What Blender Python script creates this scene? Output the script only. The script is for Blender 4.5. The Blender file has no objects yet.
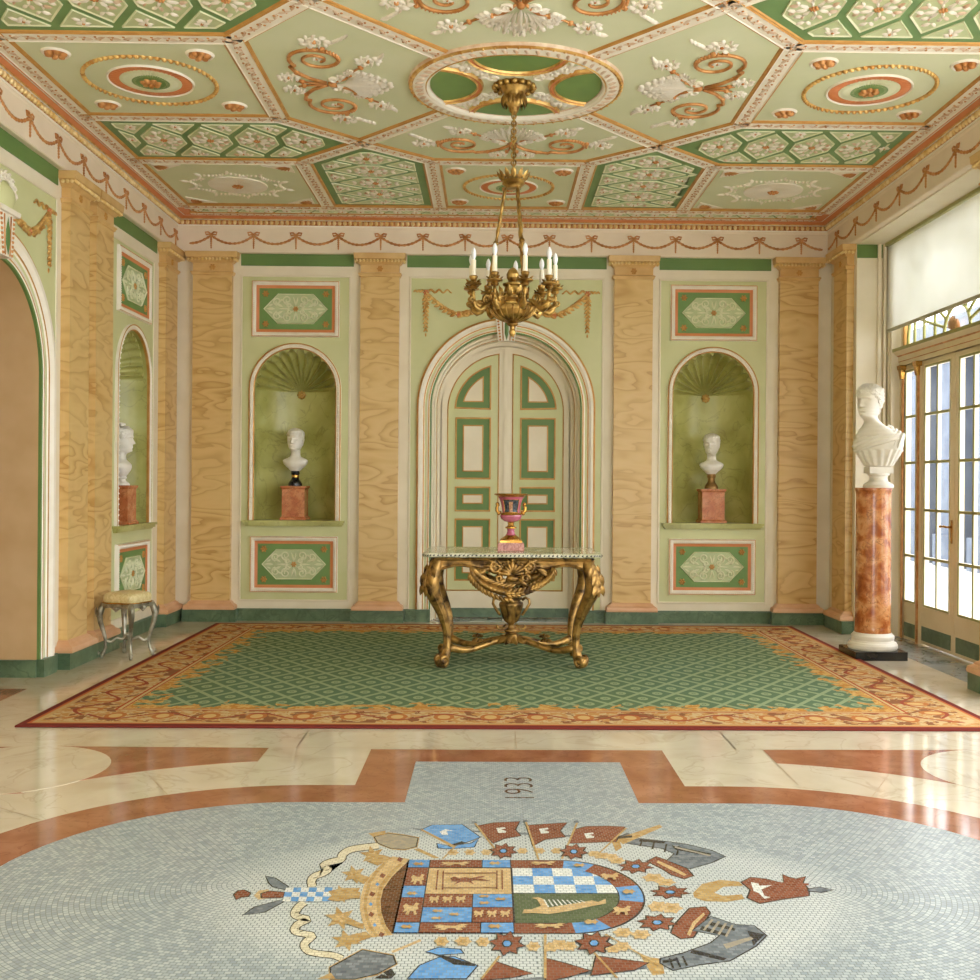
import bpy, bmesh, math, random
from math import sin, cos, pi, sqrt, hypot, atan2, exp, radians
from mathutils import Vector, Matrix, noise
from mathutils.geometry import tessellate_polygon
random.seed(7)
SC = bpy.context.scene
COL = SC.collection

# ------------------------------------------------------------------ mesh builder
class MB:
    def __init__(s):
        s.v = []; s.f = []; s.m = []; s.s = []; s.M = None
    def add(s, vs, fs, mi=0, sm=False):
        b = len(s.v)
        if s.M is not None:
            vs = [s.M @ Vector(p) for p in vs]
        s.v += [tuple(p) for p in vs]
        for f in fs:
            s.f.append([i + b for i in f]); s.m.append(mi); s.s.append(sm)
    def box(s, x0, x1, y0, y1, z0, z1, mi=0):
        s.add([(x0,y0,z0),(x1,y0,z0),(x1,y1,z0),(x0,y1,z0),(x0,y0,z1),(x1,y0,z1),(x1,y1,z1),(x0,y1,z1)],
              [(3,2,1,0),(4,5,6,7),(0,1,5,4),(1,2,6,5),(2,3,7,6),(3,0,4,7)], mi)
    def taper(s, x, y, a0, b0, z0, a1, b1, z1, mi=0):
        s.add([(x-a0,y-b0,z0),(x+a0,y-b0,z0),(x+a0,y+b0,z0),(x-a0,y+b0,z0),(x-a1,y-b1,z1),(x+a1,y-b1,z1),(x+a1,y+b1,z1),(x-a1,y+b1,z1)],
              [(3,2,1,0),(4,5,6,7),(0,1,5,4),(1,2,6,5),(2,3,7,6),(3,0,4,7)], mi)
    def prism(s, poly, z0, z1, mi=0, bottom=False):
        n = len(poly)
        vs = [(p[0],p[1],z0) for p in poly] + [(p[0],p[1],z1) for p in poly]
        fs = [tuple(range(n, 2*n))] + [(i,(i+1)%n,n+(i+1)%n,n+i) for i in range(n)]
        if bottom: fs.append(tuple(range(n-1,-1,-1)))
        s.add(vs, fs, mi)
    def plate(s, outer, holes, w=0.0, mi=0):
        loops = [[Vector((p[0],p[1],0)) for p in l] for l in [outer]+holes]
        flat = [p for l in loops for p in l]
        s.add([(p.x,p.y,w) for p in flat], [tuple(t) for t in tessellate_polygon(loops)], mi)
    def ringwall(s, loop, w0, w1, mi=0, closed=True, sm=False):
        n = len(loop)
        vs = [(p[0],p[1],w0) for p in loop] + [(p[0],p[1],w1) for p in loop]
        s.add(vs, [(i,(i+1)%n,n+(i+1)%n,n+i) for i in range(n if closed else n-1)], mi, sm)
    def lathe(s, prof, n=24, mi=0, sm=True, c=(0,0), a0=0.0, a1=2*pi, mis=None):
        full = abs(a1-a0-2*pi) < 1e-6
        k = n if full else n+1
        vs = []
        for r,z in prof:
            for i in range(k):
                a = a0+(a1-a0)*i/n
                vs.append((c[0]+r*cos(a), c[1]+r*sin(a), z))
        for j in range(len(prof)-1):
            fs = []
            for i in range(n):
                i2 = (i+1)%k
                fs.append((i,i2,k+i2,k+i))
            b = j*k
            s.add(vs[b:b+2*k], fs, mis[j] if mis else mi, sm)
    def tube(s, path, r, n=6, mi=0, closed=False, caps=True, sm=True, flat=1.0):
        P = [Vector(p) for p in path]; m = len(P)
        R = r if isinstance(r,(list,tuple)) else [r]*m
        T = []
        for i in range(m):
            a = P[i-1] if (i>0 or closed) else P[i]
            b = P[(i+1)%m] if (i<m-1 or closed) else P[i]
            t = (b-a)
            T.append(t.normalized() if t.length>1e-9 else Vector((0,0,1)))
        up = Vector((0,0,1)) if abs(T[0].z)<.9 else Vector((1,0,0))
        N = (up-T[0]*up.dot(T[0])).normalized()
        vs = []
        for i in range(m):
            N = (N-T[i]*N.dot(T[i]))
            N = N.normalized() if N.length>1e-6 else T[i].orthogonal().normalized()
            B = T[i].cross(N)
            for j in range(n):
                a = 2*pi*j/n
                vs.append(P[i]+N*(R[i]*cos(a)*flat)+B*(R[i]*sin(a)))
        fs = []
        for i in range(m if closed else m-1):
            i2 = (i+1)%m
            for j in range(n):
                j2=(j+1)%n
                fs.append((i*n+j,i*n+j2,i2*n+j2,i2*n+j))
        if caps and not closed:
            fs.append(tuple(range(n-1,-1,-1))); fs.append(tuple((m-1)*n+j for j in range(n)))
        s.add(vs, fs, mi, sm)
    def sweep(s, path, prof, closed=False, mi=0, mis=None, sm=False, caps=True):
        n = len(path); P = [Vector((p[0],p[1])) for p in path]
        O = []
        for i in range(n):
            ns = []
            if i>0 or closed:
                d=(P[i]-P[i-1]).normalized(); ns.append(Vector((d.y,-d.x)))
            if i<n-1 or closed:
                d=(P[(i+1)%n]-P[i]).normalized(); ns.append(Vector((d.y,-d.x)))
            if len(ns)==2:
                q=(ns[0]+ns[1]); q.normalize(); q = q/max(.3,q.dot(ns[0]))
            else: q=ns[0]
            O.append(q)
        k=len(prof)
        vs=[(P[i].x+O[i].x*d, P[i].y+O[i].y*d, h) for i in range(n) for d,h in prof]
        for j in range(k-1):
            fs=[]
            for i in range(n if closed else n-1):
                i2=(i+1)%n
                fs.append((i*k+j,i2*k+j,i2*k+j+1,i*k+j+1))
            # separate add per profile strip keeps materials apart
            idx=sorted({q for f in fs for q in f}); mp={q:a for a,q in enumerate(idx)}
            s.add([vs[q] for q in idx],[tuple(mp[q] for q in f) for f in fs], mis[j] if mis else mi, sm)
        if caps and not closed:
            for i in (0,n-1):
                s.add([vs[i*k+j] for j in range(k)],[tuple(range(k))], mis[0] if mis else mi)
    def dome(s, u, v, ru, rv, h, ang=0, n=8, rings=2, mi=0, w=0.0):
        ca,sa=cos(ang),sin(ang); vs=[]; fs=[]
        for j in range(rings):
            t=j/rings*pi/2
            for i in range(n):
                a=2*pi*i/n; x=ru*cos(a)*cos(t); y=rv*sin(a)*cos(t)
                vs.append((u+x*ca-y*sa, v+x*sa+y*ca, w+h*sin(t)))
        vs.append((u,v,w+h))
        for j in range(rings-1):
            for i in range(n): fs.append((j*n+i,j*n+(i+1)%n,(j+1)*n+(i+1)%n,(j+1)*n+i))
        for i in range(n): fs.append(((rings-1)*n+i,(rings-1)*n+(i+1)%n,rings*n))
        s.add(vs,fs,mi,True)
    def ball(s, c, r, n=10, m=6, mi=0, sc=(1,1,1)):
        prof=[(max(1e-4,sin(pi*j/m)),-cos(pi*j/m)) for j in range(m+1)]
        vs=[]; fs=[]
        for pr,pz in prof:
            for i in range(n):
                a=2*pi*i/n
                vs.append((c[0]+r*sc[0]*pr*cos(a), c[1]+r*sc[1]*pr*sin(a), c[2]+r*sc[2]*pz))
        for j in range(m):
            for i in range(n): fs.append((j*n+i,j*n+(i+1)%n,(j+1)*n+(i+1)%n,(j+1)*n+i))
        s.add(vs,fs,mi,True)
    def leaf(s, u, v, ang, L, W, h, mi=0, w=0.0, bend=0.0):
        vs=[(0,0,h*.35)]
        for t,k,z in ((.3,.85,1.0),(.65,.8,.9)):
            b=bend*t*t
            vs += [(L*t,W/2*k+b*L,0),(L*t,b*L,h*z),(L*t,-W/2*k+b*L,0)]
        vs.append((L,bend*L,h*.3))
        ca,sa=cos(ang),sin(ang)
        vs=[(u+x*ca-y*sa, v+x*sa+y*ca, w+z) for x,y,z in vs]
        s.add(vs,[(0,2,1),(0,3,2),(1,2,5,4),(2,3,6,5),(4,5,7),(5,6,7)],mi,True)
    def rosette(s,u,v,r,h,mi=0,np=6,w=0.0,mc=None):
        for i in range(np):
            a=2*pi*i/np
            s.dome(u+.58*r*cos(a),v+.58*r*sin(a),r*.42,r*.3,h*.8,a,7,2,mi,w)
        s.dome(u,v,r*.3,r*.3,h*1.2,0,8,2,mi if mc is None else mc,w)
    def spiral(s,u,v,r0,r1,a0,turns,tr,mi=0,n=28,w=0.0,tr1=None,lead=None,sides=5):
        pts=list(lead or [])
        for i in range(n+1):
            t=i/n; a=a0+turns*2*pi*t; r=r0+(r1-r0)*t
            pts.append((u+r*cos(a),v+r*sin(a)))
        k=len(pts); tr1=tr if tr1 is None else tr1
        s.tube([(p[0],p[1],w+tr*.4) for p in pts],[tr+(tr1-tr)*i/(k-1) for i in range(k)],sides,mi)
        return pts
    def mesh(s,name,mats):
        me=bpy.data.meshes.new(name)
        me.from_pydata(s.v,[],s.f)
        for m in mats: me.materials.append(m)
        me.polygons.foreach_set('material_index',s.m)
        me.polygons.foreach_set('use_smooth',s.s)
        bm=bmesh.new(); bm.from_mesh(me)
        bmesh.ops.recalc_face_normals(bm,faces=bm.faces)
        bm.to_mesh(me); bm.free(); me.update()
        return me
    def build(s,name,mats,parent=None,M=None,label=None,cat=None,group=None,kind=None):
        if not isinstance(mats,(list,tuple)): mats=[mats]
        o=bpy.data.objects.new(name,s.mesh(name,mats)); COL.objects.link(o)
        if parent is not None: o.parent=parent
        if M is not None: o.matrix_local=M
        return tag(o,label,cat,group,kind)

def tag(o,label=None,cat=None,group=None,kind=None):
    if label: o['label']=label
    if cat: o['category']=cat
    if group: o['group']=group
    if kind: o['kind']=kind
    return o
def thing(name,label,cat,M=None,group=None,kind=None):
    o=bpy.data.objects.new(name,None); COL.objects.link(o); o.empty_display_size=.1
    if M is not None: o.matrix_world=M
    return tag(o,label,cat,group,kind)
def dup(root,M,label=None,group=None):
    r=root.copy(); COL.objects.link(r); r.matrix_world=M
    tag(r,label,None,group)
    for ch in list(root.children):
        c=ch.copy(); COL.objects.link(c); c.parent=r
        for g in list(ch.children):
            d=g.copy(); COL.objects.link(d); d.parent=c
    return r
def basis(o,u,v,w):
    m=Matrix.Identity(4)
    for i,c in enumerate((u,v,w,o)):
        for j in range(3): m[j][i]=c[j]
    return m
T=Matrix.Translation
def RZ(a): return Matrix.Rotation(a,4,'Z')
def archpath(hw,v0,vs,n=28,r=None):
    r=hw if r is None else r
    return [(hw,v0)]+[(r*cos(pi*i/n),vs+r*sin(pi*i/n)) for i in range(n+1)]+[(-hw,v0)]
def rect(x0,x1,y0,y1): return [(x0,y0),(x1,y0),(x1,y1),(x0,y1)]
def inset(poly,d):
    n=len(poly); out=[]
    A=sum(poly[i][0]*poly[(i+1)%n][1]-poly[(i+1)%n][0]*poly[i][1] for i in range(n))
    if A<0: poly=poly[::-1]
    for i in range(n):
        p=Vector(poly[i-1]); q=Vector(poly[i]); r=Vector(poly[(i+1)%n])
        d1=(q-p).normalized(); d2=(r-q).normalized()
        n1=Vector((-d1.y,d1.x)); n2=Vector((-d2.y,d2.x))
        b=(n1+n2)
        b = b.normalized() if b.length>1e-6 else n1
        b=b/max(.35,b.dot(n1)); out.append((q.x+b.x*d,q.y+b.y*d))
    return out
def clip(sub,cl):
    out=list(sub); n=len(cl)
    for i in range(n):
        a=cl[i]; b=cl[(i+1)%n]; inp=out; out=[]
        if not inp: return []
        side=lambda p:(b[0]-a[0])*(p[1]-a[1])-(b[1]-a[1])*(p[0]-a[0])
        for j in range(len(inp)):
            p=inp[j-1]; q=inp[j]; sp=side(p); sq=side(q)
            if sq>=0:
                if sp<0:
                    t=sp/(sp-sq); out.append((p[0]+(q[0]-p[0])*t,p[1]+(q[1]-p[1])*t))
                out.append(q)
            elif sp>=0:
                t=sp/(sp-sq); out.append((p[0]+(q[0]-p[0])*t,p[1]+(q[1]-p[1])*t))
    r=[]
    for p in out:
        if not r or hypot(p[0]-r[-1][0],p[1]-r[-1][1])>1e-4: r.append(p)
    if len(r)>1 and hypot(r[0][0]-r[-1][0],r[0][1]-r[-1][1])<1e-4: r.pop()
    return r
def area(p): return abs(sum(p[i][0]*p[(i+1)%len(p)][1]-p[(i+1)%len(p)][0]*p[i][1] for i in range(len(p))))/2
def inside(pt,poly):
    x,y=pt; c=False; n=len(poly)
    for i in range(n):
        x1,y1=poly[i]; x2,y2=poly[i-1]
        if (y1>y)!=(y2>y) and x<(x2-x1)*(y-y1)/(y2-y1)+x1: c=not c
    return c
def interp(tab,z):
    if z<=tab[0][0]: return tab[0][1:]
    for a,b in zip(tab,tab[1:]):
        if z<=b[0]:
            t=(z-a[0])/(b[0]-a[0]); t=t*t*(3-2*t)*.5+t*.5
            return tuple(p+(q-p)*t for p,q in zip(a[1:],b[1:]))
    return tab[-1][1:]

# ------------------------------------------------------------------ materials
def lin(h):
    h=h.lstrip('#'); out=[]
    for i in (0,2,4):
        c=int(h[i:i+2],16)/255
        out.append(c/12.92 if c<=.04045 else ((c+.055)/1.055)**2.4)
    return (*out,1)
def newmat(name):
    m=bpy.data.materials.new(name); m.use_nodes=True
    nt=m.node_tree; nt.nodes.clear()
    out=nt.nodes.new('ShaderNodeOutputMaterial'); b=nt.nodes.new('ShaderNodeBsdfPrincipled')
    nt.links.new(b.outputs[0],out.inputs[0])
    return m,nt,b
def coords(nt,stretch=None,rnd=True):
    tc=nt.nodes.new('ShaderNodeTexCoord'); src=tc.outputs['Object']
    if rnd:
        oi=nt.nodes.new('ShaderNodeObjectInfo'); mu=nt.nodes.new('ShaderNodeMath'); mu.operation='MULTIPLY'; mu.inputs[1].default_value=17.0
        nt.links.new(oi.outputs['Random'],mu.inputs[0])
        va=nt.nodes.new('ShaderNodeVectorMath'); va.operation='ADD'
        nt.links.new(src,va.inputs[0]); nt.links.new(mu.outputs[0],va.inputs[1]); src=va.outputs[0]
    if stretch:
        mp=nt.nodes.new('ShaderNodeMapping'); mp.inputs['Scale'].default_value=stretch[:3]
        if len(stretch)>3: mp.inputs['Rotation'].default_value=(0,0,stretch[3])
        nt.links.new(src,mp.inputs[0]); src=mp.outputs[0]
    return src
def ramp(nt,fac,stops):
    r=nt.nodes.new('ShaderNodeValToRGB'); el=r.color_ramp.elements
    while len(el)<len(stops): el.new(.5)
    for e,(p,c) in zip(el,stops): e.position=p; e.color=lin(c) if isinstance(c,str) else c
    nt.links.new(fac,r.inputs[0]); return r.outputs[0]
def setp(b,rough,metal=0,coat=0,spec=None):
    b.inputs['Roughness'].default_value=rough; b.inputs['Metallic'].default_value=metal
    if coat: b.inputs['Coat Weight'].default_value=coat; b.inputs['Coat Roughness'].default_value=.08
    if spec is not None: b.inputs['Specular IOR Level'].default_value=spec
def addbump(nt,b,h,st,dist=.01):
    bp=nt.nodes.new('ShaderNodeBump'); bp.inputs['Strength'].default_value=st; bp.inputs['Distance'].default_value=dist
    nt.links.new(h,bp.inputs['Height']); nt.links.new(bp.outputs[0],b.inputs['Normal'])
def nmat(name,c1,c2,scale=6,rough=.5,metal=0,bump=0,detail=3,dist=0.0,pos=(.35,.65),stretch=None,coat=0,stops=None,spec=None):
    m,nt,b=newmat(name); src=coords(nt,stretch)
    n=nt.nodes.new('ShaderNodeTexNoise'); n.inputs['Scale'].default_value=scale; n.inputs['Detail'].default_value=detail; n.inputs['Distortion'].default_value=dist
    nt.links.new(src,n.inputs['Vector'])
    nt.links.new(ramp(nt,n.outputs[0],stops or [(pos[0],c1),(pos[1],c2)]),b.inputs['Base Color'])
    setp(b,rough,metal,coat,spec)
    if bump: addbump(nt,b,n.outputs[0],bump)
    return m
def wavemat(name,stops,scale,distortion,rough,direction='Y',dscale=1.0,detail=3,stretch=None,coat=0):
    m,nt,b=newmat(name); src=coords(nt,stretch)
    w=nt.nodes.new('ShaderNodeTexWave'); w.bands_direction=direction
    for k,v in (('Scale',scale),('Distortion',distortion),('Detail',detail),('Detail Scale',dscale)): w.inputs[k].default_value=v
    nt.links.new(src,w.inputs['Vector'])
    nt.links.new(ramp(nt,w.outputs[1],stops),b.inputs['Base Color']); setp(b,rough,0,coat)
    return m
def veinmat(name,base,vein,scale,rough,vscale,width=.06,coat=0,stretch=None,blend=1.0):
    """blotchy stone with thin veins along the zero line of a noise"""
    m,nt,b=newmat(name); src=coords(nt,stretch); nn=nt.nodes
    n1=nn.new('ShaderNodeTexNoise'); n1.inputs['Scale'].default_value=scale; n1.inputs['Detail'].default_value=5; n1.inputs['Distortion'].default_value=.4
    n2=nn.new('ShaderNodeTexNoise'); n2.inputs['Scale'].default_value=vscale; n2.inputs['Detail'].default_value=4; n2.inputs['Distortion'].default_value=.9
    nt.links.new(src,n1.inputs['Vector']); nt.links.new(src,n2.inputs['Vector'])
    c=ramp(nt,n1.outputs[0],base)
    v=ramp(nt,n2.outputs[0],[(.5-width,(0,0,0,1)),(.5,(blend,)*3+(1,)),(.5+width,(0,0,0,1))])
    mx=nn.new('ShaderNodeMix'); mx.data_type='RGBA'
    nt.links.new(v,mx.inputs[0]); nt.links.new(c,mx.inputs[6]); mx.inputs[7].default_value=lin(vein)
    nt.links.new(mx.outputs[2],b.inputs['Base Color']); setp(b,rough,0,coat)
    return m

class X:   # tiny expression language on math nodes
    def __init__(s,nt,k): s.nt=nt; s.k=k
    def op(s,o,*a):
        n=s.nt.nodes.new('ShaderNodeMath'); n.operation=o
        for i,q in enumerate((s,)+a):
            if isinstance(q,X): s.nt.links.new(q.k,n.inputs[i])
            else: n.inputs[i].default_value=q
        return X(s.nt,n.outputs[0])
    def __add__(s,o): return s.op('ADD',o)
    __radd__=__add__
    def __sub__(s,o): return s.op('SUBTRACT',o)
    def __rsub__(s,o): return (s*-1.0)+o
    def __mul__(s,o): return s.op('MULTIPLY',o)
    __rmul__=__mul__
    def __truediv__(s,o): return s.op('DIVIDE',o)
    def abs(s): return s.op('ABSOLUTE')
    def floor(s): return s.op('FLOOR')
    def fr(s): return s-s.floor()
    def sq(s): return s*s
    def sqrt(s): return s.op('SQRT')
    def lt(s,v): return s.op('LESS_THAN',v)
    def gt(s,v): return s.op('GREATER_THAN',v)
    def min(s,v): return s.op('MINIMUM',v)
    def max(s,v): return s.op('MAXIMUM',v)
    def sin(s): return s.op('SINE')
    def mixc(s,a,b):
        n=s.nt.nodes.new('ShaderNodeMix'); n.data_type='RGBA'; s.nt.links.new(s.k,n.inputs[0])
        for i,q in ((6,a),(7,b)):
            if isinstance(q,X): s.nt.links.new(q.k,n.inputs[i])
            else: n.inputs[i].default_value=lin(q) if isinstance(q,str) else q
        return X(s.nt,n.outputs[2])
def xyz(nt):
    tc=nt.nodes.new('ShaderNodeTexCoord'); sp=nt.nodes.new('ShaderNodeSeparateXYZ'); nt.links.new(tc.outputs['Object'],sp.inputs[0])
    return [X(nt,sp.outputs[i]) for i in range(3)]+[tc.outputs['Object']]
def noiseX(nt,src,scale,detail=2,dist=0.0):
    n=nt.nodes.new('ShaderNodeTexNoise'); n.inputs['Scale'].default_value=scale; n.inputs['Detail'].default_value=detail; n.inputs['Distortion'].default_value=dist
    nt.links.new(src,n.inputs['Vector']); return X(nt,n.outputs[0])
# ------------------------------------------------------------------ palette
m_cream=nmat('cream_paint','E6DBC2','EEE4CE',3,.55)
m_frieze=nmat('frieze_paint','E8D8C0','EFE0CA',3,.55)
m_pale=nmat('pale_green_paint','CBCD98','D3D4A4',2.5,.5)
m_ceilgreen=nmat('ceiling_green_paint','D0D6B2','D7DBBC',2,.55)
m_band=nmat('band_green_paint','5F7E42','688749',3,.5)
m_dark=nmat('plaque_green_paint','6A8C4C','739654',4,.5)
m_lattice=nmat('lattice_green_paint','6A8C58','739660',4,.5)
m_orange=nmat('salmon_paint','D4804E','DC8C5A',5,.5)
m_white=nmat('white_plaster','EFE6D6','F4EDE0',8,.5)
m_relief=nmat('relief_plaster','DDE0BC','E6E7C8',9,.55)
m_ground=nmat('relief_ground','BAC596','C6CFA4',9,.6)
m_gold=nmat('gilding','C48E48','EDC87E',14,.36,.6)
m_egg=nmat('bright_gilding','E2BC72','F8E2AC',16,.32,.35)
m_copper=nmat('copper_gilding','B9793F','DCA268',14,.42,.45)
m_tintshade=nmat('tinted_shaded_plaster','CDA98A','E6D2BC',14,.5)  # pinkish ring plaster; on leaves the tint paints in brownish relief shading
m_jamb=nmat('shaded_cream_paint','C4A375','CFB084',3,.55)  # cream jamb paint with the shade of the archway put into its colour
m_goldpaint=nmat('gold_paint','C08A45','D2A05A',10,.45,.35)
m_pink=nmat('pink_stucco','D8A57C','E2B58F',5,.4)
m_capital=nmat('ochre_stucco','CFA566','DDB87C',6,.42)
m_pilaster=wavemat('ochre_scagliola',[(0,'C2985A'),(.035,'CFA766'),(.10,'DAB676'),(.4,'E0C084'),(.8,'E3C58C'),(1,'DCBA7C')],1.25,6.5,.32,'Y',1.35,2.2,(.75,1.1,.75))
m_niche=veinmat('green_marbling',[(.25,'98944C'),(.45,'AEAC64'),(.6,'BFBE78'),(.78,'CACD90')],'7A7440',2.6,.3,4.0,.02,0,None,.4)
m_base=veinmat('green_marble',[(.3,'4C6248'),(.5,'5A7055'),(.7,'6C8264')],'42563F',7,.3,6,.03,0,None,.6)
m_redmarble=veinmat('red_pedestal_marble',[(.25,'A85A34'),(.45,'BE7044'),(.62,'CF8A5C'),(.8,'C67648')],'8E4A2C',11,.25,16,.035,0,None,.6)
m_colmarble=veinmat('orange_column_marble',[(.30,'8A4222'),(.42,'B0622F'),(.5,'C8804A'),(.6,'DCA06A'),(.7,'C4743C')],'7E4224',8,.2,13,.02,.3,None,.7)
m_statue=nmat('statuary_marble','E6E1D6','F2EEE6',5,.4,0,.0)
m_black=nmat('black_marble','1B1A1A','2B2A29',8,.2)
m_bronze=nmat('bronze_gilt','7A5A32','A98350',10,.38,.7)
m_antique=nmat('antique_gilt_wood','432D12','B68D4C',13,.36,.6,.35,6,.5,(.34,.60))
m_silvergilt=nmat('silvered_wood','6E6653','B9B6A4',12,.35,.6,.2,5)
m_chand=nmat('chandelier_gilt','7A5A2A','CBA65E',16,.3,.8,.2)
m_candle=nmat('candle_sleeve','EFE6CC','F5EEDC',10,.5)
m_bulb=nmat('frosted_bulb','E9ECF2','F6F8FB',10,.2)
m_marblefl=veinmat('cream_floor_marble',[(.3,'C6BAA4'),(.5,'D0C5B2'),(.7,'C2B49E')],'B0A28A',2.2,.09,3,.02,0,None,.5)
m_redfl=veinmat('red_floor_marble',[(.3,'8E563E'),(.5,'9A644A'),(.7,'A6725A')],'7E4A38',5,.09,9,.02,0,None,.5)
m_greyfl=veinmat('grey_floor_marble',[(.3,'8C8E8C'),(.5,'A2A4A2'),(.7,'B5B6B3')],'7A7C7A',3,.1,4,.03)
m_frame=nmat('window_cream_paint','DCCBA6','E4D5B4',4,.45)
m_winolive=nmat('window_green_paint','9A9858','A6A468',5,.45)
m_damask=nmat('gold_damask','C9B57E','E0D2A2',22,.45,0,.15,3,1.5)
m_stone=nmat('grey_stone','505A6A','606A78',3,.8)
m_paleston=nmat('pale_stone','5E646C','6A7078',3,.8)
m_pave=nmat('paving','B9B9B4','CDCCC6',2,.8)
m_pinkglaze=nmat('pink_glaze','A84F6A','BE6A80',10,.14,0,0,2,0,(.3,.7),None,.5)
m_pinkmarble=veinmat('pink_marble',[(.3,'A0604F'),(.5,'B87866'),(.7,'C28A76')],'8A4A3C',20,.25,25,.05)
m_vgold=nmat('vase_gold','9C6E2C','CC9C4C',16,.24,.8)
m_blinddark=nmat('blind_rail','A8A48E','BAB69E',6,.4)

def contourmat(name,stops,scale,k,rough,stretch,c2=None):
    m,nt,b=newmat(name); src=coords(nt,stretch)
    n=noiseX(nt,src,scale,2.5,.35); w=(n*k).fr()
    c=ramp(nt,w.k,stops); big=noiseX(nt,src,.9,1)
    nt.links.new(((big-.4)*1.6).max(0.0).min(1.0).mixc(X(nt,c),c2 or 'E4CB94').k,b.inputs['Base Color']); setp(b,rough); return m
m_pilaster=contourmat('ochre_scagliola',[(0,'BC9052'),(.08,'C59A5A'),(.34,'D6B272'),(.70,'DDBB7E'),(.94,'D8B375'),(1,'C69E60')],1.7,9.0,.32,(.60,2.3,.60),'DFBF84')
def glassmat():
    m=bpy.data.materials.new('window_glass'); m.use_nodes=True; nt=m.node_tree; nt.nodes.clear()
    o=nt.nodes.new('ShaderNodeOutputMaterial'); t=nt.nodes.new('ShaderNodeBsdfTransparent'); g=nt.nodes.new('ShaderNodeBsdfGlossy')
    g.inputs['Roughness'].default_value=.02; f=nt.nodes.new('ShaderNodeMath'); f.operation='MULTIPLY_ADD'; lw=nt.nodes.new('ShaderNodeLayerWeight'); pw=nt.nodes.new('ShaderNodeMath'); pw.operation='POWER'; pw.inputs[1].default_value=5; nt.links.new(lw.outputs['Facing'],pw.inputs[0]); nt.links.new(pw.outputs[0],f.inputs[0]); f.inputs[1].default_value=.6; f.inputs[2].default_value=.03
    x=nt.nodes.new('ShaderNodeMixShader'); nt.links.new(f.outputs[0],x.inputs[0]); nt.links.new(t.outputs[0],x.inputs[1]); nt.links.new(g.outputs[0],x.inputs[2])
    nt.links.new(x.outputs[0],o.inputs[0]); return m
m_glass=glassmat()
def blindmat():
    m=bpy.data.materials.new('blind_fabric'); m.use_nodes=True; nt=m.node_tree; nt.nodes.clear()
    o=nt.nodes.new('ShaderNodeOutputMaterial'); d=nt.nodes.new('ShaderNodeBsdfDiffuse'); t=nt.nodes.new('ShaderNodeBsdfTranslucent')
    n=nt.nodes.new('ShaderNodeTexNoise'); n.inputs['Scale'].default_value=2.0; tc=nt.nodes.new('ShaderNodeTexCoord'); nt.links.new(tc.outputs['Object'],n.inputs['Vector'])
    c=ramp(nt,n.outputs[0],[(.3,'F0F0EA'),(.7,'F6F6F2')]); nt.links.new(c,d.inputs[0]); nt.links.new(c,t.inputs[0])
    x=nt.nodes.new('ShaderNodeMixShader'); x.inputs[0].default_value=.52
    nt.links.new(d.outputs[0],x.inputs[1]); nt.links.new(t.outputs[0],x.inputs[2]); nt.links.new(x.outputs[0],o.inputs[0]); return m
m_blind=blindmat()

# mosaic: tesserae laid in courses that follow the stadium outline of the field
MOS_Y=3.9; MOS_HX=1.0
def mosaicmat(name,c1,c2,grout,straight=False,rough=.22,tw=.021,th=.0175,gw=.15):
    m,nt,b=newmat(name); x,y,z,src=xyz(nt)
    if straight:
        row=(y/th).floor(); fv=(y/th).fr(); cu=x/tw+row*.5
    else:
        dx=(x.abs()-MOS_HX).max(0.0); dy=y-MOS_Y
        d=(dx*dx+dy*dy).sqrt(); row=(d/th).floor(); fv=(d/th).fr()
        rr=(row+.5)*th
        ang=dx.op('ARCTAN2',dy.abs())
        cu=(x.abs().min(MOS_HX)+ang*rr)/tw+row*.5
    col=cu.floor(); fu=cu.fr()
    wn=nt.nodes.new('ShaderNodeTexWhiteNoise'); wn.noise_dimensions='3D'
    cb=nt.nodes.new('ShaderNodeCombineXYZ')
    for i,q in enumerate((row,col,y.gt(MOS_Y)+x.gt(0.0)*2.0)): nt.links.new(q.k,cb.inputs[i])
    nt.links.new(cb.outputs[0],wn.inputs['Vector'])
    rnd=X(nt,wn.outputs['Value'])
    col1=rnd.mixc(c1,c2)
    if not straight:
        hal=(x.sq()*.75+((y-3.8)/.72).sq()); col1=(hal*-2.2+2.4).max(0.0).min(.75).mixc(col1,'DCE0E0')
    big=noiseX(nt,src,1.4,2); col1=((big-.35)*.6).max(0.0).mixc(col1,c1)
    g=(fu.lt(gw)+fv.lt(gw)).min(1.0)
    nt.links.new(g.mixc(col1,grout).k,b.inputs['Base Color'])
    r=g*.3+rough; nt.links.new(r.k,b.inputs['Roughness'])
    return m
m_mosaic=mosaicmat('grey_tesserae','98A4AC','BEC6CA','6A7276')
def tess(name,c1,c2,g): return mosaicmat(name,c1,c2,g,True)
MOSC={'gold':tess('gold_tesserae','B08A54','CCB080','8E7A56'),'red':tess('brown_red_tesserae','7C4634','98604C','6A4A3E'),
 'blue':tess('blue_tesserae','5690D2','7CB0E8','5A80A8'),'green':tess('green_tesserae','525F46','68755A','424C3A'),
 'dark':tess('black_tesserae','2A2A2C','42424A','2A2A2A'),'white':tess('white_tesserae','D8DCDC','F0F0EC','9AA0A0'),
 'grey':tess('steel_tesserae','626A74','8E969E','50565C'),'cream':tess('cream_tesserae','D8CFB4','E9E2CC','A89C84'),
 'brown':tess('brown_tesserae','5A3A28','7A543A','4A3224'),'sand':tess('sand_tesserae','C8A878','DEC298','9A8460'),'stone':tess('stone_tesserae','9A948A','B4A890','80786C')}

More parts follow.
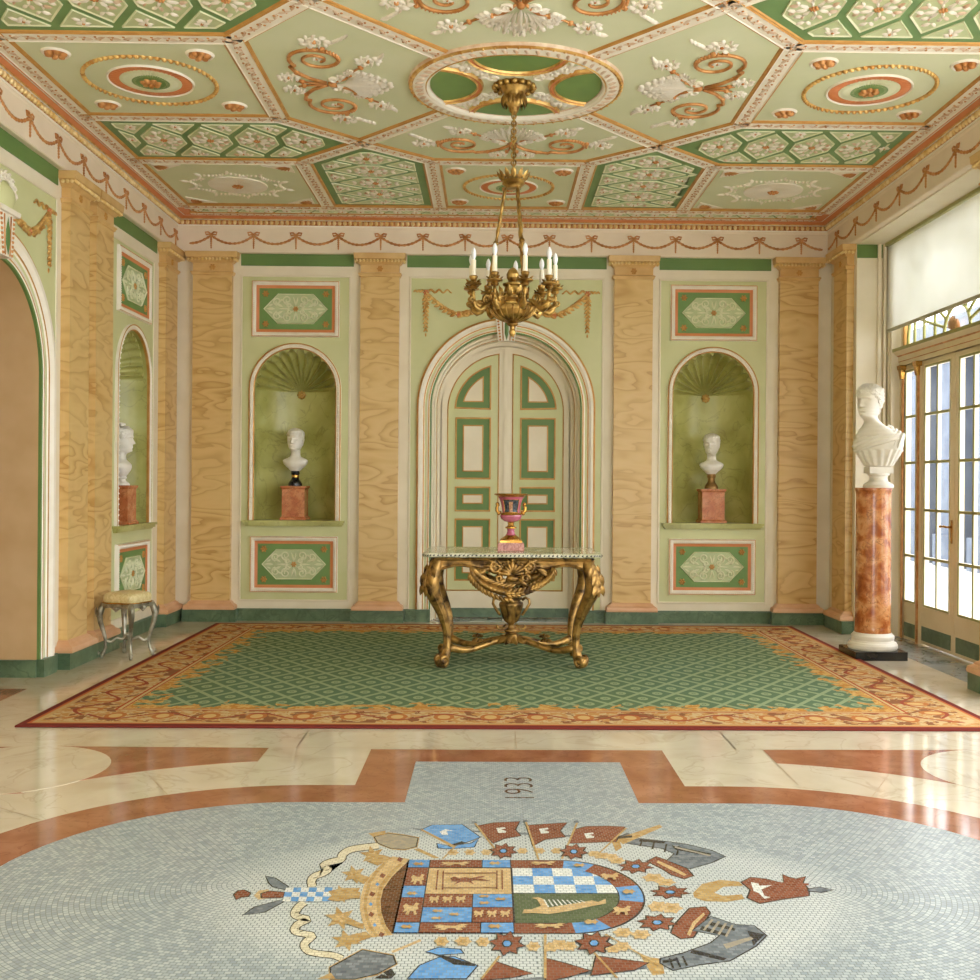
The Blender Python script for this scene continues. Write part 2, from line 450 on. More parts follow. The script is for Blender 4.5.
def rugmat(hw,hh):
    m,nt,b=newmat('rug_pile'); x,y,z,src=xyz(nt)
    n1=noiseX(nt,src,9,3,.6); n2=noiseX(nt,src,24,3,.8); n3=noiseX(nt,src,1.1,2)
    ex=x.abs()*-1.0+hw; ey=y.abs()*-1.0+hh; e=ex.min(ey)
    # field lattice
    u=x/.25; v=y/.36
    a=(u+v).fr(); c=(u-v).fr()
    line=((a-.5).abs().gt(.42)+(c-.5).abs().gt(.42)).min(1.0)
    da=a-.5; dc=c-.5; rr=(da*da+dc*dc).sqrt()
    med=rr.lt(.20)*rr.gt(.08)+rr.lt(.045)
    pat=(line+med).min(1.0)
    g1=n3.mixc('5E6E46','567466'); g1=(n2*.5).mixc(g1,'6E825C')
    field=(pat*.5).mixc(g1,'B2BC92')
    # ragged orange flower fringe round the field
    per=(x*7.0).sin()*(y*7.0).sin()
    fr=(e-.50)+(n1-.5)*-.75+((x+y)*15.0).sin()*.035
    flower=fr.lt(.07)
    fl=n2.op('GREATER_THAN',.52).mixc('B98340','CBA464')
    field=flower.mixc(field,fl)
    # border
    t=x*ex.gt(ey)+y*(ex.gt(ey)*-1.0+1.0)       # coordinate along the border
    q=(e-.265)/.15
    wv=(t*11.0).sin()*.55
    dist=(q-wv).abs()
    vine=dist.lt(.09)
    cell=(t*3.5).fr()-.5; pd=((cell*1.35).sq()+(q*.5).sq()).sqrt()
    palm=pd.lt(.30); palm2=pd.lt(.18); 
    bc=n2.op('GREATER_THAN',.50).mixc('C4AA80','B98A54')
    bc=(n1.gt(.56)).mixc(bc,'8A5C3E')
    bc=palm.mixc(bc,'B2703F'); bc=palm2.mixc(bc,'CBA870')
    bc=vine.mixc(bc,'964A36')
    bc=e.lt(.10).mixc(bc,'BE9C68')
    bc=e.lt(.065).mixc(bc,'B8643A')
    bc=e.lt(.045).mixc(bc,'70302A')
    ln=(e.gt(.425)*e.lt(.44)+e.gt(.462)*e.lt(.472)).min(1.0)
    bc=e.gt(.425).mixc(bc,'C4AA78'); bc=ln.mixc(bc,'A84A2E')
    col=e.gt(.475).mixc(bc,field)
    nt.links.new(col.k,b.inputs['Base Color']); setp(b,.95,0,0,.1)
    addbump(nt,b,n2.k,.3,.004)
    return m
# ------------------------------------------------------------------ room dimensions (metres; X across, Y away from the camera, Z up)
XL,XR,YB,YF=-3.47,3.40,11.27,3.55
ZT=4.09                      # top of the frieze
FB=basis((0,YB,0),(1,0,0),(0,0,1),(0,-1,0))
FL=basis((XL,0,0),(0,1,0),(0,0,1),(1,0,0))
FR=basis((XR,0,0),(0,-1,0),(0,0,1),(-1,0,0))
NV0,NVS,NR=1.045,2.41,.424   # niche sill, springing, radius
DHW,DVS=.775,2.235            # arched openings
LNY=10.03                    # niche on the side wall
LAY,LAHW,LAVS=7.24,.72,2.22  # arch on the side wall
def notched(x0,x1,y0,y1,u,hw,vs): return [(x0,y0)]+[(u+p[0],p[1]) for p in archpath(hw,y0,vs,40)[::-1]]+[(x1,y0),(x1,y1),(x0,y1)]
def archhole(u,hw,v0,vs,n=40): return [(u+p[0],p[1]) for p in archpath(hw,v0,vs,n)]

# ---- walls
mb=MB(); mb.plate(notched(XL-.3,XR+.45,0,4.35,0,DHW,DVS),[archhole(-2.195,NR,NV0,NVS),archhole(2.165,NR,NV0,NVS)],0)
wall_back=mb.build('wall_back',m_cream,None,FB,kind='structure')
mb=MB(); mb.plate(notched(YF-3.4,YB,0,4.35,LAY,LAHW,LAVS),[archhole(LNY,NR,NV0,NVS)],0)
wall_left=mb.build('wall_left',m_cream,None,FL,kind='structure')
# window wall: deep openings between piers, beam over
WY0,WY1=7.73,10.48
mb=MB()
mb.box(XR,XR+.45,WY1,YB+.1,0,4.35); mb.box(XR,XR+.6,7.16,WY0,0,4.35); mb.box(XR,XR+.6,3.95,4.5,0,4.35)
mb.box(XR,XR+.52,3.95,YB,3.80,4.35)
wall_right=mb.build('wall_right',m_cream,None,None,kind='structure')
mb=MB(); mb.box(XR,XR+.265,WY1-.004,WY1-.001,3.67,3.80)
mb.box(XR,XR+.52,WY0-.62,WY0+.004,3.68,3.80)
mb.build('green_band',m_band,wall_right)
mb=MB()
for a,b in ((.20,.23),(.25,.275),(.29,.30)): mb.box(XR+a,XR+b,WY1-.03-.12*(a-.2)*3,WY1,0,3.8)
mb.box(XR+.30,XR+.40,WY1-.12,WY1,0,3.80); mb.box(XR+.30,XR+.40,WY0,WY0+.12,0,3.80)
mb.build('reveal_moulding',m_cream,wall_right)

# ---- inset green fields with a fine moulding round them
def field(u,hw,v0,v1,holes,parent,M):
    mb=MB(); mb.plate(holes if v0<.2 else rect(u-hw,u+hw,v0,v1),[] if v0<.2 else holes,.004); mb.build('panel_field',m_pale,parent,M)
    mb=MB(); mb.sweep([(u+hw,v0),(u+hw,v1),(u-hw,v1),(u-hw,v0)],[(0,.003),(.004,.012),(.018,.012),(.022,.003)],v0>.2); mb.build('panel_moulding',m_cream,parent,M)
I4=Matrix.Identity(4)
for u in (-2.195,2.165): field(u,.552,.222,3.575,[archhole(u,NR,NV0,NVS)],wall_back,I4)
field(0,.995,.13,3.575,notched(-.995,.995,.13,3.575,0,DHW,DVS),wall_back,I4)
field(LNY,.58,.222,3.575,[archhole(LNY,NR,NV0,NVS)],wall_left,I4)
field(LAY,1.0,.13,3.575,notched(LAY-1.0,LAY+1.0,.13,3.575,LAY,LAHW,LAVS),wall_left,I4)
def band(parent,segs):
    mb=MB()
    for a,b in segs: mb.box(a,b,3.69,3.82,0,.008)
    mb.build('green_band',m_band,parent)
band(wall_back,[(-2.765,-1.595),(-1.04,1.04),(1.595,2.765)])
band(wall_left,[(.2,8.27),(9.38,10.71)])

# ---- skirting of green marble
def skirt(name,segs,M):
    mb=MB()
    for a,b in segs: mb.box(a,b,0,.118,0,.03); mb.box(a,b,.118,.128,0,.022)
    mb.build(name,m_base,None,M,kind='structure')
skirt('baseboard_back',[(XL,-.93),(.93,XR)],FB)
skirt('baseboard_left',[(LAY+.93,YB),(.2,LAY-.93)],FL)

# ---- passage behind the side arch
mb=MB(); mb.ringwall(archhole(LAY,LAHW,0,LAVS),0,-1.1,0,False,True); mb.add([(LAY-1.6,0,-1.15),(YB+1,0,-1.15),(YB+1,4.3,-1.15),(LAY-1.6,4.3,-1.15)],[(0,1,2,3)])  # the wide plate is unseen, added to stop daylight leaking past the wall
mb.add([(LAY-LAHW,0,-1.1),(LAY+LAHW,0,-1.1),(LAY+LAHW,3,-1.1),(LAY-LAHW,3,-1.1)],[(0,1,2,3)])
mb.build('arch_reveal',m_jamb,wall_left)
mb=MB(); mb.box(LAY+LAHW-.02,LAY+LAHW,0,.128,-1.1,.0); mb.build('reveal_skirting',m_base,wall_left)

# ---- architrave round an arched opening
def architrave(u,hw,vs,out,v0=.13):
    k=out-hw; P=[(u+p[0],p[1]) for p in archpath(hw,v0,vs,40)]
    prof=[(0,0),(0,.02),(.016,.024),(.022,.03),(.034,.03),(.05*k/.155,.018),(.068*k/.155,.018),(.074*k/.155,.028),(.086*k/.155,.03),(.11*k/.155,.05),(.134*k/.155,.05),(.14*k/.155,.04),(.155*k/.155,.035),(k,.0)]
    mis=[1,1,0,3,0,2,0,3,0,0,3,4,4]
    mb=MB(); mb.sweep(P,prof,False,0,mis); 
    mb.box(u-out,u-hw,0,v0,0,.055,5); mb.box(u+hw,u+out,0,v0,0,.055,5)
    return mb,[m_white,m_band,m_pale,m_goldpaint,m_goldpaint,m_base]
def keystone(u,v,M,label):
    r=thing('keystone',label,'keystone',M)
    mb=MB(); mb.M=T((u,v,0))
    mb.prism([(-.085,-.155),(.085,-.155),(.12,.13),(-.12,.13)],0,.085)
    mb.prism([(-.14,.13),(.14,.13),(.155,.165),(-.155,.165)],0,.11)
    mb.build('block',m_white,r)
    mb=MB(); mb.M=T((u,v,0))
    for s in (-1,1):
        for i in range(9):
            t=i/8; mb.dome(s*(.066+.03*t),-.14+.25*t,.012,.012,.012,0,6,2,0,.085)
        mb.tube([(s*.035,-.15,.087),(s*.05,.12,.087)],.006,5)
    mb.leaf(0,-.15,pi/2,.26,.05,.02,1,.085); mb.build('beading',[m_copper,m_band],r); return r
def key_bust(u,v):   # carved female head panel above the side keystone
    mb=MB(); mb.M=T((u,v,0))
    for i in range(9):
        a=pi*i/8; mb.spiral(.13*cos(a),.03+.11*sin(a),.035,.008,a,1.2,.01,0,12,.07)
    mb.dome(0,0,.15,.12,.1,0,16,3,1,.02)
    return mb
mb,mm=architrave(0,DHW,DVS,.93); mb.build('trim_1',mm,None,FB,kind='structure')
mb,mm=architrave(LAY,LAHW,LAVS,.95); mb.build('trim_2',mm,None,FL,kind='structure')
keystone(0,3.075,FB,'white keystone with gold beading over the closed arched double door')
ks=keystone(LAY,3.09,FL,'white keystone with carved scroll crest over the open archway beside the stool')
key_bust(LAY,3.33).build('scroll_crest',[m_white,m_pale],ks)

# ---- arched double door
def arch_inset(hw,v0,vs,n=24): return archpath(hw,v0,vs,n)
DW=.30; LHW=.695; LVS=2.215
mb=MB(); P=archhole(0,DHW,0,DVS,36)
prof=[(0,0),(0,-.10),(-.018,-.105),(-.022,-.20),(-.04,-.205),(-.046,-.215),(-.05,-.30),(-.07,-.30),(-.09,-.30)]
mb.sweep(archpath(DHW,0,DVS,40),prof,False,0,[0,0,0,0,1,0,0,0],False,False)
jamb=mb.build('door_frame',[m_cream,m_goldpaint],wall_back)
mb=MB(); mb.box(-DHW,DHW,0,.004,-.5,0); mb.build('threshold',m_greyfl,wall_back)
def leaf_outline(s,inset_,v0,x0):
    """half arch outline: from inner stile edge x0 to radius LHW-inset_"""
    r=LHW-inset_; pts=[(x0,v0),(r,v0)]
    a1=math.acos(max(-1,min(1,x0/r)))
    for i in range(19):
        a=a1*i/18; pts.append((r*cos(a),LVS+r*sin(a)))
    return [(s*x,y) for x,y in pts][::s]
def door_leaf(s,label,idx):
    r=thing(f'door_{idx}',label,'door',FB@T((0,0,-DW)),None,'structure')
    mb=MB(); mb.prism(leaf_outline(s,0,.012,.003),-.05,0); mb.build('leaf',m_cream,r)
    mb=MB(); mb.prism(leaf_outline(s,.078,.30,.078),0,.006); mb.build('green_field',m_pale,r)
    mb=MB(); mb.sweep(leaf_outline(s,.078,.30,.078),[(-.006,.004),(0,.012),(.008,.004)],True); mb.build('gilt_line',m_goldpaint,r)
    mb=MB(); mb.box(s*.01,s*.69,.012,.11,0,.012) if s>0 else mb.box(-.69,-.01,.012,.11,0,.012)
    mb.build('kick_plate',m_base,r)
    x0,x1=.155,.538
    def qshape(d):
        rx,ry=.548-d,.50-d; cy=2.232; y0=cy+d; a0_=math.asin(max(0,d*.9)/ry)+.02; a1=math.acos((x0+d)/rx)
        return [(x0+d,y0)]+[(rx*cos(a0_+(a1-a0_)*i/14),max(y0,cy+ry*sin(a0_+(a1-a0_)*i/14))) for i in range(15)]
    for sh in (rect(x0,x1,.40,1.067),rect(x0,x1,1.142,1.41),rect(x0,x1,1.487,2.15),None):
        fix=lambda P:[(s*x,y) for x,y in P][::s]
        ins=(lambda d:fix(qshape(d))) if sh is None else (lambda d,sh=sh:fix(inset(sh,d) if d else sh))
        mb=MB()
        mb.sweep(ins(0),[(0,.006),(-.004,.02),(-.014,.02),(-.018,.008)],True,1)
        mb.prism(ins(.016),.004,.009,0); mb.sweep(ins(.082),[(0,.009),(0,.018),(-.010,.02),(-.013,.012)],True,1); mb.prism(ins(.092),.004,.013,2)
        mb.build('door_panel',[m_band,m_goldpaint,m_cream],r)
    return r
d1=door_leaf(-1,'cream and green leaf of the arched double door, on the archway side',1)
d2=door_leaf(1,'cream and green leaf of the arched double door, on the window side',2)
mb=MB(); mb.box(-.018,.018,.012,2.90,0,.02); mb.build('astragal',m_cream,d2)

# ---- unseen end wall and side panel, added to cut daylight from behind; wide doorway
mb=MB(); mb.plate(rect(XL-1.2,XR+.45,0,4.35),[rect(-1.3,1.3,.002,2.9)],0)
mb.build('wall_front',m_cream,None,basis((0,-1.45,0),(1,0,0),(0,0,1),(0,-1,0)),kind='structure')
mb=MB(); mb.plate(rect(-1.5,YF-3.4,0,4.35),[],0); mb.build('end_panel',m_cream,wall_left,I4)
# ---- cornice, frieze
roompath=[(XL,.2),(XL,YB),(XR,YB),(XR,3.9)]    # right normal points into the room
def room_sweep(name,prof,mats,mis=None,kind='structure',parent=None):
    mb=MB(); mb.sweep(roompath,prof,False,0,mis,False,True); return mb.build(name,mats,parent,None,kind=None if parent else kind)
frieze=room_sweep('trim_3',[(0,3.812),(.05,3.812),(.06,3.82),(.06,4.06),(.068,4.075),(.068,4.09),(0,4.09)],[m_frieze,m_goldpaint],[0,0,0,0,0,0])
cornice=room_sweep('trim_4',[(0,4.085),(.074,4.085),(.078,4.095),(.078,4.142),(.10,4.148),(.104,4.154),(.108,4.154),(.112,4.155),(.145,4.176),(.15,4.172),(.16,4.172),(.26,4.187)],
   [m_copper,m_orange,m_white,m_gold],[2,2,0,2,3,3,0,1,3,2,1])
mb=MB()
def beads(a,b,n,nrm):
    for i in range(n):
        t=(i+.5)/n; x=a[0]+(b[0]-a[0])*t; y=a[1]+(b[1]-a[1])*t
        mb.ball((x+nrm[0]*.088,y+nrm[1]*.088,4.119),.024,6,4,0,(.85,.85,1.1))
beads((XL+.09,YB),(XR-.09,YB),124,(0,-1)); beads((XL,4.5),(XL,YB-.1),124,(1,0)); beads((XR,4.5),(XR,YB-.1),124,(-1,0))
mb.build('bead_course',m_egg,cornice)

# ---- frieze swags: one bow, tassel and half garlands to each side
def swag_mesh(half):
    mb=MB(); h=.062
    for s in (-1,1):
        mb.tube([(0,0,h),(s*.03,.022,h+.004),(s*.06,.02,h),(s*.05,-.006,h),(0,0,h+.004)],.009,5)
        n=11
        for i in range(n):
            t=(i+.6)/n; u=s*half*t; v=-.01-.085*(1-(1-t)**2)
            r=.0165 if i%2 else .0125
            mb.dome(u,v,r*1.25,r,.014,s*-.5*(1-t),6,2,0,h-.003)
    mb.dome(0,0,.013,.013,.016,0,7,2,0,h)
    for i in range(6): mb.leaf(0,-.015-.021*i,-pi/2,.032,.030-.002*i,.014,0,h-.002)
    return mb
sw=None
def place_swags(mats,half):
    base=swag_mesh(half).build('frieze_swag',m_copper,frieze)
    base.matrix_local=mats[0]
    for M in mats[1:]:
        c=base.copy(); COL.objects.link(c); c.matrix_local=M
place_swags([FB@T((-3.063+.4376*k,4.0,0)) for k in range(15)],.219)
place_swags([FL@T((y,4.0,0)) for y in [11.13-.5*k for k in range(10)]],.25)
place_swags([FR@T((-y,4.0,0)) for y in [10.90-.56*k for k in range(8)]],.28)

# ---- outer skins that keep the daylight out behind the niches and door
mb=MB(); mb.add([(XL-1.2,0,-1.1),(XR+.45,0,-1.1),(XR+.45,4.4,-1.1),(XL-1.2,4.4,-1.1)],[(0,1,2,3)]); mb.build('outer_skin',m_cream,wall_back,I4)
mb=MB(); mb.box(XL-1.2,XR+.45,-.02,.0,-1.1,.0); mb.build('outer_skin_floor',m_greyfl,wall_back,I4)  # unseen slab added against light leaking in under the door
# ---- pilasters
def make_pilaster(label):
    r=thing('pilaster',label,'pilaster',None,'ochre marbled pilasters')
    mb=MB(); mb.box(-.275,.275,0,.125,0,.12); mb.build('plinth',m_base,r)
    mb=MB(); U=[(-.2,0),(-.2,.07),(.2,.07),(.2,0)]
    def wrap(prof,mi=0):   # profile (out, height) swept round the three free faces
        path=[(.2,0),(.2,.07),(-.2,.07),(-.2,0)]
        m2=MB(); m2.sweep(path,prof,False,0)
        b=len(mb.v); mb.v+=[(x,z,d) for x,d,z in m2.v]
        for f in m2.f: mb.f.append([q+b for q in f]); mb.m.append(mi); mb.s.append(False)
    def W(*a): wrap([(q[0],q[1]) for q in a])
    W((0,.125),(.062,.125),(.066,.14),(.06,.168),(.03,.185),(.022,.20),(0,.215))
    mb.build('base_moulding',m_pink,r)
    mb=MB(); mb.box(-.2,.2,.205,3.60,0,.07); mb.build('shaft',m_pilaster,r)
    mb=MB()
    W((0,3.575),(.012,3.58),(.014,3.592),(.022,3.60),(.022,3.61),(0,3.62),(0,3.70),(.012,3.703),(.03,3.722),(.045,3.735),(.05,3.748),(.062,3.756),(.066,3.80),(.07,3.81),(-.05,3.81))
    mb.box(-.199,.199,3.60,3.805,0,.069); mb.build('capital',m_capital,r)
    mb=MB()
    for i in range(14): mb.ball((-.235+.47*i/13,3.733,.122),.0165,6,4,0,(.85,1.05,.9))
    for s in (-1,1):
        for i in range(3): mb.ball((s*.25,3.733,.10-.035*i),.0165,6,4,0,(.9,1.05,.85))
    mb.build('egg_moulding',m_egg,r)
    mb=MB(); mb.rosette(0,3.66,.034,.016,0,6,.07); mb.build('rosette',m_goldpaint,r)
    return r
LBL=['ochre marbled pilaster on the far wall, in the corner beside the stool wall','ochre marbled pilaster between the green door and the niche with the black-socled bust',
 'ochre marbled pilaster between the green door and the niche with the gilt-socled bust','ochre marbled pilaster on the far wall, in the corner behind the tall marble column',
 'ochre marbled pilaster nearest the open archway, first of the close pair','ochre marbled pilaster behind the stool, second of the close pair','ochre marbled pilaster between the profile bust niche and the room corner',
 'ochre marbled pilaster on the window wall, beside the bust column','ochre marbled pilaster nearest the viewer on the window wall, mostly cut off']
MS=[FB@T((-3.045,0,.001)),FB@T((-1.317,0,.001)),FB@T((1.317,0,.001)),FB@T((3.045,0,.001)),FL@T((8.55,0,.001)),FL@T((9.10,0,.001)),FL@T((10.99,0,.001)),FR@T((-10.76,0,.001)),FR@T((-7.43,0,.001))]
p0=make_pilaster(LBL[0]); p0.matrix_world=MS[0]
for M_,l in zip(MS[1:],LBL[1:]): dup(p0,M_,l)

# ---- niches (shell head, marbled back, sill, moulded frame)
def make_niche(label):
    r=thing('shell_niche',label,'niche',None,'bust niches with shell heads')
    D=.36; w0=-.035; N=26; mb=MB()
    cyl=[]; 
    for v in (NV0,NVS+.002):
        for i in range(N+1):
            a=pi*i/N; cyl.append((NR*cos(a),v,w0-D*sin(a)))
    mb.add(cyl,[(i,i+1,N+2+i,N+1+i) for i in range(N)],0,True)
    mb.ringwall(archpath(NR,NV0,NVS,28),w0,0,0,False,True)
    fl=[(NR,NV0,0),(NR,NV0,w0)]+[(NR*cos(pi*i/N),NV0,w0-D*sin(pi*i/N)) for i in range(1,N)]+[(-NR,NV0,w0),(-NR,NV0,0)]
    mb.add(fl,[tuple(range(len(fl)))])
    mb.build('niche_back',m_niche,r)
    mb=MB(); FLU=13; K=FLU*8; J=12; vs=[]
    for j in range(J+1):
        t=j/J
        for i in range(K+1):
            th=pi*i/K; lobe=abs(cos(FLU*th))
            dep=(lobe**.7)
            rr=NR*sin(t*pi/2)*(1-.10*t*(1-dep)); ww=-D*cos(t*pi/2)*(1-.30*(1-dep)*(1-abs(2*t-1))) 
            vs.append((rr*cos(th),NVS+rr*sin(th),w0+ww))
    fs=[(j*(K+1)+i,j*(K+1)+i+1,(j+1)*(K+1)+i+1,(j+1)*(K+1)+i) for j in range(J) for i in range(K)]
    mb.add(vs,fs,0,True)
    rim=[vs[J*(K+1)+i] for i in range(K+1)]; ring=[((NR+.002)*cos(pi*i/K),NVS+(NR+.002)*sin(pi*i/K),w0) for i in range(K+1)]
    mb.add(rim+ring,[(i,i+1,K+2+i,K+1+i) for i in range(K)],0,False)
    mb.build('shell_head',m_niche,r)
    mb=MB(); mb.rosette(0,NVS-.03,.05,.03,0,8,w0-D+.01); mb.ball((0,NVS-.03,w0-D+.03),.028,8,6); mb.build('shell_boss',m_gold,r)
    mb=MB(); prof=[(-.004,.0),(-.004,.02),(.006,.026),(.012,.02),(.016,.028),(.034,.036),(.042,.028),(.046,.034),(.054,.03),(.056,.002)]
    mb.sweep(archpath(NR,NV0,NVS,40),prof,False,0,[1,1,0,0,0,0,1,1,0])
    n=86
    for i in range(n):
        t=i/(n-1); L=2*(NVS-NV0)+pi*NR; d=t*L
        if d<NVS-NV0: p=(NR+.025,NV0+d)
        elif d<NVS-NV0+pi*NR: a=(d-(NVS-NV0))/NR; p=((NR+.025)*cos(a),NVS+(NR+.025)*sin(a))
        else: p=(-NR-.025,NV0+L-d)
        mb.dome(p[0],p[1],.009,.009,.009,0,5,2,0,.032)
    mb.build('niche_frame',[m_white,m_goldpaint,m_copper],r)
    mb=MB(); mb.box(-.53,.53,NV0-.022,NV0,0,.075); mb.box(-.515,.515,NV0-.045,NV0-.022,0,.06); mb.box(-.50,.50,NV0-.06,NV0-.045,0,.04)
    mb.build('niche_sill',m_niche,r)
    return r
n0=make_niche('shell-headed green niche on the far wall holding the bust on a black socle'); n0.matrix_world=FB@T((-2.195,0,0))
dup(n0,FB@T((2.165,0,0)),'shell-headed green niche on the far wall holding the bust on a gilt socle')
dup(n0,FL@T((LNY,0,0)),'shell-headed green niche on the side wall above the stool, holding the bust seen in profile')

# ---- relief plaques
def hex_relief(mb,hw,hh,ft,h0,mi=0,mc=1):
    """scrolls and leaves over a long hexagon"""
    for sx in (-1,1):
        for sy in (-1,1):
            for k,(cx,cy,r) in enumerate(((.085,.092,.048),(.19,.075,.042),(.065,.035,.026))):
                mb.spiral(sx*cx,sy*cy,r,.010,(pi/2 if sy<0 else -pi/2),sx*sy*1.35,.0095,mi,20,h0+.002,.006)
            mb.leaf(sx*.02,sy*.02,atan2(sy*.6,sx),.12,.022,.012,mi,h0)
            mb.leaf(sx*.13,sy*.02,atan2(sy*.5,sx),.10,.03,.012,mi,h0)
            mb.leaf(sx*.12,sy*.10,atan2(-sy*.4,sx),.07,.024,.012,mi,h0)
            mb.leaf(0,sy*.03,sy*pi/2+sx*.25,.10,.022,.012,mi,h0)
            mb.leaf(sx*.235,sy*.05,atan2(-sy*.5,sx),.055,.022,.01,mi,h0)
        mb.leaf(sx*.21,0,0 if sx>0 else pi,.10,.03,.014,mi,h0)
        mb.leaf(sx*.04,0,0 if sx>0 else pi,.14,.02,.012,mi,h0)
    mb.rosette(0,0,.032,.018,mc,6,h0)
def make_plaque(label,grp):
    r=thing('relief_plaque',label,'plaque',None,grp)
    W,H=.4565,.293; mb=MB()
    mb.sweep(rect(-W+.05,W-.05,-H+.05,H-.05),[(-.002,.006),(0,.02),(.008,.03),(.032,.036),(.038,.03),(.044,.032),(.05,.004)],True,0,[2,0,0,0,1,0])
    def edge(a,b,n):
        for i in range(n):
            t=(i+.5)/n; mb.dome(a[0]+(b[0]-a[0])*t,a[1]+(b[1]-a[1])*t,.010,.010,.008,0,5,2,0,.032)
    q=.028
    edge((-W+q,-H+q),(W-q,-H+q),40); edge((-W+q,H-q),(W-q,H-q),40); edge((-W+q,-H+q),(-W+q,H-q),25); edge((W-q,-H+q),(W-q,H-q),25)
    mb.build('frame',[m_white,m_copper,m_goldpaint],r)
    mb=MB(); mb.sweep(rect(-.375,.375,-.212,.212),[(0,.008),(.032,.018)],True); mb.build('salmon_slip',m_orange,r)
    mb=MB(); mb.prism(rect(-.376,.376,-.213,.213),0,.009); mb.build('ground',m_dark,r)
    mb=MB(); mb.prism([(-.336,0),(-.185,-.158),(.185,-.158),(.336,0),(.185,.158),(-.185,.158)],.008,.013)
    mb.sweep([(-.336,0),(-.185,-.158),(.185,-.158),(.336,0),(.185,.158),(-.185,.158)],[(0,.009),(-.004,.024),(-.010,.013)],True,2)
    hex_relief(mb,.336,.158,.185,.013,2); mb.build('relief_hexagon',[m_ground,m_goldpaint,m_relief],r)
    for sx in (-1,1):
        for sy in (-1,1):
            mb=MB(); mb.rosette(sx*.312,sy*.157,.037,.016,0,6,.009); mb.build('corner_rosette',m_goldpaint,r)
    return r
a0=make_plaque('upper relief plaque above the niche of the bust on a black socle','framed green relief plaques'); a0.matrix_world=FB@T((-2.195,3.243,0))
dup(a0,FB@T((2.165,3.243,0)),'upper relief plaque above the niche of the bust on a gilt socle')
dup(a0,FL@T((LNY,3.243,0)),'upper relief plaque on the side wall, above the niche of the profile bust')
dup(a0,FB@T((-2.195,.588,0)),'lower relief plaque near the floor, below the niche of the bust on a black socle')
dup(a0,FB@T((2.165,.588,0)),'lower relief plaque near the floor, below the niche of the bust on a gilt socle')
dup(a0,FL@T((LNY,.588,0)),'lower relief plaque behind the upholstered stool')

# ---- gilt garlands over the arches
def make_garland(label):
    r=thing('hanging_garland',label,'garland',None,'gilt plaster garlands over the arches')
    mb=MB()
    for s,L in ((1,.10),(-1,.24)):
        pts=[(s*(.03+L*i/16),.012+.016*sin(i*1.1)*(1 if s<0 else .5),.008) for i in range(17)]
        mb.tube(pts,[.013-.005*i/16 for i in range(17)],5)
    mb.build('ribbon',m_gold,r)
    mb=MB(); n=15
    for i in range(n):
        t=i/(n-1); u=-.03-.56*t; v=-.03-.205*sin(min(1,t*1.45)*pi/2)+.14*max(0,t-.55)**1.2*1.2
        if abs(t-.57)<.04: continue
        a=atan2(-.3+t*.6,-1); sz=.062+.012*(i%2)
        mb.leaf(u,v,a+pi+.5,sz,.04,.022,0,.004); mb.leaf(u,v,a+pi-.5,sz,.04,.022,0,.004); mb.dome(u,v,.02,.02,.022,0,6,2,0,.006)
    mb.build('swag',m_gold,r)
    mb=MB()
    for i in range(9):
        v=-.05-.042*i; k=1-.05*i
        for s in (-1,1): mb.leaf(0,v,-pi/2+s*.75,.06*k,.036*k,.02,0,.004)
        mb.dome(0,v,.018,.018,.02,0,6,2,0,.006)
    mb.leaf(0,-.42,-pi/2,.045,.02,.012); mb.build('drop',m_gold,r)
    mb=MB(); mb.rosette(0,0,.034,.02,0,6,.004); mb.build('rosette',m_orange,r)
    mb=MB(); mb.rosette(-.345,-.232,.03,.02,0,6,.006); mb.build('flower',m_orange,r)
    return r
g0=make_garland('gilt garland over the arched double door, on the window side of the keystone'); g0.matrix_world=FB@T((.843,3.43,.004))
FLIP=Matrix.Scale(-1,4,(1,0,0))
dup(g0,FB@T((-.843,3.43,.004))@FLIP,'gilt garland over the arched double door, on the stool side of the keystone')
dup(g0,FL@T((LAY+.86,3.45,.004)),'gilt garland on the side wall over the open archway')
# ------------------------------------------------------------------ coffered ceiling
ZC=4.19; YC=7.43; RM=.74
FC=basis((0,YC,ZC),(1,0,0),(0,-1,0),(0,0,-1))      # local: u=X, v=-(Y-YC), w=down
mb=MB(); mb.box(XL-1.2,XR+.6,-1.5,YB+1.15,ZC+.012,ZC+.12); ceiling=mb.build('ceiling',m_ceilgreen,None,None,kind='structure')
EX=3.235
nA=(1.765,.735); nC=(1.22,1.30); nD=(1.785,1.83); nE=(.677,1.77); YE=3.33
# ribs: white bands with a running leaf
mb=MB(); mg=MB()
def rib(a,b,wd=.066):
    a=Vector(a); b=Vector(b); L=(b-a).length; d=(b-a)/L; ang=atan2(d.y,d.x); n=Vector((-d.y,d.x))
    mb.M=mg.M=T((a.x,a.y,0))@RZ(ang)
    mb.sweep([(0,0),(L,0)],[(wd+.006,0),(wd+.004,.014),(wd-.004,.020),(wd-.012,.015),(-wd+.012,.015),(-wd+.004,.020),(-wd-.004,.014),(-wd-.006,0)],False,0,[1,1,0,0,0,1,1])
    k=max(1,int(L/.085))
    for i in range(k):
        u=(i+.5)*L/k; s=1 if i%2 else -1
        mg.leaf(u-.045,-s*.020,s*.45,.095,.034,.012,2,.014); mg.leaf(u-.005,s*.024,-s*.9+.2,.04,.022,.010,1,.014)
        mg.dome(u+.02,-s*.02,.010,.010,.008,0,5,2,1,.014)
    mb.M=mg.M=None
def sym(p,sx,sy): return (p[0]*sx*(1 if sx<0 else .974),p[1]*sy)
def ex(sx): return -EX if sx<0 else 3.165
MR=RM-.02; kC=MR/hypot(*nC)
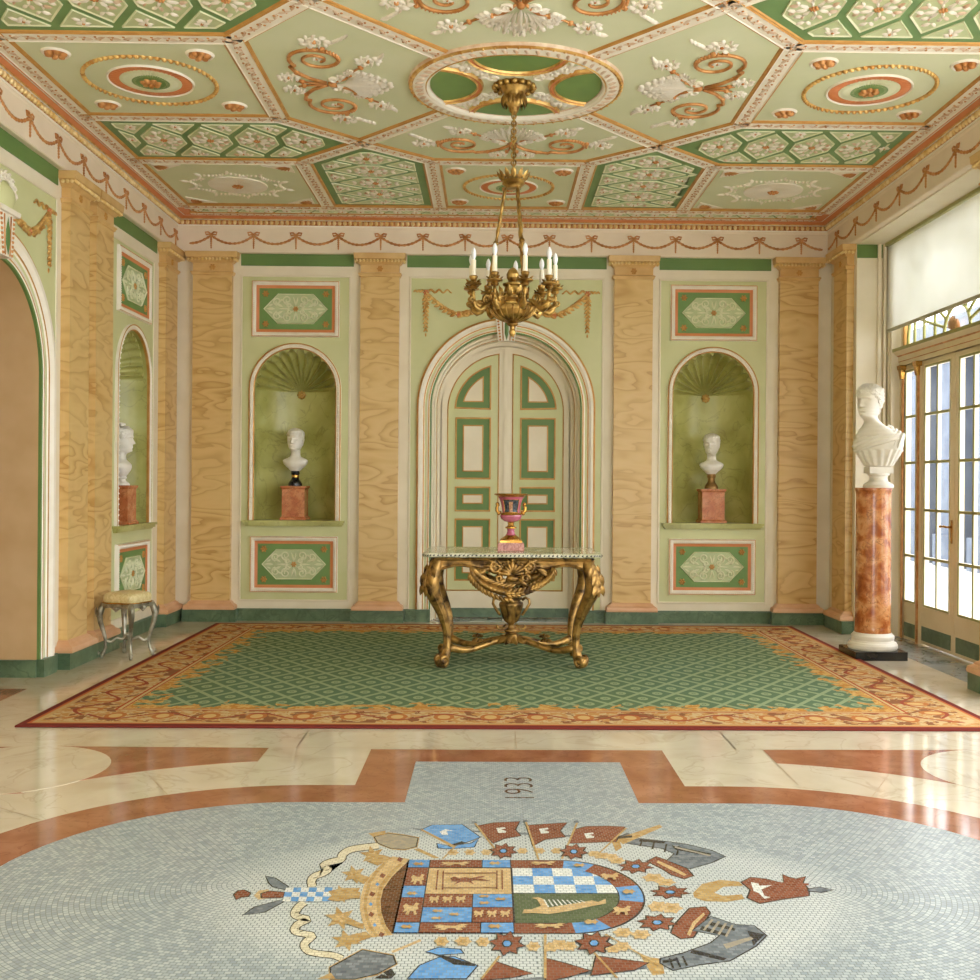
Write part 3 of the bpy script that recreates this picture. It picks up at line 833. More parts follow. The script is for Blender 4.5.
for sx in (-1,1):
    rib(sym(nA,sx,-1),sym(nA,sx,1))
    rib((ex(sx),-YE-.05),(ex(sx),YE+.35))
    for sy in (-1,1):
        A=sym(nA,sx,sy); C=sym(nC,sx,sy); D=sym(nD,sx,sy); E=sym(nE,sx,sy)
        rib(A,C); rib(C,D); rib(C,E); rib(C,(C[0]*kC,C[1]*kC)); rib(A,(ex(sx),A[1])); rib(D,(ex(sx),D[1]))
        rib(D,(D[0],sy*YE)); rib(E,(E[0],sy*YE))
for sy in (-1,1):
    rib(sym(nE,-1,sy),sym(nE,1,sy)); rib((-EX,sy*(YE+.03)),(ex(1),sy*(YE+.03))); rib((-EX,sy*3.655),(ex(1),sy*3.655))
mb.build('ribs',[m_white,m_goldpaint],ceiling,FC)
mg.build('rib_foliage',[m_white,m_copper,m_tintshade],ceiling,FC)

def coffer(name,label,poly,fld=m_ceilgreen,grp=None,gap=.070):
    r=thing(name,label,'ceiling panel',FC,grp,'thing')
    P=inset(poly,gap)
    mb=MB(); mb.prism(P,-.02,.004); mb.build('field',fld,r)
    mb=MB(); mb.sweep(P,[(.004,.004),(.002,.013),(-.006,.013),(-.014,.004)],True,0,[0,0,0]); mb.build('gilt_border',[m_goldpaint,m_white],r)
    return r,P
def circ(u,v,r,n=48): return [(u+r*cos(2*pi*i/n),v+r*sin(2*pi*i/n)) for i in range(n)]
def ringsweep(mb,u,v,r,prof,mis=None,mi=0,n=56): mb.sweep(circ(u,v,r,n),prof,True,mi,mis,True)
def beadring(mb,u,v,r,n,rad,mi=0,w=.004):
    for i in range(n):
        a=2*pi*i/n; mb.dome(u+r*cos(a),v+r*sin(a),rad*1.3,rad*.8,rad*1.2,a+pi/2-.5,6,2,mi,w)
def flower(mb,u,v,r,mi=0,mc=1,w=.004,n=7):
    for i in range(n):
        a=2*pi*i/n; mb.leaf(u+.22*r*cos(a),v+.22*r*sin(a),a+.25,r*.8,r*.5,r*.28,mi,w)
    mb.dome(u,v,r*.26,r*.26,r*.3,0,7,2,mc,w)
# scroll relief: a runs outwards from the medallion, b across
def acan(mb,u,v,r,s):
    mb.spiral(u,v,r*.62,r*.2,pi*.5,s*1.15,.010,0,16,.004)
    for i in range(9):
        a=2*pi*i/9; mb.leaf(u+r*.55*cos(a),v+r*.55*sin(a),a+s*.8,r*.62,r*.26,.022,0,.004)
    for i in range(5):
        a=2*pi*i/5; mb.leaf(u+r*.1*cos(a),v+r*.1*sin(a),a,r*.4,r*.2,.018,0,.006)
    mb.dome(u,v,r*.18,r*.18,.022,0,7,2,1,.006)
def scroll_panel(parent,ang):
    R=RZ(ang)
    mb=MB(); mb.M=R
    for s in (-1,1):
        lead=[(1.30,s*.02),(1.40,s*.10),(1.47,s*.20),(1.495,s*.30)]
        mb.spiral(1.30,s*.42,.19,.035,s*-.55,s*1.75,.014,0,44,.004,.010,lead,6)
        for i in range(16):
            a=s*(1.4+.17*i); rr=.185-.004*i; mb.dome(1.30+rr*cos(a),s*.42+rr*sin(a),.012,.008,.02,a,5,2,0,.004)
        lead2=[(1.27,s*.03),(1.20,s*.06),(1.15,s*.10)]
        mb.tube([(p[0],p[1],.01) for p in lead2+[(1.12,s*.18),(1.08,s*.24),(1.03,s*.30),(.98,s*.35)]],[.010,.010,.009,.008,.008,.007,.006],5)
        mb.tube([(1.32,s*.012,.012),(1.42,s*.025,.012),(1.50,s*.05,.012)],[.010,.008,.007],5)
        for u,v in ((1.47,s*.20),(1.24,s*.60),(1.12,s*.17),(1.03,s*.30),(1.46,s*.04)):
            mb.dome(u,v,.024,.018,.024,.5*s,7,2,0,.004)
    mb.build('gilt_scrolls',m_copper,parent)
    mb=MB(); mb.M=R
    for s in (-1,1):
        acan(mb,1.27,s*.71,.10,s); acan(mb,.97,s*.41,.09,s); acan(mb,1.54,s*.115,.08,s); flower(mb,1.30,s*.42,.035,0,1,.004,6)
        for i in range(5): mb.leaf(1.20-.03*i,s*(.68+.02*i),pi-s*.5-.15*i*s,.075,.024,.022,0,.004)
        for i in range(4): mb.leaf(.94-.02*i,s*(.44+.012*i),pi-s*(.2+.35*i),.075,.022,.022,0,.004)
        for i in range(3): mb.leaf(1.20,s*.10,s*(.8+.5*i)+pi/2*s*.4,.075,.025,.022,0,.004)
        mb.spiral(1.235,s*.085,.05,.012,s*2.2,s*1.3,.012,0,18,.004)
        for k in range(7):
            a=pi-s*(.05+.15*k); L=.34-.032*k
            mb.leaf(1.20-.012*k,s*.018*k,a,L,.028,.026,0,.004,s*.12)
            for d,o in ((.55,.7),(.75,.55),(.92,.4)):
                mb.leaf(1.20+cos(a)*L*d,s*.018*k+sin(a)*L*d,a-s*o,.055,.022,.024,0,.004); mb.leaf(1.20+cos(a)*L*d,s*.018*k+sin(a)*L*d,a+s*o,.05,.02,.022,0,.004)
    mb.leaf(1.24,0,pi,.40,.04,.03,0,.004); mb.dome(1.26,0,.035,.03,.03,0,8,2,1,.004)
    mb.build('relief_foliage',[m_white,m_copper],parent)
def arcpts(a0,a1,n=16): return [((RM-.13)*cos(a0+(a1-a0)*i/n),(RM-.13)*sin(a0+(a1-a0)*i/n)) for i in range(n+1)]
aC=atan2(nC[1],nC[0])
g='pale green ceiling panels with gilt scrolls'
for ang,lab,key in ((0,'ceiling panel of scroll and palmette relief beside the medallion, towards the windows','s'),(pi,'ceiling panel of scroll and palmette relief beside the medallion, towards the archway wall','s'),
                (-pi/2,'ceiling panel of scroll relief between the medallion and the far wall','e'),(pi/2,'ceiling panel of scroll relief at the top edge of the picture, nearest the viewer','e')):
    if key=='s':
        s=1 if ang==0 else -1
        P=[sym(nC,s,-1),sym(nA,s,-1),sym(nA,s,1),sym(nC,s,1)]
        arc=arcpts(aC,-aC) ; arc=[(s*p[0],p[1]) for p in arc]
    else:
        s=1 if ang>0 else -1
        P=[sym(nC,1,s),sym(nE,1,s),sym(nE,-1,s),sym(nC,-1,s)]
        arc=arcpts(pi-aC,aC); arc=[(p[0],s*p[1]) for p in arc]
    r,Q=coffer('ceiling_coffer',lab,P+arc,m_ceilgreen,g)
    scroll_panel(r,ang)
# rectangular panels with ringed rosette
def ring_coffer(label,x0,x1,v0,v1,cr,dx,dv):
    r,Q=coffer('ceiling_coffer',label,rect(x0,x1,v0,v1),m_ceilgreen,'ceiling panels with a ringed salmon rosette')
    u,v=(x0+x1)/2,(v0+v1)/2
    mb=MB(); beadring(mb,u,v,cr,64,cr*.042); ringsweep(mb,u,v,cr,[(-.014,.004),(0,.012),(.014,.004)]); mb.build('bead_ring',m_gold,r)
    mb=MB(); k=cr/.437
    ringsweep(mb,u,v,.29*k,[(0,.004),(-.006,.018),(-.016,.010)],None,1)
    mb.prism(circ(u,v,.28*k),.002,.008,0); mb.build('salmon_disc',[m_orange,m_white],r)
    mb=MB(); n=44
    for i in range(n): mb.leaf(u+.20*k*cos(2*pi*i/n),v+.20*k*sin(2*pi*i/n),2*pi*i/n,.075*k,.022*k,.010,0,.007)
    mb.build('salmon_flutes',m_orange,r)
    mb=MB(); n=48; mb.prism(circ(u,v,.205*k),.004,.011,0)
    for i in range(n):
        a=2*pi*i/n; mb.leaf(u+.06*k*cos(a),v+.06*k*sin(a),a,.145*k,.016*k,.010,0,.010)
    mb.build('sunburst',[m_relief],r)
    mb=MB(); mb.prism(circ(u,v,.125*k),.010,.019); mb.build('green_disc',m_dark,r)
    mb=MB(); mb.rosette(u,v,.075*k,.03,0,7,.018); mb.build('centre_rosette',m_copper,r)
    for sx in (-1,1):
        for sy in (-1,1):
            mb=MB(); mb.rosette(u+sx*dx,v+sy*dv,.075,.03,0,6,.012); ringsweep(mb,u+sx*dx,v+sy*dv,.085,[(-.02,.004),(-.004,.018),(.008,.004)],None,1,28); mb.prism(circ(u+sx*dx,v+sy*dv,.07,20),.003,.012)
            mb.build('corner_rosette',[m_copper,m_white],r)
ring_coffer('ringed rosette ceiling panel along the archway wall',-EX,-nA[0],-nA[1],nA[1],.437,.46,.47)
ring_coffer('ringed rosette ceiling panel along the window wall',nA[0]*.974,ex(1),-nA[1],nA[1],.437,.46,.47)
ring_coffer('ringed rosette ceiling panel at the far wall, seen behind the chandelier crown',-nE[0],nE[0]*.974,-YE,-nE[1],.41,.47,.52)
# rectangular panels with white sunburst
def sun_coffer(label,x0,x1,v0,v1):
    r,Q=coffer('ceiling_coffer',label,rect(x0,x1,v0,v1),m_ceilgreen,'ceiling panels with a white sunburst')
    u,v=(x0+x1)/2,(v0+v1)/2
    mb=MB(); mb.lathe([(.27,.003),(.268,.014),(.20,.022),(.08,.016),(.001,.016)],48,0,True,(u,v))
    for i in range(44):
        a=2*pi*i/44; mb.leaf(u+.07*cos(a),v+.07*sin(a),a,.195,.022,.009,0,.018)
    mb.build('sunburst',m_white,r)
    mb=MB(); mb.rosette(u,v,.055,.025,0,6,.016); mb.build('centre_rosette',m_copper,r)
    mb=MB(); n=10
    for i in range(n):
        a=2*pi*i/n; ru=.43; rv=.37
        for j in range(7):
            b=a+(j-3)*.085; q=1-.10*cos((j-3)*.5)
            mb.dome(u+ru*q*cos(b),v+rv*q*sin(b),.018,.013,.016,b,5,2,0,.004)
        mb.leaf(u+ru*1.0*cos(a+pi/n),v+rv*1.0*sin(a+pi/n),a+pi/n,.10,.03,.02,0,.004)
        mb.leaf(u+ru*.86*cos(a),v+rv*.86*sin(a),a+2.2,.06,.02,.016,0,.004); mb.leaf(u+ru*.86*cos(a),v+rv*.86*sin(a),a-2.2,.06,.02,.016,0,.004)
    mb.build('garland_ring',m_white,r)
    for sx in (-1,1):
        for sy in (-1,1):
            cx=u+sx*((x1-x0)/2-.12); cy=v+sy*((v1-v0)/2-.12)
            mb=MB(); mb.prism([(cx,cy),(cx-sx*.26,cy),(cx,cy-sy*.20)],.003,.012)
            for i in range(5):
                a=atan2(-sy,-sx)+(i-2)*.28; mb.leaf(cx-sx*.02,cy-sy*.02,a,.13,.03,.014,1,.012)
            mb.build('corner_fan',[m_white,m_copper],r)
sun_coffer('white sunburst ceiling panel in the far corner by the archway wall',-EX,-nD[0],-YE,-nD[1])
sun_coffer('white sunburst ceiling panel in the far corner by the windows',nD[0]*.974,ex(1),-YE,-nD[1])
# trellis panels
def lattice_coffer(label,poly,along_x,origin,edge=.055):
    r,Q=coffer('ceiling_coffer',label,poly,m_lattice,'green trellis ceiling panels',.070 if edge>.05 else .055)
    inn=inset(Q,edge); S=.372; HB=.10; HP=.37
    mb=MB(); mr=MB(); idx=0
    def cell(cx,cy): return [(cx+S/2,cy-HB),(cx+S/2,cy+HB),(cx,cy+HP),(cx-S/2,cy+HB),(cx-S/2,cy-HB),(cx,cy-HP)]
    row=HB+HP
    for j in range(-9,10):
        for i in range(-9,10):
            cx=i*S+(S/2 if j%2 else 0); cy=j*row
            c=cell(cx,cy)
            if along_x: c=[(-y,x) for x,y in c]; ctr=(-cy,cx)
            else: ctr=(cx,cy)
            c=[(p[0]+origin[0],p[1]+origin[1]) for p in c]; ctr=(ctr[0]+origin[0],ctr[1]+origin[1])
            q=clip(c,inn)
            if len(q)<3 or area(q)<.004: continue
            q0=q; q=inset(q,.026 if edge>.05 else .012)
            if not all(inside(p,q0) for p in q): continue
            if area(q)<.0015: continue
            mb.prism(q,.002,.007,1); mb.sweep(q,[(0,.004),(-.003,.013),(-.014,.007)],True,0)
            q2=inset(q,.022)
            L=lambda u,v,a,l,wd,m=0: inside((u+cos(a)*l*.6,v+sin(a)*l*.6),q2) and inside((u,v),q2) and mr.leaf(u,v,a,l,wd,.018,m,.006)
            for k in range(8):
                a=2*pi*k/8+pi/8
                L(ctr[0]+.03*cos(a),ctr[1]+.03*sin(a),a,.085,.026)
                L(ctr[0]+.10*cos(a),ctr[1]+.10*sin(a),a+.6,.06,.028,2); L(ctr[0]+.10*cos(a),ctr[1]+.10*sin(a),a-.6,.06,.028)  # tinted leaves paint in the brown shadows of the relief
            for k in (0,1,2,3):
                a=pi/2*k+(0 if not along_x else pi/2)
                for d in (.17,.24): 
                    for s in (-1,1): L(ctr[0]+d*cos(a),ctr[1]+d*sin(a),a+s*.8,.065,.028)
            if inside(ctr,q2): mr.rosette(ctr[0],ctr[1],.03,.018,1,6,.008)
            else:
                gx=sum(p[0] for p in q)/len(q); gy=sum(p[1] for p in q)/len(q)
                if inside((gx,gy),q2):
                    for k in range(6): mr.leaf(gx,gy,2*pi*k/6,.05,.022,.014,0,.006)
                    mr.dome(gx,gy,.014,.014,.016,0,6,2,1,.006)
    mb.build('trellis_tiles',[m_relief,m_ground],r); mr.build('relief_foliage',[m_white,m_copper,m_tintshade],r)
for sx,w in ((-1,'archway'),(1,'window')):
    for sy,d in ((-1,'far'),(1,'near')):
        A=sym(nA,sx,sy); C=sym(nC,sx,sy); D=sym(nD,sx,sy)
        dist='beyond' if sy<0 else 'nearer than'
        lattice_coffer(f'green trellis ceiling panel {dist} the ringed rosette, {w} side',[A,C,D,(ex(sx),D[1]),(ex(sx),A[1])],False,(sx*2.05,sy*1.27))
    C=sym(nC,sx,-1); D=sym(nD,sx,-1); E=sym(nE,sx,-1)
    lattice_coffer(f'steep green trellis ceiling panel near the far wall, {w} side of the chandelier crown',[C,E,(E[0],-YE),(D[0],-YE),D],True,(sx*1.225,-2.45))
lattice_coffer('long thin green trellis ceiling strip along the far cornice',rect(-EX,ex(1),-3.655,-YE-.03),False,(0,-3.73),.012)

# central medallion
r=thing('ceiling_medallion','round ceiling medallion with four dark green lobes, above the chandelier','ceiling medallion',FC)
mb=MB(); ringsweep(mb,0,0,RM,[(0,.0),(-.004,.026),(-.016,.036),(-.026,.030),(-.032,.034),(-.11,.040),(-.118,.034),(-.126,.040),(-.138,.034),(-.146,.016),(-.15,.0)],[3,0,0,0,1,1,0,1,1,3],0,72)
for i in range(60):
    a=2*pi*i/60; mb.leaf((RM-.105)*cos(a),(RM-.105)*sin(a),a+.5,.07,.035,.016,3,.036); mb.dome((RM-.02)*cos(a),(RM-.02)*sin(a),.014,.012,.010,a,5,2,0,.033)
mb.build('outer_ring',[m_gold,m_white,m_copper,m_tintshade],r)
mb=MB(); mb.prism(circ(0,0,.60,64),-.01,.006); mb.build('field',m_relief,r)
for k in range(4):
    a0=pi/2*k; rc=.565; rr=.30; RI=.588
    d=rc; x=(d*d+RI*RI-rr*rr)/(2*d); h=sqrt(RI*RI-x*x)
    t0=atan2(h,x-d); t1=2*pi-t0; b0=atan2(h,x)
    arc=[(d+rr*cos(t0+(t1-t0)*i/24),rr*sin(t0+(t1-t0)*i/24)) for i in range(25)]
    out=[(RI*cos(-b0+2*b0*i/16),RI*sin(-b0+2*b0*i/16)) for i in range(1,16)]
    rot=lambda P:[(p[0]*cos(a0)-p[1]*sin(a0),p[0]*sin(a0)+p[1]*cos(a0)) for p in P]
    mb=MB(); mb.prism(rot(arc+out),.004,.012); mb.build('green_lobe',m_dark,r)
    mb=MB(); mb.sweep(rot(arc),[(-.008,.006),(-.002,.026),(.008,.018),(.03,.018),(.036,.028),(.044,.006)],False,0,[1,1,0,1,1]); mb.build('lobe_border',[m_orange,m_gold],r)
mb=MB()
for k in range(4):
    a=pi/4+pi/2*k
    for d,s_ in ((.46,.075),(.33,.06)): flower(mb,d*cos(a),d*sin(a),s_,0,0,.006)
    for s in (-1,1):
        for d in (.25,.40,.52): mb.leaf(d*cos(a),d*sin(a),a+s*1.1,.09,.035,.02,0,.006); 
    mb.spiral(.22*cos(a),.22*sin(a),.05,.012,a,1.3,.01,0,16,.006)
mb.build('relief_foliage',m_white,r)
CREST=[
('mosaic_crown','brown',[(-0.449,4.151),(-0.478,4.057),(-0.505,3.957),(-0.523,3.844),(-0.522,3.737),(-0.509,3.636),(-0.482,3.525),(-0.457,3.462),(-0.451,3.572),(-0.449,3.791),(-0.449,3.977)]),
('mosaic_crown','sand',[(-0.522,4.182),(-0.555,4.097),(-0.586,3.975),(-0.596,3.879),(-0.595,3.771),(-0.585,3.668),(-0.566,3.571),(-0.544,3.494),(-0.516,3.437),(-0.454,3.456),(-0.482,3.525),(-0.509,3.636),(-0.522,3.737),(-0.523,3.844),(-0.505,3.957),(-0.478,4.057),(-0.452,4.151)]),
('mosaic_crown','gold',[(-0.543,4.129),(-0.572,4.015),(-0.585,3.917),(-0.582,3.771),(-0.572,3.668),(-0.553,3.571),(-0.533,3.501),(-0.506,3.441),(-0.497,3.445),(-0.524,3.509),(-0.544,3.579),(-0.562,3.668),(-0.571,3.771),(-0.573,3.908),(-0.56,4.005),(-0.532,4.129)]),
('mosaic_crown','gold',[(-0.489,4.102),(-0.52,3.996),(-0.54,3.88),(-0.537,3.737),(-0.523,3.636),(-0.498,3.533),(-0.468,3.45),(-0.458,3.456),(-0.485,3.533),(-0.511,3.636),(-0.525,3.737),(-0.527,3.862),(-0.508,3.967),(-0.475,4.109)]),
('mosaic_crown','red',[(-0.55,3.968),(-0.545,4.004),(-0.527,3.984),(-0.534,3.949)]),
('mosaic_crown','red',[(-0.568,3.791),(-0.563,3.823),(-0.546,3.805),(-0.552,3.773)]),
('mosaic_crown','red',[(-0.55,3.612),(-0.546,3.642),(-0.53,3.626),(-0.536,3.597)]),
('mosaic_crown','red',[(-0.5,3.452),(-0.495,3.479),(-0.48,3.465),(-0.486,3.438)]),
('mosaic_crown','red',[(-0.5,4.138),(-0.495,4.176),(-0.477,4.155),(-0.484,4.117)]),
('mosaic_crown','blue',[(-0.556,3.889),(-0.55,3.908),(-0.54,3.89),(-0.546,3.871)]),
('mosaic_crown','blue',[(-0.56,3.707),(-0.554,3.724),(-0.545,3.707),(-0.55,3.69)]),
('mosaic_crown','blue',[(-0.527,3.532),(-0.522,3.548),(-0.513,3.532),(-0.519,3.517)]),
('mosaic_crown','gold',[(-0.544,4.161),(-0.578,4.157),(-0.576,4.09),(-0.6,4.146),(-0.629,4.119),(-0.621,4.181),(-0.653,4.223),(-0.619,4.228),(-0.622,4.3),(-0.596,4.239),(-0.567,4.267),(-0.576,4.203)]),
('mosaic_crown','sand',[(-0.574,4.188),(-0.589,4.178),(-0.588,4.145),(-0.601,4.172),(-0.616,4.167),(-0.609,4.194),(-0.62,4.224),(-0.603,4.213),(-0.593,4.237),(-0.59,4.203)]),
('mosaic_crown','gold',[(-0.592,3.956),(-0.624,3.952),(-0.621,3.891),(-0.645,3.943),(-0.672,3.918),(-0.665,3.974),(-0.696,4.012),(-0.663,4.016),(-0.668,4.081),(-0.642,4.027),(-0.614,4.052),(-0.623,3.994)]),
('mosaic_crown','sand',[(-0.62,3.98),(-0.634,3.971),(-0.634,3.942),(-0.646,3.966),(-0.661,3.962),(-0.654,3.986),(-0.665,4.013),(-0.648,4.003),(-0.64,4.025),(-0.636,3.994)]),
('mosaic_crown','gold',[(-0.616,3.772),(-0.646,3.768),(-0.643,3.715),(-0.666,3.76),(-0.69,3.738),(-0.684,3.787),(-0.713,3.821),(-0.683,3.824),(-0.687,3.881),(-0.663,3.833),(-0.638,3.856),(-0.645,3.805)]),
('mosaic_crown','sand',[(-0.643,3.793),(-0.656,3.785),(-0.655,3.759),(-0.666,3.78),(-0.68,3.777),(-0.674,3.798),(-0.684,3.822),(-0.669,3.813),(-0.661,3.832),(-0.657,3.805)]),
('mosaic_crown','gold',[(-0.58,3.557),(-0.617,3.553),(-0.613,3.491),(-0.64,3.543),(-0.671,3.519),(-0.662,3.575),(-0.698,3.614),(-0.661,3.618),(-0.666,3.685),(-0.637,3.629),(-0.605,3.655),(-0.615,3.596)]),
('mosaic_crown','sand',[(-0.612,3.581),(-0.628,3.572),(-0.627,3.542),(-0.641,3.567),(-0.658,3.563),(-0.65,3.587),(-0.662,3.615),(-0.644,3.605),(-0.634,3.627),(-0.63,3.596)]),
('mosaic_crown','gold',[(-0.545,3.388),(-0.577,3.385),(-0.575,3.333),(-0.598,3.376),(-0.625,3.356),(-0.617,3.403),(-0.648,3.436),(-0.615,3.439),(-0.619,3.494),(-0.594,3.448),(-0.566,3.469),(-0.575,3.42)]),
('mosaic_crown','sand',[(-0.573,3.408),(-0.587,3.401),(-0.587,3.376),(-0.598,3.396),(-0.613,3.393),(-0.607,3.413),(-0.617,3.436),(-0.601,3.428),(-0.591,3.446),(-0.588,3.42)]),
('mosaic_crown','gold',[(-0.635,4.213),(-0.557,4.193),(-0.52,4.161),(-0.567,4.076),(-0.617,4.127),(-0.583,4.149)]),
('mosaic_crown','gold',[(-0.655,4.014),(-0.583,3.956),(-0.597,3.889),(-0.638,3.936)]),
('mosaic_crown','gold',[(-0.666,3.832),(-0.601,3.815),(-0.596,3.753),(-0.656,3.761)]),
('mosaic_crown','gold',[(-0.647,3.601),(-0.556,3.539),(-0.551,3.494),(-0.613,3.539)]),
('mosaic_crown','gold',[(-0.611,3.433),(-0.543,3.479),(-0.516,3.437),(-0.569,3.39),(-0.614,3.362)]),
('mosaic_crest_figure','dark',[(-0.9697,3.9731),(-0.9265,3.9542),(-0.8597,3.8673),(-0.8677,3.833),(-0.9209,3.8611),(-0.9429,3.8996)]),
('mosaic_crest_figure','grey',[(-0.966,3.969),(-0.93,3.95),(-0.865,3.866),(-0.87,3.838),(-0.917,3.865),(-0.938,3.902)]),
('mosaic_crest_figure','dark',[(-0.9709,3.6091),(-0.9465,3.6822),(-0.8579,3.7541),(-0.8526,3.7219),(-0.8973,3.6339)]),
('mosaic_crest_figure','grey',[(-0.967,3.613),(-0.942,3.679),(-0.86,3.749),(-0.858,3.723),(-0.901,3.638)]),
('mosaic_crest_figure','sand',[(-0.968,3.782),(-0.961,3.828),(-0.929,3.841),(-0.92,3.815),(-0.945,3.801),(-0.939,3.756),(-0.912,3.757),(-0.943,3.744)]),
('mosaic_crest_figure','dark',[(-0.9503,3.8026),(-0.9235,3.8283),(-0.8639,3.8147),(-0.8588,3.7625),(-0.9128,3.7565),(-0.9394,3.7577)]),
('mosaic_crest_figure','red',[(-0.945,3.801),(-0.922,3.823),(-0.868,3.811),(-0.863,3.766),(-0.913,3.762),(-0.936,3.762)]),
('mosaic_crest_figure','dark',[(-1.0435,3.7894),(-1.0372,3.8296),(-1.0116,3.8373),(-0.9809,3.8061),(-0.9817,3.7695),(-1.0057,3.7636),(-1.0214,3.7405)]),
('mosaic_crest_figure','red',[(-1.038,3.79),(-1.033,3.826),(-1.013,3.832),(-0.986,3.804),(-0.986,3.773),(-1.009,3.768),(-1.021,3.746)]),
('mosaic_crest_figure','white',[(-0.87,3.856),(-0.842,3.855),(-0.838,3.811),(-0.866,3.813)]),
('mosaic_crest_figure','blue',[(-0.842,3.857),(-0.814,3.856),(-0.811,3.812),(-0.839,3.813)]),
('mosaic_crest_figure','white',[(-0.815,3.857),(-0.787,3.856),(-0.784,3.812),(-0.811,3.814)]),
('mosaic_crest_figure','blue',[(-0.787,3.858),(-0.759,3.856),(-0.756,3.813),(-0.784,3.814)]),
('mosaic_crest_figure','white',[(-0.759,3.858),(-0.732,3.857),(-0.729,3.813),(-0.757,3.814)]),
('mosaic_crest_figure','blue',[(-0.732,3.859),(-0.704,3.857),(-0.702,3.814),(-0.729,3.815)]),
('mosaic_crest_figure','blue',[(-0.866,3.813),(-0.838,3.811),(-0.834,3.769),(-0.862,3.77)]),
('mosaic_crest_figure','white',[(-0.839,3.813),(-0.811,3.812),(-0.807,3.769),(-0.835,3.77)]),
('mosaic_crest_figure','blue',[(-0.811,3.814),(-0.784,3.812),(-0.78,3.769),(-0.808,3.771)]),
('mosaic_crest_figure','white',[(-0.784,3.814),(-0.756,3.813),(-0.753,3.77),(-0.781,3.771)]),
('mosaic_crest_figure','blue',[(-0.757,3.814),(-0.729,3.813),(-0.726,3.77),(-0.754,3.772)]),
('mosaic_crest_figure','white',[(-0.729,3.815),(-0.702,3.814),(-0.699,3.771),(-0.727,3.772)]),
('mosaic_crest_figure','white',[(-0.862,3.77),(-0.834,3.769),(-0.831,3.727),(-0.858,3.728)]),
('mosaic_crest_figure','blue',[(-0.835,3.77),(-0.807,3.769),(-0.804,3.727),(-0.831,3.729)]),
('mosaic_crest_figure','white',[(-0.808,3.771),(-0.78,3.769),(-0.777,3.728),(-0.804,3.729)]),
('mosaic_crest_figure','blue',[(-0.781,3.771),(-0.753,3.77),(-0.751,3.728),(-0.778,3.729)]),
('mosaic_crest_figure','white',[(-0.754,3.772),(-0.726,3.77),(-0.724,3.728),(-0.751,3.73)]),
('mosaic_crest_figure','blue',[(-0.727,3.772),(-0.699,3.771),(-0.697,3.729),(-0.724,3.73)]),
('mosaic_crest_figure','gold',[(-0.715,3.819),(-0.668,3.85),(-0.606,3.851),(-0.609,3.815),(-0.595,3.771),(-0.665,3.726),(-0.707,3.743),(-0.696,3.778)]),
('mosaic_scroll','dark',[(-0.762,3.876),(-0.765,3.887),(-0.769,3.9),(-0.771,3.911),(-0.772,3.916),(-0.772,3.92),(-0.772,3.928),(-0.772,3.935),(-0.77,3.942),(-0.768,3.948),(-0.762,3.954),(-0.755,3.961),(-0.748,3.97),(-0.742,3.981),(-0.737,3.992),(-0.732,4.009),(-0.73,4.044),(-0.744,4.08),(-0.754,4.094),(-0.757,4.099),(-0.75,4.074),(-0.753,4.062),(-0.75,4.067),(-0.744,4.075),(-0.739,4.083),(-0.732,4.089),(-0.722,4.094),(-0.712,4.102),(-0.701,4.115),(-0.695,4.142),(-0.696,4.167),(-0.697,4.175),(-0.698,4.176),(-0.696,4.185),(-0.693,4.197),(-0.688,4.209),(-0.682,4.219),(-0.674,4.226),(-0.662,4.233),(-0.649,4.239),(-0.636,4.244),(-0.621,4.25),(-0.606,4.255),(-0.591,4.26),(-0.581,4.263),(-0.594,4.346),(-0.604,4.343),(-0.619,4.338),(-0.635,4.332),(-0.65,4.326),(-0.664,4.32),(-0.678,4.314),(-0.692,4.306),(-0.705,4.296),(-0.715,4.281),(-0.723,4.264),(-0.73,4.246),(-0.735,4.226),(-0.737,4.199),(-0.736,4.177),(-0.734,4.175),(-0.731,4.18),(-0.733,4.175),(-0.741,4.17),(-0.751,4.163),(-0.76,4.156),(-0.768,4.146),(-0.776,4.136),(-0.783,4.124),(-0.79,4.092),(-0.776,4.047),(-0.766,4.032),(-0.762,4.026),(-0.768,4.041),(-0.767,4.056),(-0.768,4.051),(-0.771,4.043),(-0.774,4.035),(-0.778,4.028),(-0.784,4.022),(-0.792,4.014),(-0.799,4.002),(-0.805,3.988),(-0.808,3.971),(-0.81,3.953),(-0.81,3.931),(-0.807,3.906),(-0.801,3.884),(-0.797,3.868),(-0.794,3.858)]),
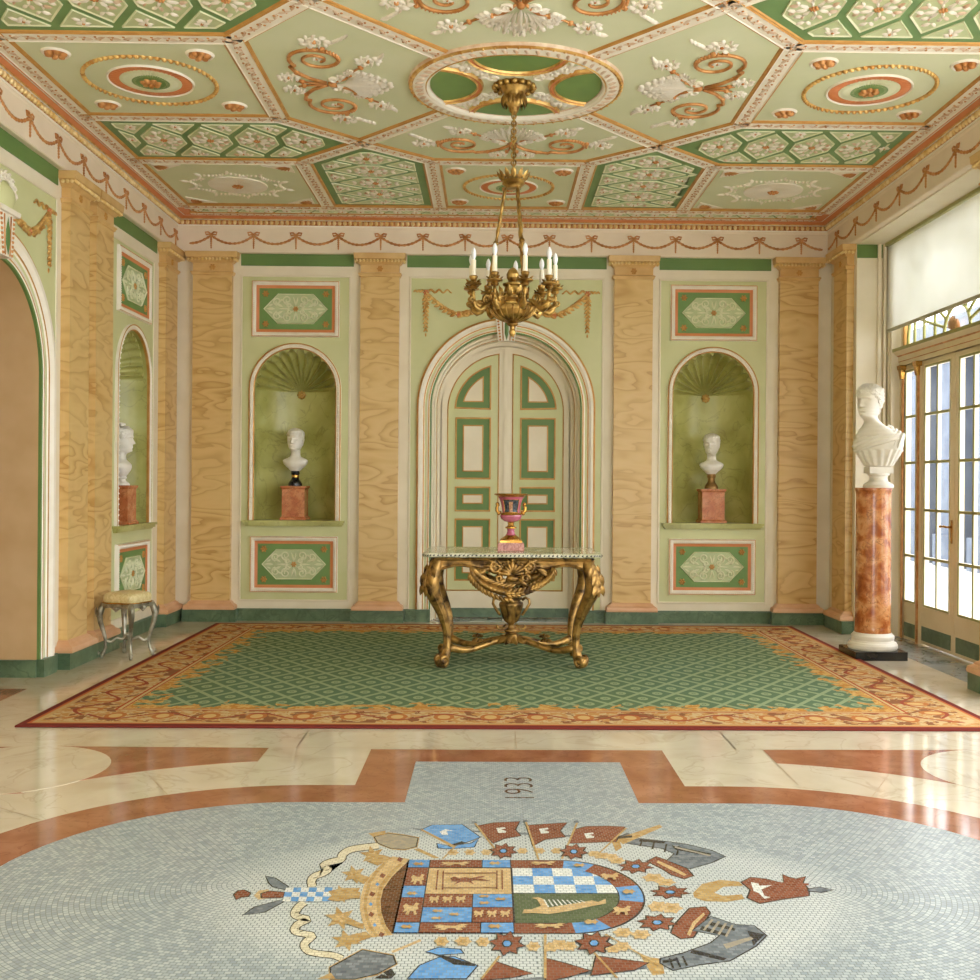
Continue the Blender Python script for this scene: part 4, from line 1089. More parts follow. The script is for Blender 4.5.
('mosaic_scroll','cream',[(-0.765,3.875),(-0.768,3.885),(-0.772,3.899),(-0.775,3.911),(-0.776,3.918),(-0.776,3.924),(-0.776,3.932),(-0.775,3.94),(-0.773,3.948),(-0.77,3.954),(-0.764,3.96),(-0.757,3.967),(-0.75,3.976),(-0.745,3.986),(-0.74,3.998),(-0.735,4.013),(-0.734,4.044),(-0.745,4.074),(-0.755,4.088),(-0.759,4.094),(-0.754,4.076),(-0.755,4.068),(-0.753,4.074),(-0.747,4.082),(-0.741,4.089),(-0.734,4.096),(-0.724,4.102),(-0.714,4.109),(-0.704,4.121),(-0.699,4.145),(-0.699,4.168),(-0.701,4.177),(-0.701,4.181),(-0.699,4.191),(-0.696,4.204),(-0.691,4.216),(-0.684,4.226),(-0.675,4.234),(-0.664,4.241),(-0.651,4.246),(-0.637,4.252),(-0.623,4.258),(-0.607,4.263),(-0.592,4.268),(-0.582,4.271),(-0.593,4.338),(-0.603,4.335),(-0.617,4.33),(-0.634,4.324),(-0.649,4.318),(-0.663,4.312),(-0.677,4.306),(-0.69,4.299),(-0.702,4.288),(-0.713,4.274),(-0.72,4.258),(-0.726,4.24),(-0.731,4.221),(-0.733,4.196),(-0.732,4.176),(-0.731,4.172),(-0.728,4.173),(-0.731,4.168),(-0.739,4.162),(-0.749,4.156),(-0.758,4.148),(-0.766,4.139),(-0.774,4.13),(-0.78,4.118),(-0.786,4.09),(-0.774,4.052),(-0.765,4.038),(-0.76,4.031),(-0.764,4.041),(-0.764,4.051),(-0.765,4.045),(-0.768,4.036),(-0.772,4.028),(-0.776,4.022),(-0.782,4.015),(-0.79,4.007),(-0.797,3.996),(-0.802,3.982),(-0.805,3.967),(-0.807,3.95),(-0.806,3.929),(-0.803,3.906),(-0.798,3.886),(-0.794,3.87),(-0.791,3.86)]),
('mosaic_scroll','dark',[(-0.796,3.749),(-0.799,3.74),(-0.804,3.726),(-0.809,3.71),(-0.812,3.692),(-0.815,3.674),(-0.816,3.655),(-0.815,3.633),(-0.808,3.603),(-0.795,3.582),(-0.784,3.573),(-0.775,3.568),(-0.768,3.564),(-0.76,3.559),(-0.753,3.557),(-0.753,3.556),(-0.763,3.592),(-0.762,3.594),(-0.769,3.585),(-0.778,3.573),(-0.786,3.558),(-0.79,3.54),(-0.792,3.52),(-0.791,3.495),(-0.78,3.465),(-0.765,3.45),(-0.752,3.443),(-0.741,3.439),(-0.732,3.435),(-0.723,3.431),(-0.716,3.43),(-0.716,3.43),(-0.726,3.452),(-0.725,3.454),(-0.73,3.44),(-0.736,3.421),(-0.74,3.399),(-0.737,3.372),(-0.73,3.351),(-0.722,3.333),(-0.712,3.319),(-0.702,3.309),(-0.692,3.303),(-0.682,3.299),(-0.672,3.295),(-0.66,3.291),(-0.646,3.289),(-0.634,3.286),(-0.623,3.282),(-0.615,3.277),(-0.607,3.271),(-0.599,3.265),(-0.594,3.26),(-0.588,3.305),(-0.593,3.31),(-0.602,3.317),(-0.612,3.324),(-0.624,3.331),(-0.637,3.335),(-0.651,3.338),(-0.664,3.341),(-0.675,3.344),(-0.684,3.348),(-0.692,3.351),(-0.697,3.355),(-0.701,3.36),(-0.703,3.366),(-0.706,3.372),(-0.707,3.377),(-0.708,3.378),(-0.707,3.385),(-0.703,3.399),(-0.697,3.416),(-0.692,3.44),(-0.708,3.477),(-0.72,3.483),(-0.727,3.485),(-0.735,3.488),(-0.744,3.492),(-0.755,3.496),(-0.763,3.501),(-0.762,3.501),(-0.758,3.493),(-0.759,3.497),(-0.758,3.506),(-0.757,3.515),(-0.754,3.523),(-0.747,3.532),(-0.738,3.543),(-0.73,3.56),(-0.744,3.607),(-0.755,3.613),(-0.763,3.616),(-0.769,3.62),(-0.776,3.624),(-0.783,3.629),(-0.786,3.632),(-0.782,3.627),(-0.78,3.622),(-0.781,3.63),(-0.78,3.642),(-0.779,3.654),(-0.777,3.665),(-0.774,3.678),(-0.77,3.691),(-0.767,3.7)]),
('mosaic_scroll','cream',[(-0.794,3.744),(-0.796,3.735),(-0.801,3.721),(-0.806,3.705),(-0.809,3.689),(-0.811,3.671),(-0.812,3.653),(-0.812,3.632),(-0.806,3.606),(-0.794,3.587),(-0.784,3.579),(-0.775,3.574),(-0.768,3.569),(-0.76,3.565),(-0.753,3.562),(-0.752,3.561),(-0.76,3.589),(-0.76,3.589),(-0.767,3.58),(-0.776,3.568),(-0.783,3.554),(-0.787,3.537),(-0.789,3.518),(-0.788,3.495),(-0.778,3.468),(-0.765,3.454),(-0.753,3.448),(-0.741,3.444),(-0.732,3.44),(-0.724,3.436),(-0.716,3.435),(-0.715,3.434),(-0.723,3.451),(-0.722,3.45),(-0.727,3.436),(-0.733,3.418),(-0.737,3.397),(-0.734,3.373),(-0.728,3.353),(-0.72,3.336),(-0.711,3.323),(-0.702,3.314),(-0.692,3.308),(-0.682,3.303),(-0.672,3.3),(-0.66,3.296),(-0.647,3.293),(-0.634,3.29),(-0.623,3.287),(-0.615,3.282),(-0.606,3.275),(-0.599,3.269),(-0.593,3.264),(-0.589,3.301),(-0.594,3.305),(-0.602,3.312),(-0.612,3.32),(-0.624,3.326),(-0.637,3.33),(-0.65,3.333),(-0.663,3.336),(-0.674,3.339),(-0.684,3.343),(-0.692,3.347),(-0.698,3.351),(-0.702,3.356),(-0.705,3.362),(-0.708,3.37),(-0.71,3.377),(-0.711,3.38),(-0.71,3.389),(-0.705,3.403),(-0.699,3.42),(-0.696,3.442),(-0.709,3.472),(-0.719,3.478),(-0.727,3.48),(-0.734,3.482),(-0.744,3.487),(-0.755,3.491),(-0.763,3.496),(-0.764,3.498),(-0.761,3.493),(-0.762,3.499),(-0.761,3.509),(-0.76,3.519),(-0.756,3.528),(-0.749,3.537),(-0.741,3.547),(-0.733,3.563),(-0.745,3.602),(-0.755,3.608),(-0.763,3.611),(-0.769,3.614),(-0.776,3.619),(-0.783,3.623),(-0.787,3.627),(-0.784,3.625),(-0.783,3.623),(-0.784,3.632),(-0.783,3.645),(-0.782,3.657),(-0.78,3.67),(-0.777,3.683),(-0.773,3.695),(-0.77,3.704)]),
('mosaic_scroll','dark',[(-0.789,3.952),(-0.775,3.964),(-0.774,3.958),(-0.788,3.947)]),
('mosaic_scroll','dark',[(-0.776,3.918),(-0.762,3.93),(-0.762,3.924),(-0.775,3.912)]),
('mosaic_scroll','dark',[(-0.774,4.062),(-0.76,4.075),(-0.759,4.069),(-0.773,4.056)]),
('mosaic_scroll','dark',[(-0.758,4.028),(-0.744,4.04),(-0.743,4.034),(-0.757,4.022)]),
('mosaic_scroll','dark',[(-0.798,3.632),(-0.786,3.642),(-0.785,3.637),(-0.797,3.627)]),
('mosaic_scroll','dark',[(-0.784,3.604),(-0.771,3.614),(-0.77,3.609),(-0.783,3.599)]),
('mosaic_scroll','dark',[(-0.769,3.506),(-0.757,3.515),(-0.756,3.51),(-0.768,3.501)]),
('mosaic_scroll','dark',[(-0.755,3.479),(-0.743,3.488),(-0.742,3.483),(-0.754,3.474)]),
('mosaic_shield','sand',[(-0.035,3.625),(-0.028,3.66),(-0.003,3.66),(0.031,3.689),(0.02,3.746),(0.001,3.76),(0.024,3.768),(0.045,3.746),(0.058,3.675),(0.162,3.719),(0.209,3.739),(0.23,3.725),(0.259,3.754),(0.256,3.711),(0.204,3.688),(0.129,3.648),(0.055,3.619),(0.001,3.628)]),
('mosaic_shield','white',[(0.041,3.746),(0.046,3.746),(0.059,3.682),(0.053,3.679)]),
('mosaic_shield','white',[(0.057,3.745),(0.062,3.746),(0.075,3.687),(0.069,3.684)]),
('mosaic_shield','white',[(0.072,3.745),(0.077,3.745),(0.091,3.692),(0.085,3.689)]),
('mosaic_shield','white',[(0.088,3.744),(0.093,3.744),(0.107,3.696),(0.101,3.693)]),
('mosaic_shield','white',[(0.104,3.743),(0.109,3.743),(0.122,3.701),(0.117,3.698)]),
('mosaic_shield','white',[(0.12,3.742),(0.125,3.742),(0.139,3.706),(0.133,3.703)]),
('mosaic_shield','white',[(0.136,3.741),(0.141,3.741),(0.155,3.711),(0.149,3.708)]),
('mosaic_shield','white',[(0.151,3.74),(0.156,3.74),(0.171,3.716),(0.165,3.713)]),
('mosaic_shield','white',[(0.167,3.739),(0.172,3.739),(0.187,3.72),(0.181,3.718)]),
('mosaic_shield','red',[(-0.289,3.945),(-0.276,3.961),(-0.256,3.945),(-0.237,3.955),(-0.212,3.946),(-0.188,3.962),(-0.159,3.969),(-0.173,3.952),(-0.193,3.941),(-0.168,3.936),(-0.139,3.917),(-0.168,3.919),(-0.197,3.929),(-0.212,3.916),(-0.201,3.884),(-0.221,3.909),(-0.25,3.909),(-0.273,3.88),(-0.262,3.911),(-0.281,3.915)]),
('mosaic_shield','red',[(-0.32,4.021),(-0.315,4.021),(-0.309,3.832),(-0.315,3.832)]),
('mosaic_shield','red',[(-0.12,4.024),(-0.116,4.024),(-0.117,3.841),(-0.122,3.841)]),
('mosaic_shield','red',[(-0.34,4.027),(-0.335,4.027),(-0.332,3.831),(-0.337,3.831)]),
('mosaic_shield','red',[(-0.101,4.031),(-0.097,4.031),(-0.097,3.835),(-0.102,3.835)]),
('mosaic_shield','red',[(-0.31,3.998),(-0.122,4.001),(-0.122,3.994),(-0.31,3.991)]),
('mosaic_shield','red',[(-0.31,3.853),(-0.121,3.856),(-0.121,3.85),(-0.31,3.847)]),
('mosaic_shield','sand',[(-0.432,3.901),(-0.426,3.928),(-0.433,3.955),(-0.425,3.976),(-0.415,3.959),(-0.401,3.956),(-0.395,3.984),(-0.384,3.977),(-0.389,3.956),(-0.383,3.929),(-0.392,3.922),(-0.386,3.885),(-0.395,3.881),(-0.398,3.911),(-0.409,3.915),(-0.412,3.881),(-0.421,3.884),(-0.418,3.914)]),
('mosaic_shield','sand',[(-0.438,3.628),(-0.432,3.656),(-0.44,3.684),(-0.431,3.706),(-0.419,3.688),(-0.405,3.685),(-0.398,3.714),(-0.385,3.707),(-0.391,3.685),(-0.385,3.657),(-0.395,3.65),(-0.388,3.612),(-0.398,3.608),(-0.401,3.639),(-0.413,3.642),(-0.416,3.608),(-0.427,3.611),(-0.423,3.642)]),
('mosaic_shield','sand',[(-0.355,3.725),(-0.351,3.742),(-0.355,3.759),(-0.349,3.772),(-0.342,3.761),(-0.332,3.759),(-0.327,3.776),(-0.319,3.772),(-0.323,3.759),(-0.32,3.742),(-0.326,3.738),(-0.322,3.715),(-0.329,3.712),(-0.331,3.731),(-0.339,3.733),(-0.341,3.712),(-0.348,3.714),(-0.345,3.733)]),
('mosaic_shield','sand',[(-0.31,3.725),(-0.305,3.742),(-0.309,3.759),(-0.303,3.773),(-0.296,3.762),(-0.286,3.76),(-0.281,3.777),(-0.273,3.773),(-0.277,3.76),(-0.274,3.743),(-0.28,3.738),(-0.277,3.715),(-0.283,3.713),(-0.285,3.732),(-0.293,3.734),(-0.296,3.713),(-0.303,3.715),(-0.3,3.734)]),
('mosaic_shield','sand',[(-0.264,3.726),(-0.259,3.743),(-0.263,3.76),(-0.257,3.773),(-0.25,3.763),(-0.24,3.761),(-0.235,3.778),(-0.227,3.774),(-0.231,3.761),(-0.228,3.744),(-0.235,3.739),(-0.231,3.716),(-0.238,3.714),(-0.239,3.733),(-0.247,3.735),(-0.25,3.714),(-0.257,3.716),(-0.254,3.735)]),
('mosaic_shield','sand',[(-0.2,3.602),(-0.195,3.618),(-0.199,3.634),(-0.192,3.646),(-0.186,3.636),(-0.176,3.634),(-0.171,3.65),(-0.163,3.646),(-0.168,3.634),(-0.165,3.618),(-0.172,3.614),(-0.169,3.592),(-0.175,3.59),(-0.176,3.608),(-0.184,3.61),(-0.187,3.59),(-0.194,3.592),(-0.19,3.61)]),
('mosaic_shield','sand',[(-0.156,3.603),(-0.15,3.618),(-0.154,3.634),(-0.148,3.647),(-0.141,3.637),(-0.132,3.635),(-0.126,3.651),(-0.119,3.647),(-0.123,3.635),(-0.121,3.619),(-0.127,3.615),(-0.124,3.593),(-0.131,3.591),(-0.132,3.609),(-0.139,3.611),(-0.143,3.591),(-0.149,3.593),(-0.146,3.611)]),
('mosaic_shield','sand',[(-0.112,3.603),(-0.106,3.619),(-0.11,3.635),(-0.103,3.647),(-0.096,3.637),(-0.087,3.635),(-0.081,3.652),(-0.074,3.648),(-0.079,3.636),(-0.076,3.62),(-0.083,3.616),(-0.08,3.594),(-0.087,3.592),(-0.088,3.609),(-0.095,3.611),(-0.099,3.592),(-0.105,3.593),(-0.101,3.611)]),
('mosaic_shield','sand',[(-0.335,4.08),(-0.317,4.092),(-0.33,4.103),(-0.309,4.112),(-0.287,4.105),(-0.257,4.104),(-0.239,4.116),(-0.215,4.114),(-0.23,4.105),(-0.221,4.094),(-0.242,4.09),(-0.232,4.075),(-0.253,4.073),(-0.257,4.086),(-0.281,4.087),(-0.292,4.073),(-0.313,4.074),(-0.302,4.087)]),
('mosaic_shield','sand',[(-0.333,3.493),(-0.315,3.506),(-0.328,3.518),(-0.307,3.528),(-0.286,3.521),(-0.256,3.519),(-0.238,3.532),(-0.213,3.53),(-0.228,3.52),(-0.219,3.507),(-0.24,3.504),(-0.231,3.487),(-0.251,3.485),(-0.255,3.499),(-0.279,3.5),(-0.29,3.485),(-0.311,3.486),(-0.3,3.5)]),
('mosaic_shield','sand',[(0.004,4.089),(0.02,4.1),(0.01,4.111),(0.029,4.12),(0.047,4.113),(0.073,4.113),(0.09,4.124),(0.111,4.122),(0.097,4.113),(0.104,4.102),(0.086,4.099),(0.093,4.083),(0.074,4.082),(0.072,4.094),(0.051,4.095),(0.04,4.081),(0.022,4.082),(0.033,4.095)]),
('mosaic_shield','sand',[(-0.004,3.508),(0.013,3.519),(0.002,3.53),(0.022,3.539),(0.04,3.532),(0.067,3.531),(0.083,3.543),(0.105,3.54),(0.091,3.532),(0.098,3.52),(0.079,3.517),(0.086,3.502),(0.067,3.5),(0.065,3.513),(0.044,3.514),(0.033,3.5),(0.014,3.501),(0.026,3.514)]),
('mosaic_shield','sand',[(0.257,3.944),(0.27,3.962),(0.264,3.98),(0.279,3.995),(0.291,3.983),(0.309,3.981),(0.322,4),(0.337,3.995),(0.326,3.981),(0.329,3.963),(0.316,3.958),(0.318,3.933),(0.305,3.931),(0.306,3.951),(0.291,3.953),(0.281,3.931),(0.268,3.933),(0.278,3.953)]),
('mosaic_shield','sand',[(0.267,3.624),(0.279,3.645),(0.275,3.666),(0.288,3.682),(0.298,3.669),(0.315,3.667),(0.327,3.688),(0.34,3.683),(0.33,3.667),(0.332,3.646),(0.32,3.64),(0.321,3.612),(0.309,3.609),(0.31,3.632),(0.297,3.635),(0.288,3.609),(0.277,3.611),(0.286,3.635)]),
('mosaic_shield','gold',[(-0.436,4.089),(-0.425,4.107),(-0.411,4.098),(-0.403,4.11),(-0.4,4.096),(-0.39,4.089),(-0.399,4.082),(-0.4,4.069),(-0.41,4.08),(-0.423,4.071)]),
('mosaic_shield','gold',[(-0.436,3.795),(-0.428,3.813),(-0.416,3.804),(-0.408,3.816),(-0.406,3.802),(-0.397,3.796),(-0.405,3.789),(-0.406,3.776),(-0.414,3.787),(-0.425,3.778)]),
('mosaic_shield','gold',[(-0.434,3.511),(-0.425,3.527),(-0.412,3.519),(-0.405,3.53),(-0.402,3.517),(-0.393,3.511),(-0.401,3.505),(-0.402,3.492),(-0.411,3.503),(-0.422,3.494)]),
('mosaic_shield','gold',[(-0.148,4.098),(-0.136,4.116),(-0.122,4.107),(-0.112,4.119),(-0.11,4.105),(-0.1,4.099),(-0.11,4.092),(-0.112,4.078),(-0.122,4.089),(-0.136,4.08)]),
('mosaic_shield','gold',[(-0.151,3.515),(-0.139,3.533),(-0.124,3.524),(-0.115,3.536),(-0.112,3.522),(-0.103,3.515),(-0.113,3.508),(-0.115,3.495),(-0.124,3.506),(-0.139,3.497)]),
('mosaic_shield','gold',[(-0.339,3.64),(-0.329,3.653),(-0.317,3.646),(-0.309,3.654),(-0.307,3.645),(-0.298,3.64),(-0.306,3.636),(-0.308,3.626),(-0.316,3.634),(-0.328,3.627)]),
('mosaic_shield','gold',[(-0.34,3.579),(-0.33,3.592),(-0.318,3.586),(-0.311,3.594),(-0.308,3.584),(-0.3,3.58),(-0.308,3.575),(-0.309,3.565),(-0.318,3.573),(-0.329,3.566)]),
('mosaic_shield','gold',[(-0.282,3.612),(-0.272,3.625),(-0.26,3.619),(-0.252,3.627),(-0.25,3.617),(-0.242,3.612),(-0.25,3.607),(-0.251,3.597),(-0.259,3.605),(-0.271,3.599)]),
('mosaic_shield','gold',[(-0.184,3.77),(-0.173,3.783),(-0.161,3.777),(-0.152,3.785),(-0.15,3.775),(-0.142,3.771),(-0.15,3.766),(-0.152,3.757),(-0.161,3.764),(-0.173,3.758)]),
('mosaic_shield','gold',[(-0.183,3.71),(-0.173,3.723),(-0.16,3.717),(-0.152,3.725),(-0.15,3.715),(-0.142,3.71),(-0.15,3.705),(-0.152,3.695),(-0.16,3.703),(-0.172,3.697)]),
('mosaic_shield','gold',[(-0.126,3.743),(-0.115,3.757),(-0.103,3.75),(-0.095,3.759),(-0.093,3.749),(-0.084,3.744),(-0.093,3.739),(-0.095,3.729),(-0.103,3.737),(-0.116,3.73)]),
('mosaic_shield','gold',[(0.17,4.078),(0.184,4.098),(0.198,4.088),(0.209,4.1),(0.21,4.086),(0.219,4.079),(0.209,4.071),(0.205,4.057),(0.196,4.069),(0.181,4.059)]),
('mosaic_shield','gold',[(0.324,3.815),(0.34,3.839),(0.353,3.827),(0.364,3.843),(0.364,3.825),(0.373,3.816),(0.362,3.806),(0.357,3.788),(0.35,3.803),(0.334,3.791)]),
('mosaic_shield','gold',[(0.165,3.55),(0.18,3.572),(0.195,3.561),(0.206,3.575),(0.207,3.559),(0.217,3.551),(0.206,3.543),(0.202,3.527),(0.193,3.54),(0.176,3.529)]),
('mosaic_banner','dark',[(-0.4365,4.4998),(-0.3908,4.5697),(-0.2613,4.5788),(-0.1795,4.4103),(-0.2341,4.3461),(-0.2918,4.2996),(-0.3645,4.4048)]),
('mosaic_banner','blue',[(-0.431,4.5),(-0.388,4.565),(-0.264,4.574),(-0.185,4.411),(-0.238,4.35),(-0.291,4.305),(-0.36,4.408)]),
('mosaic_banner','dark',[(-0.3589,4.3377),(-0.3055,4.3045),(-0.2218,4.34),(-0.1884,4.4012),(-0.204,4.2882),(-0.3143,4.2645),(-0.3532,4.2775)]),
('mosaic_banner','blue',[(-0.356,4.333),(-0.306,4.299),(-0.218,4.336),(-0.19,4.396),(-0.208,4.292),(-0.314,4.27),(-0.349,4.281)]),
('mosaic_banner','dark',[(-0.316,4.305),(-0.258,4.359),(-0.238,4.341),(-0.3,4.288)]),
('mosaic_banner','gold',[(-0.436,4.503),(-0.424,4.509),(-0.281,4.3),(-0.295,4.288)]),
('mosaic_banner','white',[(-0.353,4.479),(-0.329,4.511),(-0.298,4.493),(-0.323,4.486),(-0.316,4.436),(-0.341,4.439)]),
('mosaic_banner','dark',[(-0.2072,4.5539),(-0.1309,4.6012),(-0.0151,4.6188),(-0.0345,4.5072),(-0.014,4.4268),(-0.0864,4.3878),(-0.1308,4.3316)]),
('mosaic_banner','red',[(-0.202,4.552),(-0.129,4.596),(-0.019,4.615),(-0.04,4.507),(-0.019,4.429),(-0.09,4.392),(-0.13,4.337)]),
('mosaic_banner','dark',[(0.0056,4.5663),(0.0558,4.5784),(0.1881,4.6057),(0.1515,4.4947),(0.1678,4.4144),(0.0824,4.3817),(0.0246,4.2997)]),
('mosaic_banner','red',[(0.01,4.563),(0.057,4.573),(0.184,4.602),(0.146,4.495),(0.163,4.417),(0.079,4.386),(0.026,4.305)]),
('mosaic_banner','dark',[(0.2054,4.515),(0.2611,4.5562),(0.3562,4.5615),(0.4297,4.5509),(0.3883,4.4354),(0.3687,4.3569),(0.171,4.3333)]),
('mosaic_banner','red',[(0.21,4.512),(0.263,4.551),(0.356,4.556),(0.425,4.548),(0.383,4.437),(0.365,4.361),(0.175,4.337)]),
('mosaic_banner','white',[(-0.119,4.525),(-0.082,4.538),(-0.078,4.519),(-0.099,4.509),(-0.077,4.487),(-0.079,4.468),(-0.109,4.462)]),
('mosaic_banner','white',[(0.06,4.518),(0.098,4.532),(0.101,4.513),(0.08,4.503),(0.101,4.481),(0.098,4.462),(0.067,4.456)]),
('mosaic_banner','white',[(0.245,4.459),(0.282,4.472),(0.284,4.453),(0.263,4.444),(0.283,4.423),(0.28,4.404),(0.249,4.398)]),
('mosaic_banner','gold',[(-0.213,4.591),(-0.203,4.591),(-0.101,4.19),(-0.109,4.19)]),
('mosaic_banner','gold',[(0.004,4.615),(0.013,4.615),(0.047,4.149),(0.039,4.149)]),
('mosaic_banner','gold',[(0.224,4.606),(0.233,4.606),(0.137,4.156),(0.129,4.156)]),
('mosaic_banner','gold',[(-0.284,4.305),(-0.276,4.305),(-0.322,4.151),(-0.33,4.151)]),
('mosaic_banner','gold',[(0.423,4.532),(0.433,4.532),(0.278,4.202),(0.27,4.202)]),
('mosaic_banner','grey',[(-0.221,4.584),(-0.223,4.611),(-0.209,4.624),(-0.198,4.591)]),
('mosaic_banner','grey',[(-0.002,4.602),(-0.003,4.628),(0.012,4.642),(0.021,4.609)]),
('mosaic_banner','grey',[(0.214,4.593),(0.214,4.619),(0.23,4.633),(0.238,4.6)]),
('mosaic_sword','grey',[(-0.479,4.54),(-0.458,4.521),(-0.211,4.494),(0.113,4.456),(0.35,4.412),(0.348,4.387),(0.091,4.431),(-0.211,4.475),(-0.456,4.502)]),
('mosaic_sword','gold',[(0.36,4.546),(0.39,4.537),(0.383,4.437),(0.38,4.288),(0.351,4.245),(0.348,4.39)]),
('mosaic_sword','gold',[(0.373,4.4),(0.576,4.58),(0.584,4.548),(0.389,4.326)]),
('mosaic_sword','grey',[(-0.088,3.143),(0.084,3.18),(0.327,3.24),(0.326,3.219),(0.083,3.164),(-0.079,3.124)]),
('mosaic_sword','gold',[(0.316,3.328),(0.345,3.296),(0.38,3.286),(0.373,3.184),(0.336,3.174),(0.329,3.223)]),
('mosaic_arm','dark',[(0.3767,4.4206),(0.4256,4.4715),(0.4645,4.4052),(0.569,4.3711),(0.6499,4.3347),(0.7352,4.2635),(0.7755,4.1903),(0.7066,4.1188),(0.6083,4.0505),(0.5315,4.1425),(0.5745,4.2218),(0.5374,4.2778),(0.4356,4.3221),(0.3875,4.3488)]),
('mosaic_arm','grey',[(0.382,4.419),(0.425,4.466),(0.461,4.401),(0.567,4.366),(0.647,4.33),(0.731,4.26),(0.77,4.191),(0.703,4.123),(0.609,4.056),(0.537,4.143),(0.58,4.222),(0.541,4.282),(0.438,4.327),(0.392,4.352)]),
('mosaic_arm','dark',[(0.466,4.394),(0.567,4.366),(0.557,4.34),(0.458,4.364)]),
('mosaic_arm','dark',[(0.584,4.318),(0.723,4.221),(0.712,4.194),(0.588,4.268)]),
('mosaic_arm','dark',[(0.383,4.427),(0.441,4.439),(0.437,4.412),(0.379,4.396)]),
('mosaic_arm','dark',[(0.3736,3.2892),(0.4521,3.3297),(0.5501,3.4009),(0.5897,3.4536),(0.5097,3.4927),(0.5966,3.6135),(0.6664,3.5439),(0.7256,3.5372),(0.7484,3.4561),(0.6932,3.3735),(0.5878,3.2692),(0.4879,3.2408),(0.4004,3.2027),(0.3676,3.2539)]),
('mosaic_arm','grey',[(0.378,3.286),(0.455,3.325),(0.554,3.397),(0.595,3.455),(0.515,3.494),(0.597,3.608),(0.664,3.539),(0.722,3.533),(0.743,3.457),(0.689,3.377),(0.585,3.274),(0.486,3.246),(0.402,3.208),(0.373,3.255)]),
('mosaic_arm','dark',[(0.692,3.492),(0.74,3.464),(0.685,3.381),(0.688,3.433)]),
('mosaic_arm','dark',[(0.488,3.352),(0.579,3.289),(0.566,3.272),(0.474,3.326)]),
('mosaic_arm','dark',[(0.588,3.563),(0.657,3.51),(0.649,3.491),(0.575,3.538)]),
('mosaic_arm','dark',[(0.551,3.528),(0.626,3.463),(0.615,3.448),(0.537,3.499)]),
('mosaic_arm','dark',[(0.38,3.273),(0.43,3.291),(0.429,3.274),(0.379,3.253)]),
('mosaic_arm','dark',[(0.471,4.383),(0.477,4.379),(0.459,4.302),(0.453,4.309)]),
('mosaic_arm','dark',[(0.516,4.358),(0.523,4.354),(0.503,4.267),(0.496,4.274)]),
('mosaic_arm','dark',[(0.562,4.333),(0.569,4.329),(0.545,4.232),(0.539,4.239)]),
('mosaic_arm','dark',[(0.607,4.308),(0.613,4.304),(0.588,4.198),(0.582,4.205)]),
('mosaic_arm','stone',[(0.592,3.583),(0.599,3.578),(0.553,3.49),(0.547,3.497)]),
('mosaic_arm','stone',[(0.611,3.568),(0.619,3.563),(0.574,3.473),(0.567,3.48)]),
('mosaic_arm','stone',[(0.631,3.554),(0.638,3.549),(0.594,3.457),(0.588,3.464)]),
('mosaic_arm','stone',[(0.65,3.539),(0.656,3.534),(0.614,3.441),(0.608,3.448)]),
('mosaic_arm','dark',[(0.401,3.286),(0.407,3.289),(0.408,3.22),(0.402,3.216)]),
('mosaic_arm','dark',[(0.423,3.293),(0.429,3.295),(0.43,3.229),(0.424,3.225)]),
('mosaic_arm','dark',[(0.444,3.3),(0.45,3.302),(0.452,3.237),(0.445,3.233)]),
('mosaic_arm','stone',[(0.59,3.387),(0.691,3.445),(0.696,3.427),(0.593,3.353)]),
('mosaic_arm','stone',[(0.594,4.304),(0.719,4.201),(0.711,4.187),(0.59,4.283)]),
('mosaic_foliage','dark',[(0.4535,4.1355),(0.502,4.1925),(0.5464,4.1403),(0.6021,4.058),(0.6121,3.982),(0.5666,3.9465),(0.5244,3.9891),(0.5,4.0516)]),
('mosaic_foliage','red',[(0.459,4.135),(0.502,4.187),(0.542,4.137),(0.597,4.056),(0.607,3.984),(0.567,3.952),(0.529,3.992),(0.505,4.054)]),
('mosaic_foliage','sand',[(0.502,4.143),(0.553,4.065),(0.586,3.993),(0.573,3.983),(0.537,4.039),(0.493,4.123)]),
('mosaic_foliage','dark',[(0.457,3.5392),(0.5356,3.6813),(0.5972,3.6955),(0.6044,3.6381),(0.568,3.5606),(0.5085,3.4377),(0.4617,3.427),(0.4365,3.4756)]),
('mosaic_foliage','red',[(0.462,3.537),(0.539,3.677),(0.594,3.691),(0.599,3.639),(0.563,3.563),(0.505,3.442),(0.464,3.432),(0.442,3.476)]),
('mosaic_foliage','sand',[(0.49,3.465),(0.527,3.562),(0.578,3.639),(0.58,3.623),(0.532,3.542),(0.497,3.451)]),
('mosaic_foliage','gold',[(0.575,3.814),(0.625,3.902),(0.699,3.942),(0.763,3.925),(0.77,3.884),(0.696,3.874),(0.651,3.816),(0.677,3.788),(0.745,3.803),(0.746,3.761),(0.676,3.733),(0.603,3.74),(0.572,3.772)]),
('mosaic_foliage','dark',[(0.7667,3.9205),(0.8156,3.9713),(0.8715,3.9559),(0.9222,3.9122),(0.9434,4.0035),(0.9621,3.9716),(0.982,3.9585),(1.0267,3.9821),(0.9994,3.9159),(1.0015,3.8493),(0.9829,3.7881),(0.8869,3.7578),(0.7874,3.7158),(0.7535,3.7695),(0.7825,3.8464)]),
('mosaic_foliage','red',[(0.772,3.919),(0.817,3.966),(0.869,3.951),(0.924,3.907),(0.944,3.998),(0.958,3.968),(0.982,3.953),(1.023,3.978),(0.994,3.917),(0.996,3.85),(0.979,3.792),(0.885,3.763),(0.789,3.721),(0.759,3.77),(0.788,3.846)]),
('mosaic_foliage','white',[(0.806,3.92),(0.83,3.905),(0.823,3.79),(0.841,3.776),(0.816,3.762),(0.808,3.818),(0.795,3.832)]),
('mosaic_foliage','white',[(0.799,3.826),(0.876,3.891),(0.83,3.885)]),
('mosaic_foliage','dark',[(0.993,3.8557),(1.0467,3.8765),(1.0875,3.8444),(1.0324,3.8185),(0.9872,3.8323)]),
